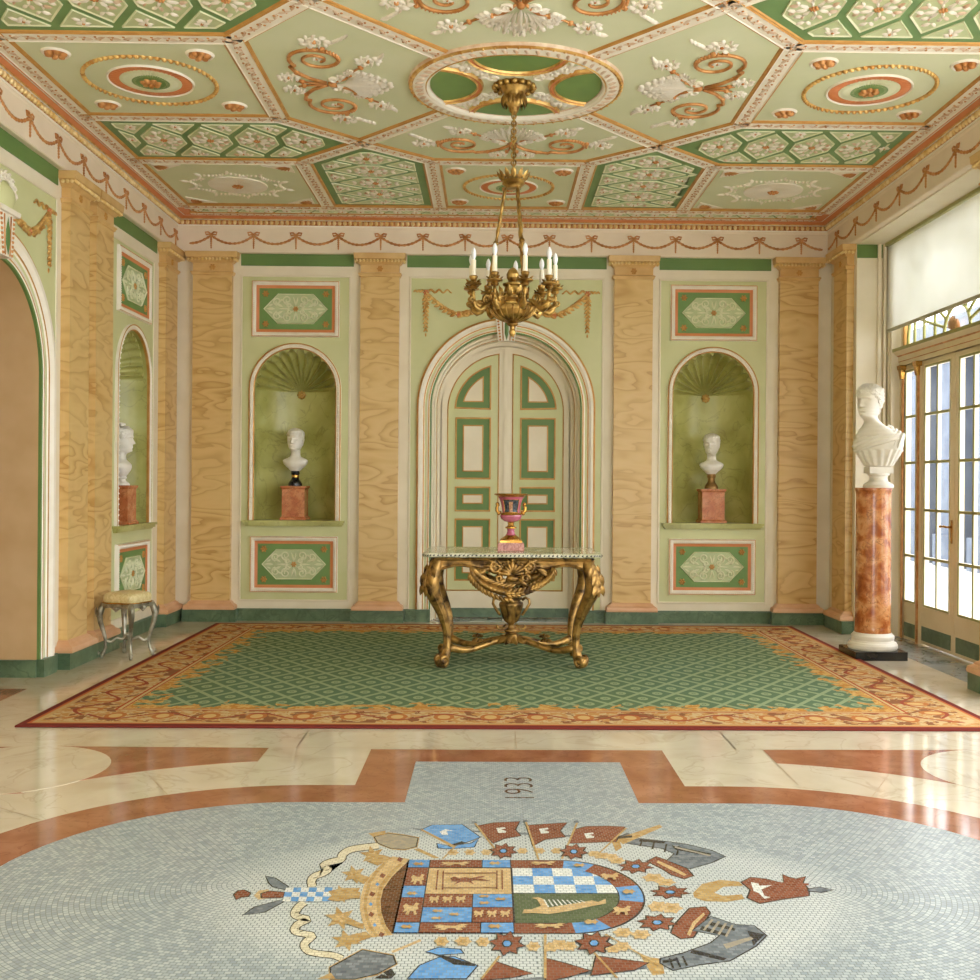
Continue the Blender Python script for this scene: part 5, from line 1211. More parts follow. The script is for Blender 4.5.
('mosaic_foliage','grey',[(0.997,3.852),(1.046,3.871),(1.082,3.845),(1.032,3.824),(0.992,3.835)]),
('mosaic_foliage','red',[(0.889,3.921),(1.013,3.908),(1.01,3.888),(0.883,3.897)]),
('mosaic_flower','dark',[(0.2443,4.2225),(0.2166,4.208),(0.2133,4.166),(0.1898,4.1836),(0.1678,4.1536),(0.1607,4.1926),(0.1327,4.1896),(0.1465,4.2284),(0.1277,4.2574),(0.1554,4.272),(0.1587,4.316),(0.1831,4.2974),(0.2052,4.3294),(0.2123,4.2884),(0.2403,4.2914),(0.2265,4.2516)]),
('mosaic_flower','red',[(0.239,4.224),(0.212,4.211),(0.211,4.171),(0.189,4.189),(0.169,4.159),(0.164,4.197),(0.137,4.193),(0.152,4.229),(0.133,4.256),(0.16,4.269),(0.161,4.311),(0.184,4.292),(0.204,4.324),(0.209,4.284),(0.236,4.288),(0.221,4.251)]),
('mosaic_flower','dark',[(0.203,4.24),(0.198,4.227),(0.193,4.215),(0.184,4.214),(0.176,4.215),(0.172,4.227),(0.17,4.24),(0.174,4.253),(0.18,4.265),(0.188,4.266),(0.196,4.265),(0.2,4.253)]),
('mosaic_flower','dark',[(0.2035,4.2397),(0.2001,4.229),(0.1944,4.2177),(0.185,4.2155),(0.1755,4.2178),(0.1707,4.2285),(0.1685,4.2403),(0.1719,4.251),(0.1777,4.2624),(0.1881,4.2645),(0.1977,4.262),(0.2014,4.2512)]),
('mosaic_flower','blue',[(0.198,4.24),(0.195,4.231),(0.191,4.222),(0.185,4.221),(0.179,4.222),(0.176,4.23),(0.174,4.24),(0.177,4.249),(0.181,4.258),(0.188,4.259),(0.194,4.258),(0.196,4.25)]),
('mosaic_flower','dark',[(0.4763,4.0627),(0.4424,4.0487),(0.4374,4.0101),(0.4098,4.0266),(0.3825,3.9977),(0.3756,4.0337),(0.3414,4.032),(0.3595,4.0684),(0.3377,4.0943),(0.3716,4.1083),(0.3755,4.1489),(0.4051,4.1314),(0.4325,4.1623),(0.4394,4.1233),(0.4746,4.126),(0.4545,4.0886)]),
('mosaic_flower','red',[(0.471,4.064),(0.438,4.052),(0.435,4.015),(0.409,4.032),(0.384,4.003),(0.379,4.038),(0.346,4.035),(0.365,4.069),(0.343,4.093),(0.376,4.105),(0.378,4.144),(0.406,4.126),(0.431,4.157),(0.436,4.119),(0.47,4.123),(0.449,4.088)]),
('mosaic_flower','dark',[(0.427,4.079),(0.421,4.067),(0.414,4.056),(0.404,4.055),(0.394,4.055),(0.39,4.066),(0.387,4.078),(0.393,4.09),(0.4,4.101),(0.41,4.102),(0.42,4.102),(0.425,4.091)]),
('mosaic_flower','dark',[(0.4275,4.0783),(0.4217,4.0672),(0.415,4.0574),(0.405,4.0555),(0.3948,4.0575),(0.3888,4.0681),(0.3865,4.0787),(0.3923,4.0898),(0.399,4.0996),(0.4097,4.1015),(0.4202,4.1005),(0.4253,4.0885)]),
('mosaic_flower','blue',[(0.422,4.079),(0.417,4.07),(0.412,4.062),(0.405,4.061),(0.398,4.062),(0.394,4.07),(0.392,4.078),(0.397,4.087),(0.402,4.095),(0.41,4.096),(0.417,4.096),(0.42,4.087)]),
('mosaic_flower','dark',[(0.5684,3.8087),(0.5322,3.7974),(0.5277,3.7662),(0.4978,3.7786),(0.4693,3.7558),(0.4617,3.7846),(0.4252,3.7833),(0.4445,3.8124),(0.4216,3.8342),(0.4577,3.8465),(0.4612,3.8788),(0.4922,3.8654),(0.5218,3.8892),(0.5284,3.8594),(0.5658,3.8607),(0.5455,3.8306)]),
('mosaic_flower','red',[(0.563,3.81),(0.528,3.801),(0.525,3.771),(0.497,3.784),(0.471,3.761),(0.465,3.789),(0.43,3.786),(0.45,3.813),(0.427,3.833),(0.462,3.843),(0.464,3.874),(0.493,3.86),(0.52,3.884),(0.525,3.855),(0.561,3.858),(0.54,3.83)]),
('mosaic_flower','dark',[(0.516,3.822),(0.51,3.812),(0.503,3.803),(0.492,3.802),(0.481,3.803),(0.477,3.812),(0.473,3.821),(0.48,3.831),(0.487,3.84),(0.498,3.841),(0.509,3.84),(0.513,3.831)]),
('mosaic_flower','dark',[(0.5165,3.8214),(0.5105,3.8118),(0.5035,3.8031),(0.493,3.8025),(0.4821,3.8033),(0.477,3.8117),(0.4735,3.8216),(0.4795,3.8312),(0.4862,3.8397),(0.497,3.8415),(0.5082,3.8395),(0.513,3.8313)]),
('mosaic_flower','blue',[(0.511,3.822),(0.506,3.815),(0.501,3.808),(0.493,3.808),(0.485,3.808),(0.482,3.814),(0.479,3.821),(0.484,3.828),(0.489,3.835),(0.497,3.836),(0.505,3.835),(0.508,3.829)]),
('mosaic_flower','dark',[(0.4764,3.5418),(0.4433,3.5286),(0.4385,3.4941),(0.4107,3.5085),(0.3833,3.4838),(0.3766,3.5157),(0.3423,3.5142),(0.3615,3.5464),(0.3396,3.5692),(0.3727,3.5824),(0.3774,3.6179),(0.4061,3.6034),(0.4336,3.6303),(0.4404,3.5963),(0.4747,3.5978),(0.4555,3.5646)]),
('mosaic_flower','red',[(0.471,3.543),(0.439,3.532),(0.436,3.499),(0.41,3.514),(0.385,3.489),(0.38,3.52),(0.347,3.517),(0.367,3.547),(0.345,3.568),(0.377,3.579),(0.38,3.613),(0.407,3.598),(0.432,3.625),(0.437,3.592),(0.47,3.595),(0.45,3.564)]),
('mosaic_flower','dark',[(0.428,3.556),(0.422,3.545),(0.415,3.535),(0.405,3.534),(0.395,3.535),(0.391,3.545),(0.388,3.555),(0.394,3.566),(0.401,3.576),(0.412,3.577),(0.421,3.576),(0.426,3.566)]),
('mosaic_flower','dark',[(0.4284,3.5552),(0.4226,3.5449),(0.4159,3.5363),(0.4064,3.5345),(0.396,3.5354),(0.3908,3.5452),(0.3885,3.5556),(0.3933,3.5658),(0.4002,3.5747),(0.411,3.5765),(0.4213,3.5744),(0.4262,3.5648)]),
('mosaic_flower','blue',[(0.423,3.556),(0.418,3.548),(0.413,3.541),(0.406,3.54),(0.399,3.54),(0.396,3.547),(0.394,3.555),(0.398,3.563),(0.403,3.57),(0.411,3.571),(0.418,3.57),(0.421,3.563)]),
('mosaic_flower','dark',[(0.2483,3.3767),(0.2185,3.3628),(0.2145,3.3251),(0.1889,3.3406),(0.1656,3.3137),(0.1586,3.3487),(0.1285,3.3468),(0.1435,3.3823),(0.1237,3.4084),(0.1535,3.4212),(0.1566,3.462),(0.1822,3.4444),(0.2063,3.4743),(0.2143,3.4364),(0.2445,3.4392),(0.2285,3.4026)]),
('mosaic_flower','red',[(0.243,3.378),(0.214,3.366),(0.212,3.33),(0.188,3.346),(0.167,3.319),(0.162,3.353),(0.133,3.35),(0.149,3.383),(0.129,3.407),(0.158,3.418),(0.159,3.457),(0.183,3.439),(0.205,3.469),(0.211,3.432),(0.24,3.436),(0.223,3.402)]),
('mosaic_flower','dark',[(0.204,3.392),(0.199,3.381),(0.193,3.37),(0.184,3.369),(0.175,3.37),(0.171,3.38),(0.168,3.392),(0.173,3.404),(0.179,3.415),(0.188,3.416),(0.197,3.415),(0.201,3.404)]),
('mosaic_flower','dark',[(0.2045,3.3913),(0.1999,3.3815),(0.1942,3.3715),(0.1839,3.3695),(0.1746,3.3717),(0.1698,3.3813),(0.1675,3.3923),(0.171,3.4033),(0.1783,3.4138),(0.188,3.4145),(0.1971,3.4135),(0.2023,3.4026)]),
('mosaic_flower','blue',[(0.199,3.392),(0.195,3.384),(0.191,3.376),(0.184,3.375),(0.178,3.376),(0.175,3.383),(0.173,3.392),(0.176,3.401),(0.181,3.409),(0.188,3.409),(0.194,3.409),(0.197,3.401)]),
('mosaic_flower','dark',[(-0.0336,4.2248),(-0.0602,4.2093),(-0.0605,4.1651),(-0.0849,4.1836),(-0.1038,4.1506),(-0.1142,4.1925),(-0.1412,4.1894),(-0.1304,4.2311),(-0.1504,4.2612),(-0.1238,4.2767),(-0.1233,4.324),(-0.099,4.3034),(-0.0792,4.3384),(-0.0688,4.2945),(-0.0418,4.2976),(-0.0536,4.2548)]),
('mosaic_flower','red',[(-0.039,4.226),(-0.065,4.212),(-0.063,4.17),(-0.086,4.189),(-0.103,4.156),(-0.111,4.197),(-0.137,4.193),(-0.125,4.232),(-0.145,4.26),(-0.119,4.274),(-0.121,4.319),(-0.098,4.298),(-0.08,4.333),(-0.072,4.29),(-0.046,4.294),(-0.059,4.254)]),
('mosaic_flower','dark',[(-0.076,4.243),(-0.079,4.229),(-0.084,4.217),(-0.092,4.216),(-0.1,4.216),(-0.104,4.229),(-0.108,4.243),(-0.104,4.257),(-0.1,4.269),(-0.091,4.271),(-0.083,4.27),(-0.079,4.257)]),
('mosaic_flower','dark',[(-0.0745,4.2427),(-0.0778,4.2313),(-0.0824,4.2198),(-0.0915,4.2175),(-0.1013,4.2186),(-0.1063,4.2314),(-0.1095,4.243),(-0.1062,4.2549),(-0.1004,4.2663),(-0.0925,4.2685),(-0.0829,4.2676),(-0.0767,4.2546)]),
('mosaic_flower','blue',[(-0.08,4.243),(-0.083,4.233),(-0.086,4.224),(-0.092,4.223),(-0.098,4.223),(-0.101,4.233),(-0.104,4.243),(-0.101,4.253),(-0.097,4.262),(-0.092,4.263),(-0.086,4.263),(-0.082,4.253)]),
('mosaic_flower','dark',[(0.2433,4.2186),(0.2156,4.203),(0.2112,4.1589),(0.1879,4.1776),(0.1658,4.1446),(0.1587,4.1866),(0.1307,4.1836),(0.1445,4.2244),(0.1257,4.2555),(0.1534,4.27),(0.1568,4.317),(0.1811,4.2974),(0.2042,4.3324),(0.2114,4.2884),(0.2403,4.2914),(0.2255,4.2485)]),
('mosaic_flower','red',[(0.238,4.22),(0.211,4.206),(0.209,4.164),(0.187,4.183),(0.167,4.15),(0.162,4.191),(0.135,4.187),(0.15,4.225),(0.131,4.254),(0.158,4.267),(0.159,4.312),(0.182,4.292),(0.203,4.327),(0.208,4.284),(0.236,4.288),(0.22,4.248)]),
('mosaic_flower','dark',[(0.202,4.237),(0.197,4.223),(0.191,4.21),(0.183,4.209),(0.175,4.21),(0.171,4.223),(0.168,4.236),(0.173,4.25),(0.179,4.263),(0.187,4.264),(0.195,4.263),(0.199,4.251)]),
('mosaic_flower','dark',[(0.2025,4.2367),(0.1991,4.225),(0.1923,4.2126),(0.183,4.2105),(0.1732,4.213),(0.1696,4.2249),(0.1675,4.2362),(0.1708,4.2488),(0.1766,4.2603),(0.1859,4.2625),(0.1967,4.26),(0.2004,4.2481)]),
('mosaic_flower','blue',[(0.197,4.237),(0.194,4.227),(0.189,4.217),(0.183,4.216),(0.177,4.217),(0.175,4.226),(0.173,4.236),(0.176,4.247),(0.18,4.256),(0.186,4.257),(0.193,4.256),(0.195,4.247)]),
('mosaic_flower','dark',[(-0.0307,3.3697),(-0.0573,3.3552),(-0.0587,3.31),(-0.083,3.3296),(-0.1028,3.2966),(-0.1132,3.3376),(-0.1413,3.3356),(-0.1294,3.3761),(-0.1504,3.4062),(-0.1238,3.4218),(-0.1224,3.469),(-0.097,3.4494),(-0.0761,3.4844),(-0.0667,3.4394),(-0.0378,3.4425),(-0.0506,3.3998)]),
('mosaic_flower','red',[(-0.036,3.371),(-0.062,3.358),(-0.061,3.315),(-0.084,3.335),(-0.102,3.302),(-0.11,3.342),(-0.137,3.339),(-0.124,3.377),(-0.145,3.405),(-0.119,3.419),(-0.12,3.464),(-0.096,3.444),(-0.077,3.479),(-0.07,3.435),(-0.042,3.439),(-0.056,3.399)]),
('mosaic_flower','dark',[(-0.073,3.388),(-0.077,3.375),(-0.082,3.362),(-0.091,3.361),(-0.099,3.362),(-0.103,3.374),(-0.107,3.388),(-0.103,3.402),(-0.098,3.415),(-0.09,3.416),(-0.081,3.415),(-0.077,3.402)]),
('mosaic_flower','dark',[(-0.0725,3.3877),(-0.0758,3.3763),(-0.0804,3.3648),(-0.0899,3.3625),(-0.1005,3.3648),(-0.1053,3.3766),(-0.1075,3.388),(-0.1053,3.3996),(-0.0991,3.4126),(-0.09,3.4135),(-0.0809,3.4126),(-0.0747,3.3996)]),
('mosaic_flower','blue',[(-0.078,3.388),(-0.081,3.378),(-0.084,3.369),(-0.09,3.368),(-0.097,3.369),(-0.1,3.378),(-0.102,3.388),(-0.1,3.398),(-0.096,3.408),(-0.09,3.408),(-0.084,3.408),(-0.08,3.398)]),
('mosaic_flower','dark',[(0.2453,3.3746),(0.2165,3.3599),(0.2112,3.318),(0.1868,3.3356),(0.1627,3.3047),(0.1556,3.3437),(0.1255,3.3418),(0.1415,3.3805),(0.1217,3.4094),(0.1514,3.424),(0.1546,3.469),(0.1811,3.4504),(0.2053,3.4834),(0.2124,3.4414),(0.2434,3.4442),(0.2265,3.4035)]),
('mosaic_flower','red',[(0.24,3.376),(0.212,3.363),(0.209,3.323),(0.186,3.341),(0.164,3.31),(0.159,3.348),(0.13,3.345),(0.147,3.381),(0.127,3.408),(0.156,3.421),(0.157,3.464),(0.182,3.445),(0.204,3.478),(0.209,3.437),(0.239,3.441),(0.221,3.403)]),
('mosaic_flower','dark',[(0.202,3.392),(0.197,3.379),(0.19,3.367),(0.181,3.366),(0.173,3.367),(0.169,3.379),(0.166,3.392),(0.171,3.405),(0.177,3.417),(0.186,3.418),(0.195,3.417),(0.199,3.405)]),
('mosaic_flower','dark',[(0.2025,3.3914),(0.198,3.3808),(0.1923,3.3696),(0.1819,3.3675),(0.1725,3.3698),(0.1677,3.3805),(0.1655,3.3925),(0.1699,3.4041),(0.176,3.4156),(0.186,3.4165),(0.1952,3.4155),(0.2003,3.4034)]),
('mosaic_flower','blue',[(0.197,3.392),(0.193,3.383),(0.189,3.374),(0.182,3.373),(0.176,3.374),(0.173,3.382),(0.171,3.392),(0.175,3.402),(0.179,3.411),(0.186,3.411),(0.192,3.411),(0.195,3.402)]),
('mosaic_chain','sand',[(-0.264,4.225),(-0.273,4.212),(-0.277,4.193),(-0.289,4.2),(-0.302,4.196),(-0.304,4.216),(-0.313,4.232),(-0.304,4.245),(-0.3,4.264),(-0.288,4.257),(-0.275,4.261),(-0.273,4.24)]),
('mosaic_chain','gold',[(-0.276,4.223),(-0.284,4.219),(-0.288,4.209),(-0.292,4.219),(-0.3,4.222),(-0.296,4.232),(-0.297,4.244),(-0.289,4.24),(-0.282,4.244),(-0.282,4.232)]),
('mosaic_chain','sand',[(-0.198,4.226),(-0.208,4.213),(-0.212,4.194),(-0.225,4.202),(-0.237,4.198),(-0.239,4.218),(-0.248,4.233),(-0.238,4.246),(-0.234,4.265),(-0.222,4.258),(-0.209,4.262),(-0.207,4.241)]),
('mosaic_chain','gold',[(-0.211,4.224),(-0.219,4.22),(-0.223,4.21),(-0.227,4.22),(-0.235,4.223),(-0.231,4.233),(-0.231,4.245),(-0.224,4.241),(-0.216,4.246),(-0.216,4.233)]),
('mosaic_chain','sand',[(-0.133,4.227),(-0.144,4.214),(-0.148,4.195),(-0.16,4.203),(-0.172,4.199),(-0.174,4.219),(-0.183,4.234),(-0.173,4.247),(-0.169,4.266),(-0.156,4.259),(-0.144,4.263),(-0.142,4.242)]),
('mosaic_chain','gold',[(-0.146,4.225),(-0.154,4.221),(-0.158,4.211),(-0.162,4.221),(-0.17,4.224),(-0.165,4.234),(-0.166,4.246),(-0.158,4.242),(-0.151,4.247),(-0.151,4.234)]),
('mosaic_chain','sand',[(0.008,4.244),(-0.002,4.231),(-0.007,4.212),(-0.019,4.219),(-0.032,4.215),(-0.033,4.235),(-0.041,4.251),(-0.031,4.263),(-0.026,4.283),(-0.014,4.276),(-0.001,4.28),(0,4.259)]),
('mosaic_chain','gold',[(-0.005,4.241),(-0.012,4.238),(-0.017,4.227),(-0.021,4.237),(-0.029,4.241),(-0.024,4.25),(-0.024,4.263),(-0.016,4.259),(-0.009,4.263),(-0.009,4.251)]),
('mosaic_chain','sand',[(0.076,4.245),(0.065,4.232),(0.059,4.213),(0.048,4.22),(0.035,4.216),(0.034,4.236),(0.026,4.252),(0.037,4.265),(0.042,4.284),(0.054,4.277),(0.067,4.281),(0.068,4.26)]),
('mosaic_chain','gold',[(0.063,4.243),(0.055,4.239),(0.05,4.229),(0.046,4.239),(0.039,4.242),(0.044,4.252),(0.044,4.264),(0.051,4.26),(0.059,4.265),(0.058,4.252)]),
('mosaic_chain','sand',[(0.143,4.246),(0.132,4.233),(0.126,4.214),(0.115,4.221),(0.102,4.217),(0.101,4.237),(0.094,4.253),(0.105,4.266),(0.11,4.286),(0.122,4.278),(0.135,4.282),(0.136,4.261)]),
('mosaic_chain','gold',[(0.13,4.244),(0.122,4.24),(0.117,4.23),(0.113,4.24),(0.106,4.243),(0.111,4.253),(0.112,4.265),(0.119,4.261),(0.127,4.266),(0.126,4.253)]),
('mosaic_chain','sand',[(0.29,4.212),(0.277,4.2),(0.27,4.181),(0.257,4.188),(0.242,4.184),(0.242,4.204),(0.233,4.219),(0.246,4.232),(0.253,4.251),(0.266,4.244),(0.282,4.248),(0.282,4.227)]),
('mosaic_chain','gold',[(0.275,4.21),(0.266,4.206),(0.26,4.196),(0.256,4.206),(0.247,4.209),(0.254,4.219),(0.255,4.231),(0.263,4.227),(0.271,4.232),(0.27,4.219)]),
('mosaic_chain','sand',[(0.358,4.18),(0.345,4.168),(0.337,4.149),(0.325,4.156),(0.31,4.153),(0.31,4.172),(0.302,4.187),(0.315,4.2),(0.322,4.219),(0.335,4.211),(0.35,4.215),(0.35,4.195)]),
('mosaic_chain','gold',[(0.343,4.178),(0.334,4.175),(0.328,4.165),(0.324,4.174),(0.316,4.177),(0.322,4.187),(0.323,4.199),(0.331,4.195),(0.34,4.2),(0.338,4.188)]),
('mosaic_chain','sand',[(0.329,4.19),(0.311,4.176),(0.302,4.156),(0.284,4.164),(0.263,4.16),(0.262,4.181),(0.25,4.197),(0.268,4.21),(0.277,4.231),(0.296,4.223),(0.317,4.227),(0.317,4.206)]),
('mosaic_chain','gold',[(0.308,4.187),(0.296,4.183),(0.288,4.173),(0.282,4.183),(0.27,4.186),(0.278,4.197),(0.279,4.21),(0.291,4.206),(0.303,4.21),(0.301,4.197)]),
('mosaic_chain','sand',[(0.377,4.137),(0.361,4.123),(0.353,4.104),(0.337,4.111),(0.318,4.107),(0.318,4.128),(0.308,4.143),(0.324,4.157),(0.332,4.177),(0.349,4.169),(0.367,4.173),(0.367,4.152)]),
('mosaic_chain','gold',[(0.359,4.134),(0.348,4.13),(0.341,4.12),(0.335,4.13),(0.325,4.133),(0.333,4.143),(0.334,4.156),(0.344,4.152),(0.355,4.157),(0.353,4.144)]),
('mosaic_chain','sand',[(0.5,3.955),(0.479,3.94),(0.468,3.916),(0.448,3.925),(0.424,3.92),(0.425,3.945),(0.412,3.964),(0.433,3.98),(0.444,4.005),(0.465,3.995),(0.489,4),(0.488,3.975)]),
('mosaic_chain','gold',[(0.477,3.953),(0.463,3.948),(0.453,3.935),(0.447,3.948),(0.434,3.951),(0.444,3.964),(0.446,3.979),(0.458,3.974),(0.472,3.98),(0.47,3.965)]),
('mosaic_chain','sand',[(0.533,3.911),(0.514,3.898),(0.504,3.877),(0.486,3.885),(0.465,3.881),(0.466,3.902),(0.455,3.918),(0.473,3.932),(0.484,3.953),(0.502,3.945),(0.523,3.95),(0.522,3.928)]),
('mosaic_chain','gold',[(0.512,3.909),(0.499,3.905),(0.491,3.894),(0.485,3.905),(0.474,3.908),(0.483,3.918),(0.485,3.932),(0.496,3.928),(0.508,3.932),(0.506,3.919)]),
('mosaic_chain','sand',[(0.468,3.684),(0.449,3.667),(0.439,3.641),(0.422,3.651),(0.403,3.646),(0.404,3.673),(0.394,3.693),(0.412,3.711),(0.423,3.738),(0.44,3.727),(0.46,3.733),(0.458,3.705)]),
('mosaic_chain','gold',[(0.448,3.681),(0.436,3.676),(0.427,3.662),(0.422,3.676),(0.412,3.68),(0.421,3.693),(0.423,3.71),(0.433,3.705),(0.445,3.711),(0.443,3.694)]),
('mosaic_chain','sand',[(0.517,3.671),(0.496,3.654),(0.485,3.629),(0.467,3.639),(0.445,3.633),(0.446,3.66),(0.435,3.681),(0.455,3.698),(0.467,3.725),(0.485,3.714),(0.508,3.72),(0.506,3.692)]),
('mosaic_chain','gold',[(0.495,3.669),(0.481,3.664),(0.472,3.65),(0.467,3.663),(0.455,3.667),(0.465,3.681),(0.467,3.697),(0.478,3.692),(0.492,3.698),(0.489,3.681)]),
('mosaic_chain','sand',[(0.319,3.47),(0.303,3.457),(0.294,3.436),(0.278,3.444),(0.26,3.44),(0.26,3.461),(0.25,3.478),(0.266,3.492),(0.274,3.513),(0.291,3.505),(0.31,3.509),(0.309,3.487)]),
('mosaic_chain','gold',[(0.301,3.468),(0.29,3.464),(0.282,3.453),(0.277,3.464),(0.267,3.467),(0.275,3.478),(0.276,3.491),(0.286,3.487),(0.297,3.492),(0.295,3.478)]),
('mosaic_chain','sand',[(0.376,3.455),(0.359,3.441),(0.35,3.421),(0.335,3.429),(0.316,3.424),(0.316,3.446),(0.307,3.462),(0.323,3.476),(0.332,3.497),(0.348,3.489),(0.367,3.493),(0.366,3.471)]),
('mosaic_chain','gold',[(0.357,3.452),(0.346,3.448),(0.339,3.438),(0.334,3.448),(0.324,3.451),(0.332,3.462),(0.333,3.475),(0.343,3.471),(0.354,3.476),(0.352,3.463)]),
('mosaic_chain','sand',[(0.106,3.375),(0.091,3.361),(0.083,3.339),(0.067,3.348),(0.049,3.343),(0.048,3.366),(0.038,3.383),(0.053,3.398),(0.06,3.42),(0.076,3.412),(0.094,3.416),(0.095,3.393)]),
('mosaic_chain','gold',[(0.088,3.373),(0.077,3.369),(0.07,3.357),(0.065,3.368),(0.055,3.372),(0.062,3.383),(0.062,3.397),(0.072,3.393),(0.083,3.398),(0.082,3.384)]),
('mosaic_chain','sand',[(0.269,3.346),(0.256,3.336),(0.249,3.321),(0.236,3.327),(0.221,3.324),(0.221,3.339),(0.212,3.351),(0.225,3.361),(0.232,3.377),(0.245,3.371),(0.26,3.374),(0.26,3.358)]),
('mosaic_chain','gold',[(0.254,3.344),(0.245,3.341),(0.239,3.333),(0.235,3.341),(0.226,3.343),(0.233,3.351),(0.233,3.361),(0.241,3.358),(0.25,3.361),(0.249,3.352)]),
('mosaic_chain','sand',[(-0.27,3.4),(-0.28,3.386),(-0.284,3.367),(-0.296,3.374),(-0.308,3.37),(-0.311,3.391),(-0.321,3.407),(-0.311,3.42),(-0.307,3.441),(-0.295,3.433),(-0.282,3.437),(-0.279,3.416)]),
('mosaic_chain','gold',[(-0.283,3.397),(-0.29,3.394),(-0.294,3.383),(-0.299,3.393),(-0.307,3.397),(-0.303,3.407),(-0.304,3.42),(-0.296,3.416),(-0.289,3.42),(-0.288,3.407)]),
('mosaic_chain','sand',[(-0.199,3.401),(-0.211,3.387),(-0.215,3.368),(-0.229,3.375),(-0.244,3.371),(-0.246,3.392),(-0.257,3.408),(-0.245,3.421),(-0.241,3.442),(-0.227,3.434),(-0.212,3.438),(-0.209,3.417)]),
('mosaic_chain','gold',[(-0.214,3.398),(-0.222,3.395),(-0.227,3.384),(-0.233,3.394),(-0.241,3.398),(-0.236,3.408),(-0.237,3.421),(-0.228,3.417),(-0.22,3.421),(-0.22,3.408)]),
('mosaic_chain','sand',[(-0.14,3.397),(-0.15,3.384),(-0.155,3.364),(-0.167,3.372),(-0.179,3.368),(-0.181,3.388),(-0.19,3.404),(-0.18,3.418),(-0.176,3.438),(-0.164,3.43),(-0.151,3.434),(-0.149,3.413)]),
('mosaic_chain','gold',[(-0.153,3.395),(-0.161,3.391),(-0.165,3.38),(-0.169,3.391),(-0.177,3.394),(-0.172,3.404),(-0.173,3.417),(-0.165,3.413),(-0.158,3.417),(-0.158,3.405)]),
('mosaic_chain','sand',[(0.017,3.363),(0.006,3.351),(0.001,3.331),(-0.01,3.339),(-0.023,3.335),(-0.024,3.355),(-0.032,3.371),(-0.021,3.384),(-0.016,3.404),(-0.004,3.396),(0.008,3.4),(0.009,3.379)]),
('mosaic_chain','gold',[(0.004,3.361),(-0.003,3.358),(-0.008,3.347),(-0.012,3.357),(-0.019,3.36),(-0.014,3.37),(-0.014,3.383),(-0.007,3.379),(0,3.384),(-0,3.371)]),
('mosaic_chain','sand',[(0.076,3.36),(0.064,3.347),(0.058,3.328),(0.046,3.335),(0.032,3.331),(0.031,3.351),(0.023,3.367),(0.035,3.38),(0.041,3.4),(0.053,3.392),(0.067,3.396),(0.068,3.375)]),
('mosaic_chain','gold',[(0.062,3.358),(0.054,3.354),(0.049,3.344),(0.044,3.354),(0.037,3.357),(0.042,3.367),(0.042,3.379),(0.05,3.375),(0.058,3.38),(0.057,3.367)]),
('mosaic_chain','sand',[(0.132,3.365),(0.12,3.352),(0.115,3.333),(0.103,3.34),(0.09,3.336),(0.09,3.357),(0.083,3.372),(0.094,3.385),(0.1,3.405),(0.111,3.398),(0.124,3.402),(0.124,3.381)]),
('mosaic_chain','gold',[(0.119,3.363),(0.111,3.359),(0.106,3.349),(0.102,3.359),(0.095,3.362),(0.1,3.372),(0.101,3.385),(0.108,3.381),(0.116,3.385),(0.115,3.373)]),
('mosaic_chain','sand',[(0.299,3.363),(0.285,3.35),(0.277,3.331),(0.264,3.338),(0.248,3.334),(0.248,3.354),(0.239,3.37),(0.253,3.383),(0.261,3.403),(0.275,3.395),(0.291,3.399),(0.291,3.379)]),
('mosaic_chain','gold',[(0.283,3.361),(0.274,3.357),(0.267,3.347),(0.263,3.357),(0.254,3.36),(0.261,3.37),(0.262,3.382),(0.271,3.378),(0.28,3.383),(0.278,3.37)]),
('mosaic_banner','dark',[(-0.3445,3.3295),(-0.3043,3.3643),(-0.2325,3.3502),(-0.2212,3.3172),(-0.3009,3.3036)]),
('mosaic_banner','blue',[(-0.339,3.33),(-0.303,3.359),(-0.236,3.346),(-0.226,3.32),(-0.3,3.309)]),
('mosaic_banner','dark',[(-0.3015,3.2919),(-0.2515,3.2993),(-0.1767,3.2344),(-0.2098,3.1465),(-0.3865,3.1458),(-0.3566,3.2379)]),
('mosaic_banner','blue',[(-0.299,3.287),(-0.253,3.294),(-0.182,3.233),(-0.213,3.151),(-0.382,3.149),(-0.352,3.235)]),
('mosaic_banner','dark',[(-0.305,3.302),(-0.286,3.302),(-0.187,3.245),(-0.187,3.229),(-0.251,3.24)]),
('mosaic_banner','dark',[(-0.1286,3.2673),(-0.0737,3.2264),(-0.0135,3.1825),(-0.0763,3.1528),(-0.1721,3.1343)]),
('mosaic_banner','red',[(-0.127,3.262),(-0.077,3.222),(-0.019,3.183),(-0.078,3.158),(-0.168,3.138)]),
('mosaic_banner','dark',[(0.0245,3.2899),(0.092,3.2496),(0.1595,3.2008),(0.0855,3.1551),(0.0159,3.1265)]),
('mosaic_banner','red',[(0.027,3.285),(0.089,3.245),(0.154,3.201),(0.083,3.16),(0.019,3.131)]),
('mosaic_banner','dark',[(0.1793,3.3048),(0.2416,3.2853),(0.3393,3.2554),(0.2887,3.2022),(0.1512,3.167)]),
('mosaic_banner','red',[(0.182,3.3),(0.24,3.28),(0.334,3.254),(0.286,3.207),(0.155,3.171)]),
('mosaic_banner','gold',[(-0.118,3.3),(-0.109,3.3),(-0.164,3.147),(-0.172,3.147)]),
('mosaic_banner','gold',[(0.03,3.459),(0.038,3.459),(0.022,3.15),(0.014,3.15)]),
('mosaic_banner','gold',[(0.16,3.369),(0.168,3.369),(0.233,3.153),(0.225,3.153)]),
('mosaic_banner','gold',[(0.222,3.461),(0.231,3.461),(0.371,3.234),(0.363,3.234)]),
('mosaic_medal','gold',[(-0.623,4.414),(-0.564,4.469),(-0.494,4.441),(-0.432,4.408),(-0.432,4.284),(-0.479,4.249),(-0.533,4.26),(-0.598,4.327)]),
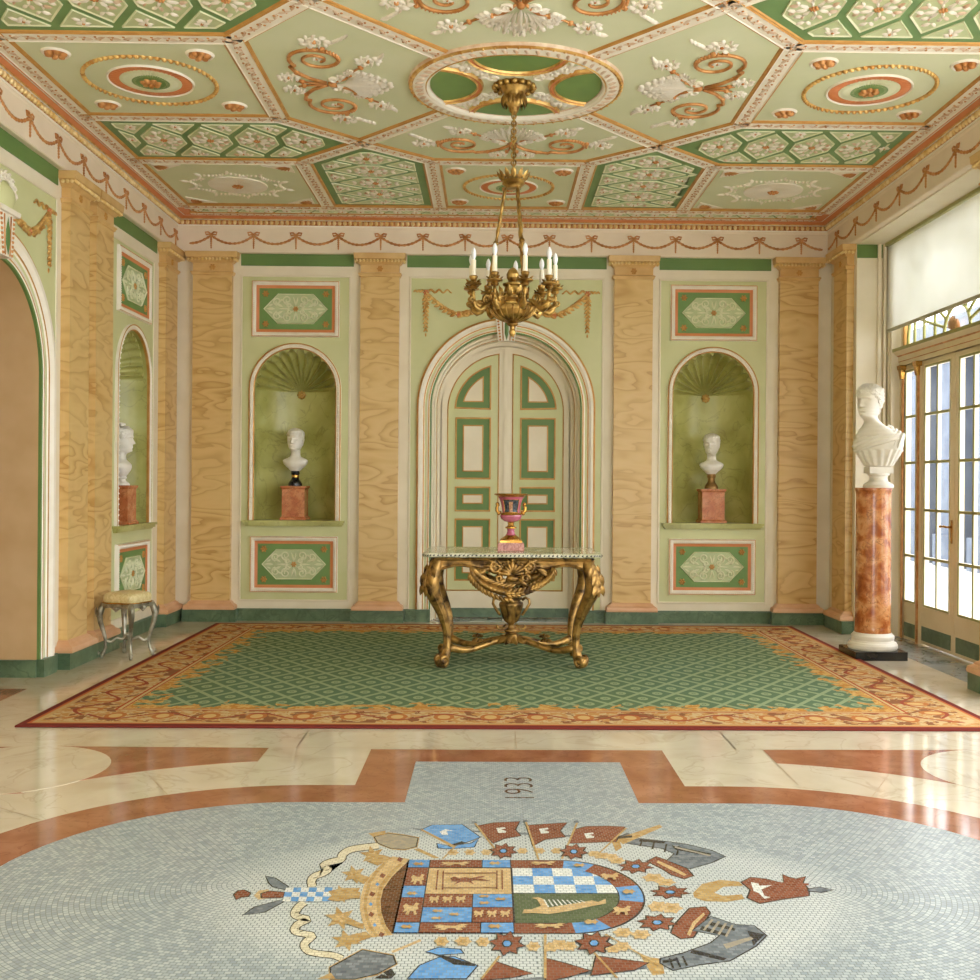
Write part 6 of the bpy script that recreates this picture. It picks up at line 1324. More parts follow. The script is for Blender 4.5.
('mosaic_medal','dark',[(-0.6193,4.4116),(-0.5639,4.4574),(-0.4907,4.431),(-0.4342,4.3988),(-0.4351,4.2925),(-0.4787,4.2596),(-0.5376,4.2702),(-0.5958,4.3312)]),
('mosaic_medal','stone',[(-0.614,4.41),(-0.563,4.452),(-0.493,4.426),(-0.439,4.396),(-0.44,4.295),(-0.48,4.265),(-0.535,4.275),(-0.591,4.334)]),
('mosaic_medal','gold',[(-0.624,3.227),(-0.54,3.354),(-0.437,3.312),(-0.42,3.245),(-0.472,3.172),(-0.537,3.14),(-0.611,3.139)]),
('mosaic_medal','dark',[(-0.6214,3.2232),(-0.5386,3.3473),(-0.4368,3.3056),(-0.4226,3.2479),(-0.4734,3.1788),(-0.5376,3.1447),(-0.6086,3.1448)]),
('mosaic_medal','grey',[(-0.616,3.222),(-0.537,3.342),(-0.441,3.302),(-0.428,3.249),(-0.477,3.183),(-0.539,3.15),(-0.605,3.149)]),
('mosaic_medal','gold',[(-0.645,4.453),(-0.578,4.489),(-0.574,4.439),(-0.623,4.414)]),
('mosaic_medal','gold',[(-0.646,3.148),(-0.612,3.189),(-0.592,3.149)]),
('mosaic_medal','sand',[(-0.448,3.336),(-0.364,3.425),(-0.36,3.408),(-0.441,3.322)]),
('mosaic_medal','dark',[(-0.481,3.151),(-0.462,3.178),(-0.444,3.168),(-0.458,3.191),(-0.437,3.216),(-0.42,3.179),(-0.431,3.151)]),
('mosaic_medal','gold',[(-0.444,4.259),(-0.426,4.274),(-0.338,4.164),(-0.357,4.158)]),
]
# ------------------------------------------------------------------ floor: cream marble with red bands and a mosaic stadium
mb=MB(); mb.box(XL-1.3,XR+.6,-1.5,YB+1.15,-.12,0); floor=mb.build('floor',m_marblefl,None,None,kind='structure')
def stad(r,n=28):
    P=[(MOS_HX+r*cos(-pi/2+pi*i/n),MOS_Y+r*sin(-pi/2+pi*i/n)) for i in range(n+1)]
    return P+[(-x,2*MOS_Y-y) for x,y in P]
def stadbox(r,hw,top,n=28):
    """stadium joined with the square tabs on its two long sides"""
    P=[(MOS_HX+r*cos(-pi/2+pi*i/n),MOS_Y+r*sin(-pi/2+pi*i/n)) for i in range(n+1)]
    Q=P+[(hw,MOS_Y+r),(hw,top)]
    Q+=[(-x,2*MOS_Y-y) for x,y in ([(-hw,2*MOS_Y-top),(-hw,MOS_Y-r)])]*0
    R=[(hw,2*MOS_Y-top),(hw,MOS_Y-r)]+P+[(hw,MOS_Y+r),(hw,top)]
    return R+[(-x,y) for x,y in R[::-1]]
def flat(name,poly,z,mat_,parent=floor):
    mb=MB(); mb.prism(poly,0,z); return mb.build(name,mat_,parent)
flat('red_band',stadbox(1.27,.79,5.865),.0012,m_redfl)
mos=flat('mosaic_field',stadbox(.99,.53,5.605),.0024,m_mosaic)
# red spandrels between the cream border and the round cream discs
for s in (-1,1):
    pts=[(1.345,5.885),(1.345,5.60)]
    R=1.74
    a0=math.acos((1.345-MOS_HX)/R); a1=.62
    arc=[(MOS_HX+R*cos(a0+(a1-a0)*i/14),MOS_Y+R*sin(a0+(a1-a0)*i/14)) for i in range(15)]
    poly=[(1.345,5.885)]+[p for p in arc]
    disc=[(2.56+.49*cos(t),5.44+.47*sin(t)) for t in [radians(250-i*10) for i in range(17)]]
    disc=[p for p in disc if hypot(p[0]-MOS_HX,p[1]-MOS_Y)>R]
    poly=[(1.345,5.885)]+arc[:11]+[p for p in disc]+[(2.56,5.91)]
    poly=[p for i,p in enumerate(poly) if i==0 or hypot(p[0]-poly[i-1][0],p[1]-poly[i-1][1])>.01]
    flat('red_spandrel',[(s*x,y) for x,y in poly][::s],.0012,m_redfl)
    flat('marble_disc',[(s*2.56+.49*cos(2*pi*i/48),5.44+.47*sin(2*pi*i/48)) for i in range(48)],.0018,m_marblefl)
    out=[(2.62,5.91),(3.35,5.91),(3.35,4.97),(2.62,4.97)]
    flat('red_corner',[(s*x,y) for x,y in [(2.62,5.885),(XR-.1 if s>0 else 3.4,5.885),(XR-.1 if s>0 else 3.4,4.95),(2.62,4.95),(2.3,5.02),(2.62,5.2)]][::s],.0012,m_redfl)
flat('threshold_slab',rect(XL-1.0,XL+.12,6.6,7.52),.0012,m_redfl)
flat('grey_strip',rect(XR-.02,XR+.42,WY0,WY1),.0012,m_greyfl)
# stone joints
mb=MB()
def joint(a,b,wd=.0022):
    a=Vector(a);b=Vector(b);d=(b-a).normalized();n=Vector((-d.y,d.x))*wd
    mb.add([(*(a+n),.0014),(*(a-n),.0014),(*(b-n),.0014),(*(b+n),.0014)],[(0,1,2,3)])
for s in (-1,1):
    joint((s*1.345,5.885),(s*1.345,5.2)); joint((s*1.2,5.895),(s*1.2,6.3))
    for a in (1.05,.6): joint((s*(1+1.27*cos(a)),MOS_Y+1.27*sin(a)),(s*(1+1.74*cos(a)),MOS_Y+1.74*sin(a)))
for x in (-2.4,-1.2,0,1.2,2.4): joint((x,5.9),(x,6.32))
joint((-3.4,5.895),(3.3,5.895))
mb.build('joints',nmat('stone_joint','9A866A','A8957A',20,.6),floor)
# shield of the coat of arms
Zc=.0030
def parts_flush():
    cols=list(MOSC); by={}
    def put(part,col,poly,lift=0):
        m=by.setdefault(part,[MB(),0]); m[1]+=1
        if len(poly)<3: return
        A=sum(poly[i][0]*poly[(i+1)%len(poly)][1]-poly[(i+1)%len(poly)][0]*poly[i][1] for i in range(len(poly)))
        if A<0: poly=poly[::-1]
        z=Zc+.00006*m[1]+lift
        m[0].add([(p[0],p[1],z) for p in poly],[tuple(range(len(poly)))],cols.index(col))
    x0,xd,x1=-.452,-.064,.394; y0,y1=3.472,4.140; xi=-.371; yi0,yi1=3.552,4.056; yc=3.806
    def ell(a,b,xs,n=20,full=True): return [(xs+a*sin(pi/2*i/n),yc+b*cos(pi/2*i/n)) for i in range(n+1)]+[(xs+a*sin(pi/2*i/n),yc-b*cos(pi/2*i/n)) for i in range(n-1,-1,-1)]
    R=lambda a,b,c,d:rect(a,b,c,d)
    S='mosaic_shield'
    outer=ell(x1-.11,(y1-y0)/2,.11)
    put(S,'dark',[(x0-.006,y0-.006),(.11,y0-.006)]+[(x+.006,y+(.006 if y>yc else -.006)) for x,y in outer[::-1]]+[(.11,y1+.006),(x0-.006,y1+.006)])
    put(S,'red',[(xd,y0),(.11,y0)]+outer[::-1]+[(.11,y1),(xd,y1)])
    # blue pieces on the curved border
    def sector(t0,t1,col):
        a,b=x1-.11,(y1-y0)/2; ai,bi=.308-.11,(yi1-yi0)/2
        P=[(.11+a*sin(t0+(t1-t0)*i/6),yc+b*cos(t0+(t1-t0)*i/6)) for i in range(7)]
        Q=[(.11+ai*sin(t0+(t1-t0)*i/6),yc+bi*cos(t0+(t1-t0)*i/6)) for i in range(6,-1,-1)]
        put(S,col,P+Q)
    sector(.10,.52,'blue'); sector(1.33,1.80,'blue'); sector(pi-.52,pi-.08,'blue')
    inner=ell(.308-.11,(yi1-yi0)/2,.11)
    put(S,'dark',[(xd,yi0-.004),(.11,yi0-.004)]+[(x+.004,y) for x,y in inner[::-1]]+[(.11,yi1+.004),(xd,yi1+.004)])
    put(S,'green',[(xd+.004,yi0)]+[(.11,yi0)]+[p for p in inner[::-1] if p[1]<=yc]+[(xd+.004,yc)])
    top=[(xd+.004,yc+.003),(.307,yc+.003)]+[p for p in inner[::-1] if p[1]>yc+.004]+[(xd+.004,yi1)]
    if sum(top[i][0]*top[(i+1)%len(top)][1]-top[(i+1)%len(top)][0]*top[i][1] for i in range(len(top)))<0: top=top[::-1]
    cw=.074; chh=(yi1-yc)/3
    for j in range(3):
        for i in range(6):
            c=clip(rect(xd+.004+i*cw,xd+.004+(i+1)*cw,yi1-(j+1)*chh,yi1-j*chh),top)
            if len(c)>2: put(S,'white' if (i+j)%2==0 else 'blue',c)
    # dexter half
    g=.0035
    put(S,'sand',R(xi,xd-g,3.80,yi1-g)); put(S,'red',R(xi,-.205,3.678+g,3.80-g)); put(S,'blue',R(-.202,xd-g,3.678+g,3.80-g))
    put(S,'blue',R(xi,-.205,yi0+g,3.678)); put(S,'red',R(-.202,xd-g,yi0+g,3.678))
    for a,b,c in ((x0,xi-g,'blue'),(xi,-.175,'red'),(-.172,xd-g,'blue')): put(S,c,R(a,b,yi1+g,y1))
    for a,b,c in ((x0,xi-g,'blue'),(xi,-.175,'red'),(-.172,xd-g,'blue')): put(S,c,R(a,b,y0,yi0-g))
    for a,b,c in ((3.875,yi1-g,'red'),(3.765,3.872,'blue'),(yi0+g,3.762,'red')): put(S,c,R(x0,xi-g,a,b))
    for part,col,poly in CREST: put(part,col,[tuple(p) for p in poly],.0004 if part=='mosaic_shield' else 0)
    mats=[MOSC[c] for c in cols]
    for part,(m,_) in by.items(): m.build(part,mats,mos)
parts_flush()
# the year, laid sideways in brown tesserae
cu=bpy.data.curves.new('year','FONT'); cu.body='1933'; cu.size=.205; cu.align_x='CENTER'; cu.align_y='CENTER'; cu.space_character=1.0
cu.offset=-.0035
tmp=bpy.data.objects.new('tmp_text',cu); COL.objects.link(tmp)
dg=bpy.context.evaluated_depsgraph_get(); me=bpy.data.meshes.new_from_object(tmp.evaluated_get(dg)); bpy.data.objects.remove(tmp)
me.name='mosaic_year'; me.materials.clear(); me.materials.append(MOSC['brown'])
yr=bpy.data.objects.new('mosaic_year',me); COL.objects.link(yr); yr.parent=mos
yr.matrix_local=T((0.0,5.12,.0034))@RZ(pi/2)
# ------------------------------------------------------------------ rug
RW,RH=2.92,2.30; RCY=8.65
mb=MB(); n=24
P=rect(-RW,RW,-RH,RH)
mb.sweep(P,[(0,0),(.004,.006),(0,.012),(-.01,.014)],True); mb.prism(inset(P,.01),.0,.014)
rug=mb.build('rug',rugmat(RW,RH),None,T((0,RCY,.001)),'large green trellis rug with a flowered orange border under the gilt table','rug')
# ------------------------------------------------------------------ carved console table
TX,TY=.018,8.64; TZ=.019
tab=thing('console_table','carved gilt wooden centre table with a pale marble top, standing on the rug','table',T((TX,TY,TZ)))
def roundrect(hx,hy,r,n=6,bow=0.0):
    P=[]
    for sx,sy,a in ((1,-1,-pi/2),(1,1,0),(-1,1,pi/2),(-1,-1,pi)):
        for i in range(n+1):
            t=a+pi/2*i/n; P.append((sx*(hx-r)+r*cos(t),sy*(hy-r)+r*sin(t)))
    return P
mb=MB(); P=roundrect(.665,.40,.05)
mb.prism(P,.868,.894); mb.sweep(P,[(0,.862),(.018,.862),(.026,.87),(.026,.884),(.012,.894),(0,.894)],True)
m_top=veinmat('pale_table_marble',[(.3,'B9B596'),(.5,'CFCBB0'),(.7,'DAD6BE')],'8C8A70',6,.12,7,.03)
mb.build('tabletop',m_top,tab)
mb=MB(); L=[]
for i in range(len(P)):
    a=Vector(P[i]); b=Vector(P[(i+1)%len(P)]); d=(b-a).length; k=max(1,round(d/.032))
    for j in range(k): L.append((a+(b-a)*((j+.5)/k),(b-a).normalized()))
for p,d in L:
    n=Vector((d.y,-d.x)); q=p+n*.0265
    mb.M=basis((q.x,q.y,.877),(d.x,d.y,0),(0,0,1),(n.x,n.y,0)); mb.dome(0,0,.0095,.0062,.003,.5,7,1)
mb.M=None; mb.build('inlaid_edge',m_black,tab)
# apron: moulded rails with a drooping lower line
mb=MB()
def apron_side(L,depth,M,arch):
    mb.M=M; n=40; rows=[(.862,.012),(.852,.026),(.84,.022),(.83,.008),(.80,.004)]
    vs=[]
    for i in range(n+1):
        u=-L+2*L*i/n; t=abs(u)/L
        low=.792-.05*max(0,(t-.72)/.28)**1.3-(arch*.075*max(0,1-t/.62)**.9)
        for z,o in rows+[(low+.018,.004),(low+.010,.016),(low,.014),(low-.006,.0),(low,-.03),(.862,-.03)]: vs.append((u,z,o))
    k=len(rows)+6
    mb.add(vs,[(i*k+j,(i+1)*k+j,(i+1)*k+j+1,i*k+j+1) for i in range(n) for j in range(k-1)],0,False); mb.M=None
for s in (-1,1):
    apron_side(.60,.36,basis((0,s*.345,0),(-s,0,0),(0,0,1),(0,s,0)),1)
    apron_side(.34,.60,basis((s*.605,0,0),(0,s,0),(0,0,1),(s,0,0)),.3)
mb.build('apron',m_antique,tab)
def front_ornament(s):
    M=basis((0,s*.36,0),(-s,0,0),(0,0,1),(0,s,0)); mb=MB(); mb.M=M
    for k in range(9):      # shell
        a=pi/2+(k-4)*.36; L=.115 if k!=4 else .125
        mb.leaf(0,.73,a,L,.042,.03,0,.012); mb.dome(cos(a)*L*.9,.73+sin(a)*L*.9,.018,.015,.022,a,7,2,0,.018)
    for q in (-1,1):
        mb.spiral(q*.125,.785,.05,.012,pi/2,q*-1.3,.018,0,22,.012); mb.spiral(q*.10,.70,.032,.01,0,q*1.2,.014,0,16,.012)
        for k in range(4): mb.leaf(q*(.09+.035*k),.80-.01*k,(0 if q>0 else pi)+q*(.5-.35*k),.11,.045,.028,0,.01,-.1*q)
        mb.leaf(q*.05,.70,-pi/2+q*.8,.10,.05,.028,0,.01)
    mb.dome(0,.70,.05,.03,.03,0,10,3,0,.01)
    mb.build('shell_cartouche',m_antique,tab)
    mb=MB(); mb.M=M     # festoon of leaves
    n=28
    pts=[(.315*sin(t*pi/2),.592+.195*(1-cos(t*pi/2))**.85,.02+.02*(1-abs(t))) for t in [-1+2*i/n for i in range(n+1)]]
    mb.tube(pts,[.016+.018*(1-abs(-1+2*i/n)) for i in range(n+1)],9)
    for i in range(1,n):
        p=Vector(pts[i]); d=Vector(pts[min(n,i+1)])-Vector(pts[i-1]); a=atan2(d.y,d.x); f=1-abs(-1+2*i/n)
        for q in (-1,0,1):
            aa=a+(0 if i<n/2 else pi)+q*.6; mb.leaf(p.x,p.y+q*.018*(1+f),aa,.07,.036,.026,0,p.z+.008+.012*(1-abs(q))+.012*f)
    mb.build('festoon',m_antique,tab)
for s in (-1,1): front_ornament(s)
def table_leg(sx,sy):
    e=Vector((sx*.86,sy*.42)); mb=MB()
    tabp=[(.86,.56,.045),(.80,.585,.058),(.735,.608,.07),(.66,.622,.074),(.58,.608,.066),(.50,.572,.056),(.42,.538,.048),(.34,.514,.042),(.27,.50,.036),(.20,.498,.034),(.13,.502,.038),(.075,.515,.046),(.045,.522,.042),(.014,.520,.032),(.004,.518,.028)]
    def off(o): return (sx*o, sy*(.30+(o-.55)*.75))
    path=[]; rad=[]
    for z,o,r in tabp:
        x,y=off(o); path.append((x,y,z)); rad.append(r*.86)
    # smooth path
    Q=[];Rr=[]
    for i in range(len(path)-1):
        for k in range(3):
            t=k/3; Q.append(tuple(path[i][d]+(path[i+1][d]-path[i][d])*t for d in range(3))); Rr.append(rad[i]+(rad[i+1]-rad[i])*t)
    Q.append(path[-1]); Rr.append(rad[-1])
    mb.tube(Q,Rr,14)
    d=Vector((sx,sy*.75,0)).normalized(); side=Vector((-d.y,d.x,0))
    for q in (-1,0,1):   # carved ribs down the leg
        R2=[]
        for p,r in zip(Q,Rr): R2.append(tuple(Vector(p)+d*(r*(.92 if q==0 else .55))+side*(q*r*.78)))
        mb.tube(R2[4:-4],[.35*r*.55 for r in Rr[4:-4]],6)
    leg=mb.build('leg',m_antique,tab)
    mb=MB()
    for q in (-1,0,1):   # acanthus at the knee
        for k in range(3):
            i=4+k*3; p=Vector(Q[i])+d*(Rr[i]*.8)+side*(q*Rr[i]*.6)
            mb.M=basis(p,side,Vector((0,0,1)),d); mb.leaf(0,.03,-pi/2+q*.35,.11,.055,.03,0,0)
    mb.M=None
    x,y=off(.535)
    for q in (-1,1):     # scrolled foot
        c=Vector((x,y,.062))+side*(q*.032); mb.M=basis(c,d,Vector((0,0,1)),side*q); mb.spiral(.012,0,.042,.008,-pi/2,-1.3,.016,0,18,0)
    mb.M=None; mb.ball((x+d.x*.012,y+d.y*.012,.048),.05,12,8,0,(1,1,.92))
    mb.build('carved_foliage',m_antique,leg); return leg
for sx in (-1,1):
    for sy in (-1,1): table_leg(sx,sy)
# crossing stretcher and urn
mb=MB()
for sx in (-1,1):
    for sy in (-1,1):
        P=[]
        for i in range(15):
            t=i/14; P.append((sx*(.49*t),sy*(.25*t**1.25),.180-.05*sin(t*pi)*.6-.025*t+.02*sin(2*pi*t)))
        mb.tube(P,[.034-.010*sin(pi*i/14) for i in range(15)],9)
        mb.M=T((sx*.27,sy*.12,.180))
        for k in range(5): mb.leaf(0,0,2*pi*k/5,.055,.03,.025)
        mb.dome(0,0,.02,.02,.035); mb.M=None
for k in range(10):
    a=2*pi*k/10; mb.M=T((0,0,.215))@RZ(a)@Matrix.Rotation(.45,4,'Y'); mb.leaf(.03,0,0,.13,.06,.035); mb.M=None
mb.lathe([(.001,.15),(.06,.155),(.075,.19),(.06,.22),(.04,.235),(.001,.235)],20)
mb.build('stretcher',m_antique,tab)
mb=MB(); prof=[(.001,.235),(.05,.24),(.055,.255),(.03,.27),(.022,.29),(.028,.31),(.05,.325),(.065,.36),(.078,.41),(.09,.455),(.094,.475),(.08,.485),(.072,.495),(.088,.505),(.088,.515),(.001,.515)]
K=40; vs=[]
for rr,z in prof:
    for i in range(K):
        a=2*pi*i/K; r2=rr*(1+.09*cos(10*a)) if .32<z<.47 else rr; vs.append((r2*cos(a),r2*sin(a),z))
mb.add(vs,[(j*K+i,j*K+(i+1)%K,(j+1)*K+(i+1)%K,(j+1)*K+i) for j in range(len(prof)-1) for i in range(K)],0,True)
for s in (-1,1):
    mb.tube([(s*.085,0,.495),(s*.115,0,.515),(s*.14,0,.50),(s*.145,0,.465),(s*.125,0,.43),(s*.105,0,.40),(s*.085,0,.375)],.012,7)
    mb.tube([(s*.04,0,.30),(s*.07,0,.27),(s*.10,0,.265),(s*.115,0,.28),(s*.105,0,.295)],.010,6)
mb.build('urn',m_antique,tab)

# ------------------------------------------------------------------ porcelain vase
vz=TZ+.894+.001
v=thing('porcelain_vase','pink and gold porcelain urn vase with a painted panel, on the gilt table','vase',T((.010,8.60,vz)))
mb=MB(); mb.box(-.104,.104,-.104,.104,0,.055); mb.box(-.098,.098,-.098,.098,.055,.064); mb.build('plinth',m_pinkmarble,v)
mb=MB(); mb.box(-.086,.086,-.086,.086,.064,.082); mb.lathe([(.001,.082),(.085,.082),(.085,.09),(.07,.10),(.05,.115),(.042,.122),(.001,.122)],32); mb.build('gilt_foot',m_vgold,v)
mb=MB(); mb.lathe([(.042,.122),(.033,.135),(.028,.155),(.031,.172)],32); mb.lathe([(.030,.225),(.055,.232),(.078,.25),(.087,.27),(.084,.283)],36); mb.lathe([(.070,.30),(.071,.32),(.075,.345),(.083,.38),(.094,.41),(.108,.43)],36)
mb.build('body',m_pinkglaze,v)
mb=MB(); mb.lathe([(.031,.172),(.045,.176),(.045,.186),(.030,.192),(.024,.205),(.026,.22),(.032,.226)],28); mb.lathe([(.084,.283),(.079,.290),(.071,.30)],36)
mb.lathe([(.106,.427),(.118,.436),(.134,.442),(.136,.448),(.13,.452),(.11,.446),(.098,.42),(.08,.38)],36); mb.build('gilt_rim',m_vgold,v)
for s in (-1,1):
    mb=MB(); mb.tube([(s*.075,0,.30),(s*.098,0,.298),(s*.112,0,.315),(s*.113,0,.34),(s*.104,0,.36),(s*.092,0,.355)],[.012,.014,.014,.013,.012,.008],8)
    mb.ball((s*.108,0,.368),.016,8,6); mb.ball((s*.098,0,.292),.014,8,6); mb.build('handle',m_vgold,v)
mb=MB(); pr=[(.0725,.305),(.0727,.32),(.0767,.345),(.0847,.38),(.092,.402)]
mb.lathe(pr,14,0,True,(0,0),-pi/2-.72,-pi/2+.72); 
pn=mb.build('painted_panel',nmat('painted_dark_scene','20242A','4A5560',60,.2),v)
mb=MB(); fig=[(.0742,.309),(.0744,.32),(.0784,.345),(.0862,.378),(.089,.388)]
mb.lathe(fig,4,0,True,(0,0),-pi/2-.20,-pi/2+.14); mb.build('painted_figure',nmat('painted_figure','8A4A34','C8A078',90,.2),pn)
mb=MB(); mb.lathe([(r_+.0015,z_) for r_,z_ in ((.0715,.299),(.0725,.306))],14,0,True,(0,0),-pi/2-.8,-pi/2+.8)
for s in (-1,1):
    mb.tube([((rr+.002)*sin(s*.74),-(rr+.002)*cos(.74),zz) for rr,zz in pr],.003,5)
mb.tube([(.0935*sin(t),-.0935*cos(t),.404) for t in [-.74+1.48*i/12 for i in range(13)]],.003,5)
mb.build('panel_border',m_vgold,v)

# ------------------------------------------------------------------ upholstered stool
st=thing('upholstered_stool','small square stool with gold damask seat and silvered cabriole legs, by the side wall','stool',T((-3.128,8.915,0.002))@RZ(radians(-19))@Matrix.Diagonal((.87,.87,1,1)))
mb=MB(); n=20; hs=.178
vs=[]; J=12
for j in range(J+1):
    t=j/J
    for i in range(n*4):
        a=2*pi*i/(n*4); c,s=cos(a),sin(a); k=(abs(c)**5+abs(s)**5)**(-.2)
        q=(1-max(0,(t-.45)/.55)**2.4)**.5 if t>.45 else 1-.06*(1-t/.45)**2
        rr=hs*k*max(.001,q); vs.append((rr*c,rr*s,.445+.085*(min(t,.8)/.8)+(.012*(t-.8)/.2 if t>.8 else 0)))
m=n*4
mb.add(vs,[(j*m+i,j*m+(i+1)%m,(j+1)*m+(i+1)%m,(j+1)*m+i) for j in range(J) for i in range(m)]+[tuple(J*m+i for i in range(m))],0,True)
cush=mb.build('seat',m_damask,st)
mb=MB(); P=[]
for i in range(m):
    a=2*pi*i/m; c,s=cos(a),sin(a); k=(abs(c)**5+abs(s)**5)**(-.2); P.append(((hs+.002)*k*c,(hs+.002)*k*s,.450))
mb.tube(P,.006,6,0,True); mb.build('piping',m_vgold,cush)
mb=MB()
for k in range(4):
    mb.M=RZ(pi/2*k)@basis((0,-.168,0),(1,0,0),(0,0,1),(0,-1,0)); N=24; vs=[]
    for i in range(N+1):
        u=-.15+.3*i/N; t=abs(u)/.15; low=.405-.022*max(0,1-t/.35)+.012*sin(t*pi)
        vs+=[(u,.446,0),(u,.446,.012),(u,low+.012,.008),(u,low,.014),(u,low-.006,.0)]
    mb.add(vs,[(i*5+j,(i+1)*5+j,(i+1)*5+j+1,i*5+j+1) for i in range(N) for j in range(4)])
    for q in (-1,1): mb.leaf(q*.01,.415,(0 if q>0 else pi)+q*.2,.06,.025,.014,0,.012)
    mb.dome(0,.412,.02,.016,.018,0,8,2,0,.01)
mb.M=None; mb.build('seat_rail',m_silvergilt,st)
for sx in (-1,1):
    for sy in (-1,1):
        mb=MB(); pts=[(.44,.150,.026),(.40,.166,.031),(.35,.176,.029),(.29,.170,.023),(.22,.152,.019),(.15,.138,.016),(.09,.138,.014),(.05,.148,.017),(.025,.158,.020),(.010,.160,.015),(0,.160,.012)]
        mb.tube([(sx*o,sy*o,z) for z,o,r in pts],[r for z,o,r in pts],10)
        d=Vector((sx,sy,0)).normalized(); side=Vector((-d.y,d.x,0)); mb.M=basis(Vector((sx*.178,sy*.178,.40)),side,Vector((0,0,1)),d)
        mb.leaf(0,.02,-pi/2,.09,.035,.02,0,.018); mb.spiral(0,-.36,.014,.004,0,1.3,.008,0,12,.0); mb.M=None
        mb.build('leg',m_silvergilt,st)
mb=MB()
for s in (-1,1):
    mb.tube([(s*.138*t,.138*t,.13+.035*(1-abs(t))+.012*cos(4*pi*t)) for t in [-1+2*i/20 for i in range(21)]],.011,7)
mb.ball((0,0,.175),.024,10,6); mb.build('stretcher',m_silvergilt,st)

# ------------------------------------------------------------------ chandelier
HX,HY=-.012,YC
ch=thing('chandelier','gilt bronze chandelier with nine candle lights, hanging from the ceiling medallion','chandelier',T((HX,HY,0)))
mb=MB(); mb.lathe([(.001,4.22),(.155,4.22),(.16,4.20),(.15,4.19),(.13,4.175),(.095,4.165),(.075,4.13),(.07,4.10),(.055,4.06),(.035,4.03),(.028,4.0),(.015,3.985),(.001,3.98)],32)
for i in range(16):
    a=2*pi*i/16; mb.ball((.135*cos(a),.135*sin(a),4.17),.022,7,5)
    p=Vector((.075*cos(a),.075*sin(a),4.115)); mb.M=basis(p,(-sin(a),cos(a),0),(0,0,1),(cos(a),sin(a),0)); mb.leaf(0,0,-pi/2,.085,.035,.016); mb.M=None
mb.build('canopy',m_chand,ch)
mb=MB(); N=15; z0,z1=3.99,3.585
for i in range(N):
    z=z0-(z0-z1)*(i+.5)/N; h=.021; a=pi/2*(i%2); P=[]
    for k in range(10):
        t=2*pi*k/10; P.append((.015*cos(t)*cos(a),.015*cos(t)*sin(a),z+h*sin(t)))
    mb.tube(P,.006,5,0,True)
mb.build('chain',m_chand,ch)
mb=MB(); mb.lathe([(.001,3.59),(.02,3.585),(.022,3.56),(.05,3.55),(.075,3.53),(.078,3.505),(.06,3.49),(.05,3.475),(.001,3.47)],28)
for i in range(12):
    a=2*pi*i/12; p=Vector((.07*cos(a),.07*sin(a),3.525)); mb.M=basis(p,(-sin(a),cos(a),0),(cos(a)*.5,sin(a)*.5,.87),(cos(a)*.87,sin(a)*.87,-.5)); mb.leaf(0,0,pi/2,.085,.04,.016); mb.M=None
mb.build('crown',m_chand,ch)
for k in range(3):
    a=radians(180+120*k); mb=MB(); A=Vector((.055*cos(a),.055*sin(a),3.48)); B=Vector((.165*cos(a),.165*sin(a),2.80)); Nn=16; pts=[];rr=[]
    for i in range(Nn*4+1):
        t=i/(Nn*4); pts.append(A.lerp(B,t)); rr.append(.0085+.005*(abs(sin(t*pi*Nn/2)))+ (.008 if abs(t-.56)<.012 or t>.98 else 0))
    mb.tube(pts,rr,8); mb.ball(A.lerp(B,.56),.019,8,6); mb.build('rod',m_chand,ch)
mb=MB(); mb.lathe([(.001,2.455),(.012,2.46),(.02,2.475),(.024,2.495),(.015,2.51),(.018,2.525),(.035,2.535),(.04,2.545),(.03,2.552),(.09,2.575),(.13,2.60),(.152,2.63),(.16,2.655),(.168,2.66),(.168,2.675),(.15,2.685),(.11,2.70),(.085,2.715),(.09,2.73),(.085,2.745),(.06,2.76),(.055,2.80),(.07,2.81),(.07,2.82),(.04,2.83),(.03,2.84),(.042,2.86),(.044,2.885),(.03,2.915),(.012,2.93),(.001,2.935)],40)
for i in range(20):
    a=2*pi*i/20; mb.tube([(r_*cos(a),r_*sin(a),z_) for r_,z_ in ((.06,2.565),(.10,2.582),(.135,2.606),(.155,2.635),(.162,2.655))],.008,5)
for i in range(9):
    a=2*pi*i/9+.3; p=Vector((.09*cos(a),.09*sin(a),2.74)); mb.M=basis(p,(-sin(a),cos(a),0),(cos(a)*.4,sin(a)*.4,.9),(cos(a)*.9,sin(a)*.9,-.4)); mb.leaf(0,-.03,pi/2,.10,.05,.02); mb.M=None
mb.build('bowl',m_chand,ch)
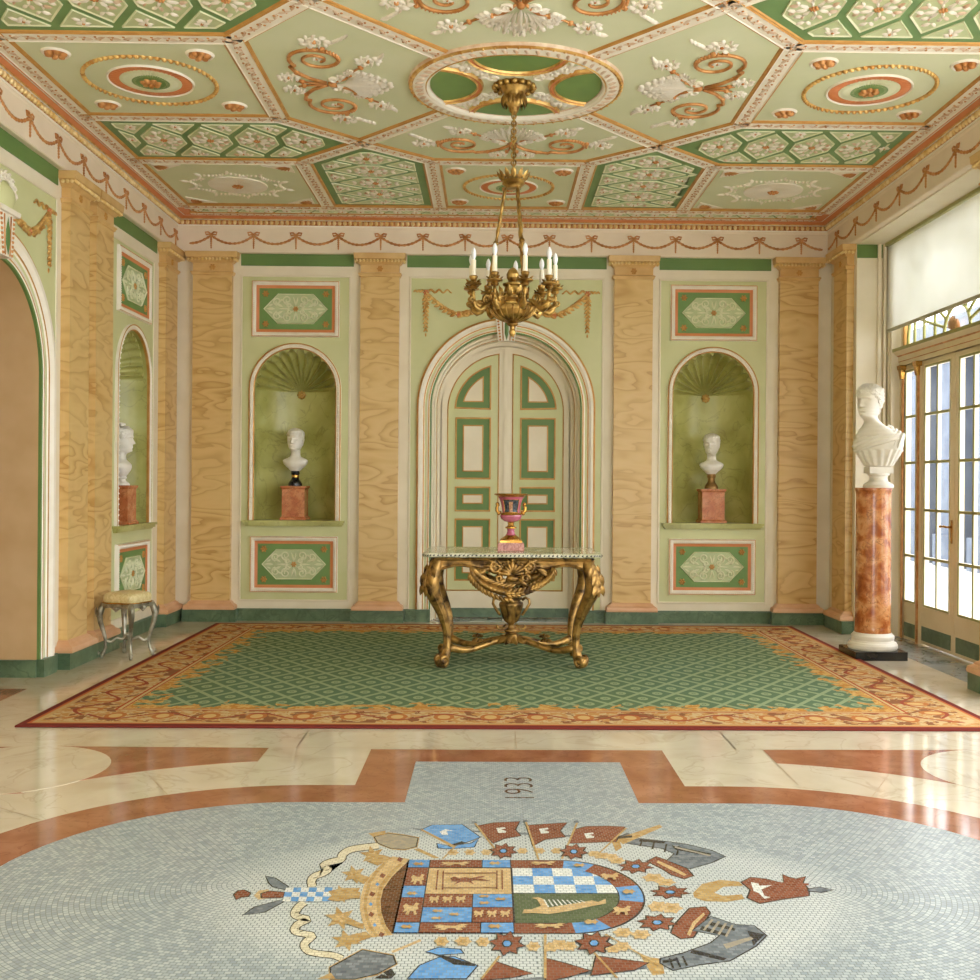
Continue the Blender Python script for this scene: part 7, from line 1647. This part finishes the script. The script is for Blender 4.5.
for k in range(9):
    ang=radians(-65+40*k)-pi/2     # -90 deg faces the viewer
    mb=MB(); R=RZ(ang); mb.M=R
    mb.tube([(.14,0,2.665),(.17,0,2.675),(.20,0,2.66),(.225,0,2.635),(.252,0,2.625),(.28,0,2.645),(.294,0,2.69),(.295,0,2.735),(.295,0,2.76)],[.019,.018,.016,.019,.02,.018,.015,.012,.012],8)
    mb.M=R@basis((.19,0,2.70),(1,0,0),(0,0,1),(0,-1,0))
    mb.spiral(0,0,.035,.008,-pi/2,1.4,.011,0,18,-.005); mb.leaf(.02,-.03,.2,.07,.03,.02); mb.leaf(.05,-.05,.8,.05,.025,.015)
    mb.M=R; mb.lathe([(.001,2.755),(.02,2.757),(.03,2.772),(.024,2.782),(.052,2.79),(.056,2.797),(.05,2.80),(.022,2.80),(.018,2.815),(.026,2.83),(.03,2.845),(.026,2.85),(.017,2.852),(.001,2.852)],18,0,True,(.295,0))
    for q in range(6):
        aq=2*pi*q/6; p=Vector((.295+.024*cos(aq),.024*sin(aq),2.80)); mb.M=R@basis(p,(-sin(aq),cos(aq),0),(cos(aq)*.8,sin(aq)*.8,.6),(cos(aq)*.6,sin(aq)*.6,-.8)); mb.leaf(0,0,pi/2,.042,.024,.010)
    for q in (-1,1):
        mb.M=R@basis((.235,q*.014,2.635),(1,0,0),(0,0,1),(0,-1,0)); mb.leaf(0,0,.5,.085,.04,.016); mb.leaf(-.05,.03,2.4,.06,.03,.014); mb.spiral(.075,.055,.02,.005,pi,1.2,.007,0,14,-.003)
    mb.M=R; arm=mb.build('arm',m_chand,ch)
    mb=MB(); mb.M=R; mb.lathe([(.001,2.85),(.0165,2.85),(.0165,2.955),(.014,2.958),(.001,2.958)],14,0,True,(.295,0)); mb.build('candle_sleeve',m_candle,arm)
    mb=MB(); mb.M=R; mb.lathe([(.010,2.955),(.0105,2.965),(.017,2.985),(.0185,3.0),(.015,3.02),(.008,3.035),(.002,3.042),(.0005,3.043)],14,0,True,(.295,0)); mb.build('bulb',m_bulb,arm)

# ------------------------------------------------------------------ window wall: glazed doors, side lights, fanlight, blind
WX=XR+.395       # inner face of the joinery
ZTR=2.60
def glazed(name,label,cat,ya,yb,z0,z1,cols,stile,bot,top,handle=0,kind='structure',strip=None):
    """leaf in the plane X = WX, ya > yb (ya far from the viewer)"""
    r=thing(name,label,cat,basis((WX,ya,0),(0,-1,0),(0,0,1),(-1,0,0)),None,kind); W=ya-yb
    mb=MB()
    mb.box(0,stile,z0,z1,-.045,0); mb.box(W-stile,W,z0,z1,-.045,0); mb.box(stile,W-stile,z0,bot,-.045,0); mb.box(stile,W-stile,top,z1,-.045,0)
    mb.sweep(rect(stile,W-stile,bot,top)[::1],[(.0,.0),(.01,.008),(.018,0)],True)
    mb.box(.05,W-.05,z0+.03,z0+.16,0,.006,1) if z0<.1 else None
    mb.build('frame',[m_frame,m_base],r)
    mb=MB(); iw=W-2*stile; bw=.011
    for c in range(cols+1):
        u=stile+iw*c/cols; mb.box(u-bw,u+bw,bot,top,-.03,0,1); mb.box(u-bw-.001,u+bw+.001,bot,top,0,.005)
    for q in range(6):
        z=bot+(top-bot)*q/5; mb.box(stile,W-stile,z-bw,z+bw,-.03,0,1); mb.box(stile,W-stile,z-bw-.001,z+bw+.001,0,.0052)
    mb.build('glazing_bars',[m_winolive,m_white],r)
    mb=MB()
    mb.box(stile,W-stile,bot,top,-.022,-.018); mb.build('glass',m_glass,r)
    if handle:
        u=W-stile/2 if handle>0 else stile/2
        mb=MB(); mb.prism(rect(u-.016,u+.016,.96,1.16),0,.006); mb.M=T((u,1.10,0)); mb.tube([(0,0,.005),(0,0,.05),(-handle*.03,.004,.056),(-handle*.11,.0,.052)],[.010,.009,.010,.009],8); mb.ball((-handle*.115,0,.052),.013,8,6); mb.M=None; mb.build('handle',m_vgold,r)
    return r
glazed('window_1','narrow glazed side light between the marble column and the glazed doors','window',10.28,9.93,.0,ZTR,1,.045,.36,2.54)
glazed('door_3','glazed double door leaf with a brass lever, nearer the marble column','door',9.86,9.145,.012,ZTR,2,.085,.36,2.54,1)
glazed('door_4','glazed double door leaf at the picture edge, nearer the viewer','door',9.135,8.42,.012,ZTR,2,.085,.36,2.54)
glazed('window_2','narrow glazed side light beyond the picture edge','window',8.35,8.0,.0,ZTR,1,.045,.36,2.54)
wf=thing('trim_5','green and cream door frame with moulded transom above the glazed doors','door frame',None,None,'structure')
mb=MB()
for a,b in ((10.36,10.28),(9.93,9.86),(8.42,8.35),(8.0,7.90)): mb.box(WX-.012,WX+.07,b,a,0,ZTR)
mb.build('posts',m_frame,wf)
mb=MB()
for y in (10.27,9.895,8.385,7.99):
    mb.box(WX-.022,WX-.012,y-.018,y+.018,0,2.48)
mb.build('post_lining',m_copper,wf)
mb=MB()
for y in (10.27,9.895,8.385,7.99):
    mb.M=T((WX-.02,y,0)); mb.taper(0,0,.020,.022,2.47,.03,.036,2.56); mb.taper(0,0,.036,.042,2.56,.04,.046,2.60); mb.M=None
mb.build('bracket',m_vgold,wf)
mb=MB()
path=[(WX+.0,10.42),(WX+.0,7.86)]
mb.sweep(path,[(0,2.59),(-.0,2.60),(.02,2.60),(.022,2.64),(.03,2.645),(.03,2.69),(.045,2.70),(.085,2.735),(.09,2.765),(.0,2.77)],False,0,[0,0,0,1,0,1,0,2,2])
mb.box(WX,WX+.07,7.9,10.36,2.59,2.77); mb.build('transom',[m_frame,m_copper,m_winolive],wf)
fan=thing('window_3','fanlight with curved tracery over the glazed doors, half hidden by the roller blind','window',basis((WX,9.14,0),(0,-1,0),(0,0,1),(-1,0,0)),None,'structure')
mb=MB(); mb.box(-1.22,-1.14,2.77,3.80,-.07,0); mb.box(1.14,1.24,2.77,3.80,-.07,0); mb.box(-1.22,1.24,3.72,3.80,-.07,0); mb.build('frame',m_frame,fan)
mb=MB(); mb.box(-1.15,-1.12,2.77,3.72,-.03,.01); mb.build('gilt_slip',m_goldpaint,fan)
mb=MB()
for k in range(1,10):
    a=pi*k/10; P=[]
    for i in range(9):
        t=i/8; rr=.26+1.0*t; P.append((rr*cos(a)*1.0-.02*sin(a)*t,2.77+rr*.86*sin(a),-.012))
    mb.tube([p for p in P if abs(p[0])<1.13 and p[1]<3.72],.014,6)
for x in (-.92,-.70,-.46,.46,.70,.92):
    P=[(x*(1-.06*(i/6)**2),2.77+.9*i/6,-.012) for i in range(7)]; mb.tube(P,.014,6)
for q in (.26,.92):
    mb.tube([(q*cos(pi*i/24)*(1.18 if q>.5 else 1),2.77+q*.9*sin(pi*i/24),-.012) for i in range(25)],.015,6)
mb.build('tracery',m_winolive,fan)
mb=MB(); mb.M=T((0,2.79,0)); mb.dome(0,0,.09,.09,.03,0,18,3)
for k in range(7): mb.leaf(0,0,.3+.42*k,.12,.035,.03,0,.02)
mb.build('shell_boss',m_pink,fan)
mb=MB(); mb.box(-1.14,1.14,2.77,3.72,-.034,-.030); mb.build('glass',m_glass,fan)
bl=thing('roller_blind','white roller blind half lowered over the fanlight','blind',basis((XR+.285,9.13,0),(0,-1,0),(0,0,1),(-1,0,0)))
mb=MB(); mb.box(-1.30,1.28,2.955,3.765,-.0015,.0015); mb.build('fabric',m_blind,bl)
mb=MB(); mb.box(-1.30,1.28,2.935,2.965,-.008,.008); mb.build('bottom_rail',m_blinddark,bl)
mb=MB(); mb.box(-1.32,1.30,3.772,3.80,-.05,.03); mb.build('head_box',m_winolive,bl)

# ------------------------------------------------------------------ outdoors seen through the panes
mb=MB(); mb.box(XR+.6,30,-6,45,-.4,-.12); mb.build('exterior_ground',m_pave,None,None,kind='structure')
b=thing('stone_building','grey stone building across the street, seen through the glazed doors','building',T((9.2,0,0)))
mb=MB(); mb.box(0,1,12.5,23.9,-.2,4.6); mb.build('facade',m_paleston,b)
mb=MB()
for i in range(7):
    y=13.2+1.55*i; mb.box(-.42,0,y-.44,y+.44,-.2,4.3); mb.box(-.52,0,y-.52,y+.52,-.2,.5); mb.box(-.5,0,y-.5,y+.5,3.9,4.3)
mb.build('piers',m_stone,b)
mb=MB(); mb.box(-.6,1,12.5,23.4,4.3,4.7); mb.build('cornice',m_paleston,b)
# ------------------------------------------------------------------ marble busts: one lofted surface from crown to cut
HEAD=[ # z, half width, front, back   (units: chin-to-crown = 1)
 (-1.30,.10,.08,.08),(-1.2,.19,.14,.15),(-1.05,.30,.235,.20),(-.9,.44,.30,.24),(-.75,.54,.325,.27),(-.62,.575,.315,.28),(-.54,.56,.285,.28),(-.47,.47,.235,.27),(-.40,.33,.185,.255),
 (-.33,.245,.155,.24),(-.2,.215,.145,.245),(-.10,.21,.155,.245),(-.045,.21,.20,.24),(-.005,.205,.31,.24),(.03,.21,.375,.24),(.10,.25,.395,.255),(.20,.28,.405,.29),(.30,.305,.41,.34),(.40,.318,.41,.39),(.50,.328,.405,.43),(.58,.335,.42,.44),
 (.70,.345,.42,.445),(.80,.325,.38,.415),(.88,.275,.305,.35),(.94,.20,.215,.25),(.98,.105,.115,.13),(1.0,.01,.01,.01)]
HEAD=[((z if z>-.1 else -.1+(z+.1)*.78),a*(1.07 if z>.05 else 1),f,b) for z,a,f,b in HEAD]
def G(x,s): return exp(-(x/s)**2)
def face_off(x,z):
    """how far the face stands out in front of the plain head shape at lateral x, height z"""
    o=0.0
    if .27<z<.62:
        p=max(0,(.60-z)/.28); amp=.125*min(1,p)**1.2 if z>.325 else .125*max(0,(z-.275)/.05)
        o+=amp*G(x,.036+.028*min(1,max(0,p)))
    o+=.034*G(z-.575,.026)*G(abs(x)-.13,.10)
    o-=.075*G(z-.505,.048)*G(abs(x)-.14,.07); o+=.042*G(z-.492,.026)*G(abs(x)-.142,.048); o+=.016*G(z-.522,.008)*G(abs(x)-.142,.055); o+=.010*G(z-.465,.008)*G(abs(x)-.142,.05)
    o+=.02*G(z-.385,.07)*G(abs(x)-.19,.07)
    o-=.02*G(z-.26,.022)*G(x,.06)
    o+=.034*G(z-.215,.017)*G(x,.085)+.034*G(z-.165,.02)*G(x,.07)-.018*G(z-.19,.008)*G(x,.10)
    o-=.028*G(z-.115,.025)*G(x,.08); o+=.03*G(z-.045,.045)*G(x,.085)
    return o
def bust_body(scale,yaw,tab,bottom,chest_yaw=0.0,hair=None,NA=88,step=.0125,pleat=None,lean=0.0,ear=.362):
    zs=[]; z=bottom
    while z<1.0: zs.append(z); z+=step if z>-.06 else .025
    zs.append(.995); vs=[]; hv=[]
    for z in zs:
        a,f,b=interp(tab,z); t=max(0,min(1,(z+.42)/.34)); t=t*t*(3-2*t); rot=chest_yaw+(yaw-chest_yaw)*t
        for i in range(NA):
            th=2*pi*i/NA; c,s=cos(th),sin(th); ex=.9
            x=a*(abs(s)**ex)*(1 if s>=0 else -1); dep=f if c>0 else b
            y=-dep*(abs(c)**ex)*(1 if c>=0 else -1)
            if c>0 and z>-.06: y-=face_off(x,z)*min(1,c*1.7)
            if z<-.35:
                if pleat:
                    k=pleat(th,z); x*=1+k; y*=1+k
                elif c>0: y-=.02*G(x-.16,.14)*G(z+.56,.14)+.02*G(x+.16,.14)*G(z+.56,.14)
            l=lean*max(0,min(1,(z+.62)/.6)); X=x*cos(rot)-y*sin(rot)+l*sin(yaw); Y=x*sin(rot)+y*cos(rot)-l*cos(yaw)
            vs.append((X*scale,Y*scale,z*scale))
            if hair:
                o=hair(th,z)
                k=1+o/max(.12,hypot(x,y)); lx,ly=l*sin(yaw),-l*cos(yaw); hv.append((((X-lx)*k+lx)*scale,((Y-ly)*k+ly)*scale,(z+(max(0,o)*.8 if z>.8 else 0))*scale))
    m=len(zs)
    fs=[(j*NA+i,j*NA+(i+1)%NA,(j+1)*NA+(i+1)%NA,(j+1)*NA+i) for j in range(m-1) for i in range(NA)]
    caps=[tuple(range(NA)),tuple((m-1)*NA+i for i in range(NA))]
    mb=MB(); mb.add(vs,fs,0,True); mb.add([vs[i] for i in range(NA)],[tuple(range(NA))],0); mb.add([vs[(m-1)*NA+i] for i in range(NA)],[tuple(range(NA))],0,True)
    R=T((lean*sin(yaw)*scale,-lean*cos(yaw)*scale,0))@RZ(yaw)
    for s in (-1,1):   # ears
        mb.M=R; P=[]
        for i in range(9):
            a=-.6+i/8*3.9; P.append((s*(ear+.012*sin(a)) *scale,(.02-.055*cos(a)*-1*-1)*scale,(.47+.085*sin(a))*scale))
        mb.tube(P,[.022*scale]*9,6); mb.ball((s*(ear-.01)*scale,.02*scale,.45*scale),.05*scale,8,6,0,(.4,.8,1.5)); mb.M=None
    hb=None
    if hair:
        j0=next(j for j,z in enumerate(zs) if z>-.05)
        hb=MB(); k=len(zs)-j0
        hb.add(hv[j0*NA:],[(j*NA+i,j*NA+(i+1)%NA,(j+1)*NA+(i+1)%NA,(j+1)*NA+i) for j in range(k-1) for i in range(NA)]+[tuple((k-1)*NA+i for i in range(NA))],0,True)
    return mb,hb
def hairfn(front,side,back,thick,freq,amp,cover=None):
    def h(th,z):
        w=th if th<pi else 2*pi-th      # 0 = face, pi = back
        line=front+(side-front)*min(1,max(0,(w-.55)/.75)) if w<1.35 else side+(back-side)*min(1,(w-1.35)/.7)
        line+=.02*sin(th*13)+.012*sin(th*29+1)
        m=1/(1+exp(-(z-line)*38)); q=freq*.42
        p=Vector((q*sin(th),q*cos(th),q*1.25*z)); c=abs(noise.noise(p))*2.2-.45+.5*noise.noise(p*2.1)
        top=1-max(0,(z-.80)/.20)*.45
        return m*(thick*top+amp*c)-(1-m)*.045
    return h
def socle_prof(h,r): return [(.001,0),(r,0),(r,h*.16),(r*.93,h*.2),(r*.86,h*.28),(r*.62,h*.42),(r*.5,h*.6),(r*.5,h*.72),(r*.62,h*.78),(r*.66,h*.88),(r*.6,h*.92),(r*.62,h),(.001,h)]
# statue in the niche with the black socle
def niche_bust(label,M,yaw,scale,socm,band,hair,head_z,tab=HEAD,extra=None):
    r=thing('portrait_bust',label,'bust',M)
    b,h=bust_body(scale,yaw,tab,-1.0,0.15*yaw,hair)
    b.build('figure',m_statue,r,T((0,0,head_z))); h.build('hair',m_statue,r,T((0,0,head_z)))
    H=head_z-.94*scale; mb=MB(); mb.lathe(socle_prof(H,.072),28); mb.build('socle',socm,r)
    if band:
        mb=MB(); mb.lathe([(.037,H*.56),(.041,H*.58),(.041,H*.72),(.037,H*.74)],24); mb.build('gilt_band',m_vgold,r)
    if extra: extra(r,head_z,scale,yaw)
    return r
def pedestal(label,M,mat_):
    r=thing('pedestal',label,'pedestal',M)
    mb=MB(); mb.box(-.138,.138,-.138,.138,0,.018); mb.taper(0,0,.138,.138,.018,.122,.122,.035); mb.build('base_moulding',mat_,r)
    mb=MB(); mb.box(-.118,.118,-.118,.118,.03,.33); mb.build('block',mat_,r)
    mb=MB(); mb.taper(0,0,.12,.12,.322,.132,.132,.34); mb.box(-.132,.132,-.132,.132,.34,.355); mb.build('cap',mat_,r)
NZ=NV0+.002; PZ=NZ+.355
PY=YB+.15
pedestal('red marble block pedestal under the bust with the black socle',T((-2.215,PY,NZ)),m_redmarble)
pedestal('red marble block pedestal under the bust with the gilt socle',T((2.185,PY,NZ)),m_redmarble)
pedestal('red marble block pedestal in the side niche above the stool',T((XL-.09,9.95,NZ))@RZ(pi/2),m_redmarble)
niche_bust('white marble male bust with short hair on a black socle with gilt band',T((-2.215,PY,PZ+.001)),-.22,.232,m_black,True,hairfn(.76,.60,.12,.018,17,.014),.375)
niche_bust('white marble bust on a gilt waisted socle, head turned from the window',T((2.185,PY,PZ+.001)),-.42,.222,m_bronze,False,hairfn(.78,.58,.10,.026,15,.02),.365)
def topknot(r,hz,sc,yaw):
    mb=MB(); mb.M=T((0,0,hz))@RZ(yaw)@Matrix.Scale(sc,4)
    mb.ball((.0,.12,1.06),.13,12,8,0,(1,1.2,.8)); mb.ball((.09,-.02,1.06),.10,10,6,0,(1.2,.9,.7)); mb.ball((-.09,-.02,1.06),.10,10,6,0,(1.2,.9,.7))
    mb.ball((0,.46,.50),.15,12,8,0,(1,.9,1))
    for s in (-1,1): mb.tube([(s*.20,.20,.1),(s*.21,.17,-.1),(s*.22,.08,-.3),(s*.24,-.02,-.45)],[.05,.055,.05,.03],7)
    mb.build('topknot',m_statue,r)
niche_bust('white marble bust with knotted hair in the side niche, seen in profile',T((XL-.068,9.95,PZ+.001))@RZ(pi/2),0.0,.238,m_statue,False,hairfn(.74,.46,.02,.04,15,.03),.305,HEAD,topknot)

# ---- large draped bust on the marble column
CX,CY=3.094,9.115
r=thing('column_pedestal','tall round orange marble column on a black square plinth, by the window','pedestal',T((CX,CY,0)))
mb=MB(); mb.box(-.217,.217,-.217,.217,0.0,.072); mb.build('plinth',m_black,r)
mb=MB(); mb.lathe([(.001,.072),(.196,.072),(.203,.085),(.203,.11),(.192,.13),(.178,.135),(.172,.15),(.176,.165),(.176,.185),(.160,.20),(.152,.212),(.001,.212)],48); mb.build('base',m_statue,r)
mb=MB(); mb.lathe([(.001,.212),(.150,.212),(.150,.24),(.147,.26),(.143,1.38),(.146,1.40),(.150,1.415),(.150,1.432),(.001,1.432)],56); mb.build('shaft',m_colmarble,r)
def pleats(th,z):
    c=cos(th); k=0
    if c>-.2: k=.045*sin(th*17+z*2)*(1 if z<-1.0 else 0)
    return k
TOGA=[(-1.52,.36,.24,.17),(-1.47,.44,.32,.19),(-1.3,.53,.38,.22),(-1.15,.62,.42,.26),(-1.0,.705,.44,.30),(-.85,.745,.44,.32),(-.70,.73,.42,.33),(-.55,.655,.37,.33),(-.42,.53,.30,.31),(-.30,.39,.225,.28),(-.20,.29,.175,.26),(-.12,.228,.16,.25)]+[(z,a/1.10 if z>.05 else a,f,b) for z,a,f,b in HEAD[12:]]
r=thing('portrait_bust','large white marble bust of a draped man on the tall marble column','bust',T((CX+.04,CY,1.433)))
HS=.275; HZ=.595; YW=-.95; CYW=-.55
b,h=bust_body(HS,YW,TOGA,-1.51,CYW,hairfn(.72,.54,.08,.026,21,.03),100,.0125,pleats,.46,.335)
b.build('figure',m_statue,r,T((0,0,HZ))); h.build('hair',m_statue,r,T((0,0,HZ)))
mb=MB(); mb.lathe([(.001,0),(.125,0),(.125,.022),(.112,.035),(.085,.05),(.072,.075),(.075,.10),(.09,.108),(.09,.122),(.001,.122)],36); mb.box(-.10,.10,-.075,.075,.122,.175); mb.build('socle',m_statue,r)
# cloak thrown over the shoulder: thick ridged band wound round the chest
mb=MB(); mb.M=T((0,0,HZ))@RZ(CYW)@Matrix.Scale(HS,4)
n=44; m=16; vs=[]
for i in range(n+1):
    th=-2.5+5.0*i/n      # 0 = front
    tz=-.72+.26*sin(th*.9+.2)
    a,f,bk=interp(TOGA,tz)
    for j in range(m+1):
        q=j/m; z=tz+.24-.48*q
        aa,ff,bb=interp(TOGA,z); c,s=cos(th),sin(th)
        x=aa*(abs(s)**.9)*(1 if s>=0 else -1); y=-(ff if c>0 else bb)*(abs(c)**.9)*(1 if c>=0 else -1)
        L=max(.1,hypot(x,y)); o=.055*sin(pi*q)**.5+.022*sin(q*pi*7+.8*sin(th*2))-.012
        vs.append((x*(1+o/L),y*(1+o/L),z))
fs=[(i*(m+1)+j,i*(m+1)+j+1,(i+1)*(m+1)+j+1,(i+1)*(m+1)+j) for i in range(n) for j in range(m)]
mb.add(vs,fs,0,True)
for k in range(4):   # folds over the shoulder
    P=[]
    for i in range(12):
        t=i/11; P.append((.30+.11*k+.10*sin(t*pi),-.34+.60*t,-.74+.42*sin(t*pi)-.07*k))
    mb.tube(P,[.02+.04*sin(pi*i/11) for i in range(12)],8)
mb.build('cloak',m_statue,r)
# ------------------------------------------------------------------ light: daylight through the windows and the open hall side
w=bpy.data.worlds.new('World'); SC.world=w; w.use_nodes=True; nt=w.node_tree
bg=nt.nodes['Background']; bg.inputs[0].default_value=(.96,.98,1,1); bg.inputs[1].default_value=6.5
def area_light(name,loc,rot,sx,sy,power,col):
    l=bpy.data.lights.new(name,'AREA'); l.shape='RECTANGLE'; l.size=sx; l.size_y=sy; l.energy=power; l.color=col
    o=bpy.data.objects.new(name,l); COL.objects.link(o); o.location=loc; o.rotation_euler=rot; return o
SC.view_settings.view_transform='Standard'; SC.view_settings.look='None'; SC.view_settings.exposure=-.1; SC.view_settings.gamma=1
cam=bpy.data.cameras.new('Camera'); co=bpy.data.objects.new('Camera',cam); COL.objects.link(co); SC.camera=co
cam.sensor_width=36; cam.lens=36*1080/980; cam.shift_y=-7/980; cam.shift_x=-16/980; cam.clip_start=.05
co.matrix_world=T((-.151,0,1.45))@RZ(-math.atan(15/1080))@Matrix.Rotation(-.0075,4,'Y')@Matrix.Rotation(pi/2,4,'X')
try:
    SC.cycles.use_denoising=True; SC.cycles.max_bounces=10; SC.cycles.diffuse_bounces=6; SC.cycles.transparent_max_bounces=12; SC.cycles.caustics_reflective=False; SC.cycles.caustics_refractive=False
except Exception: pass
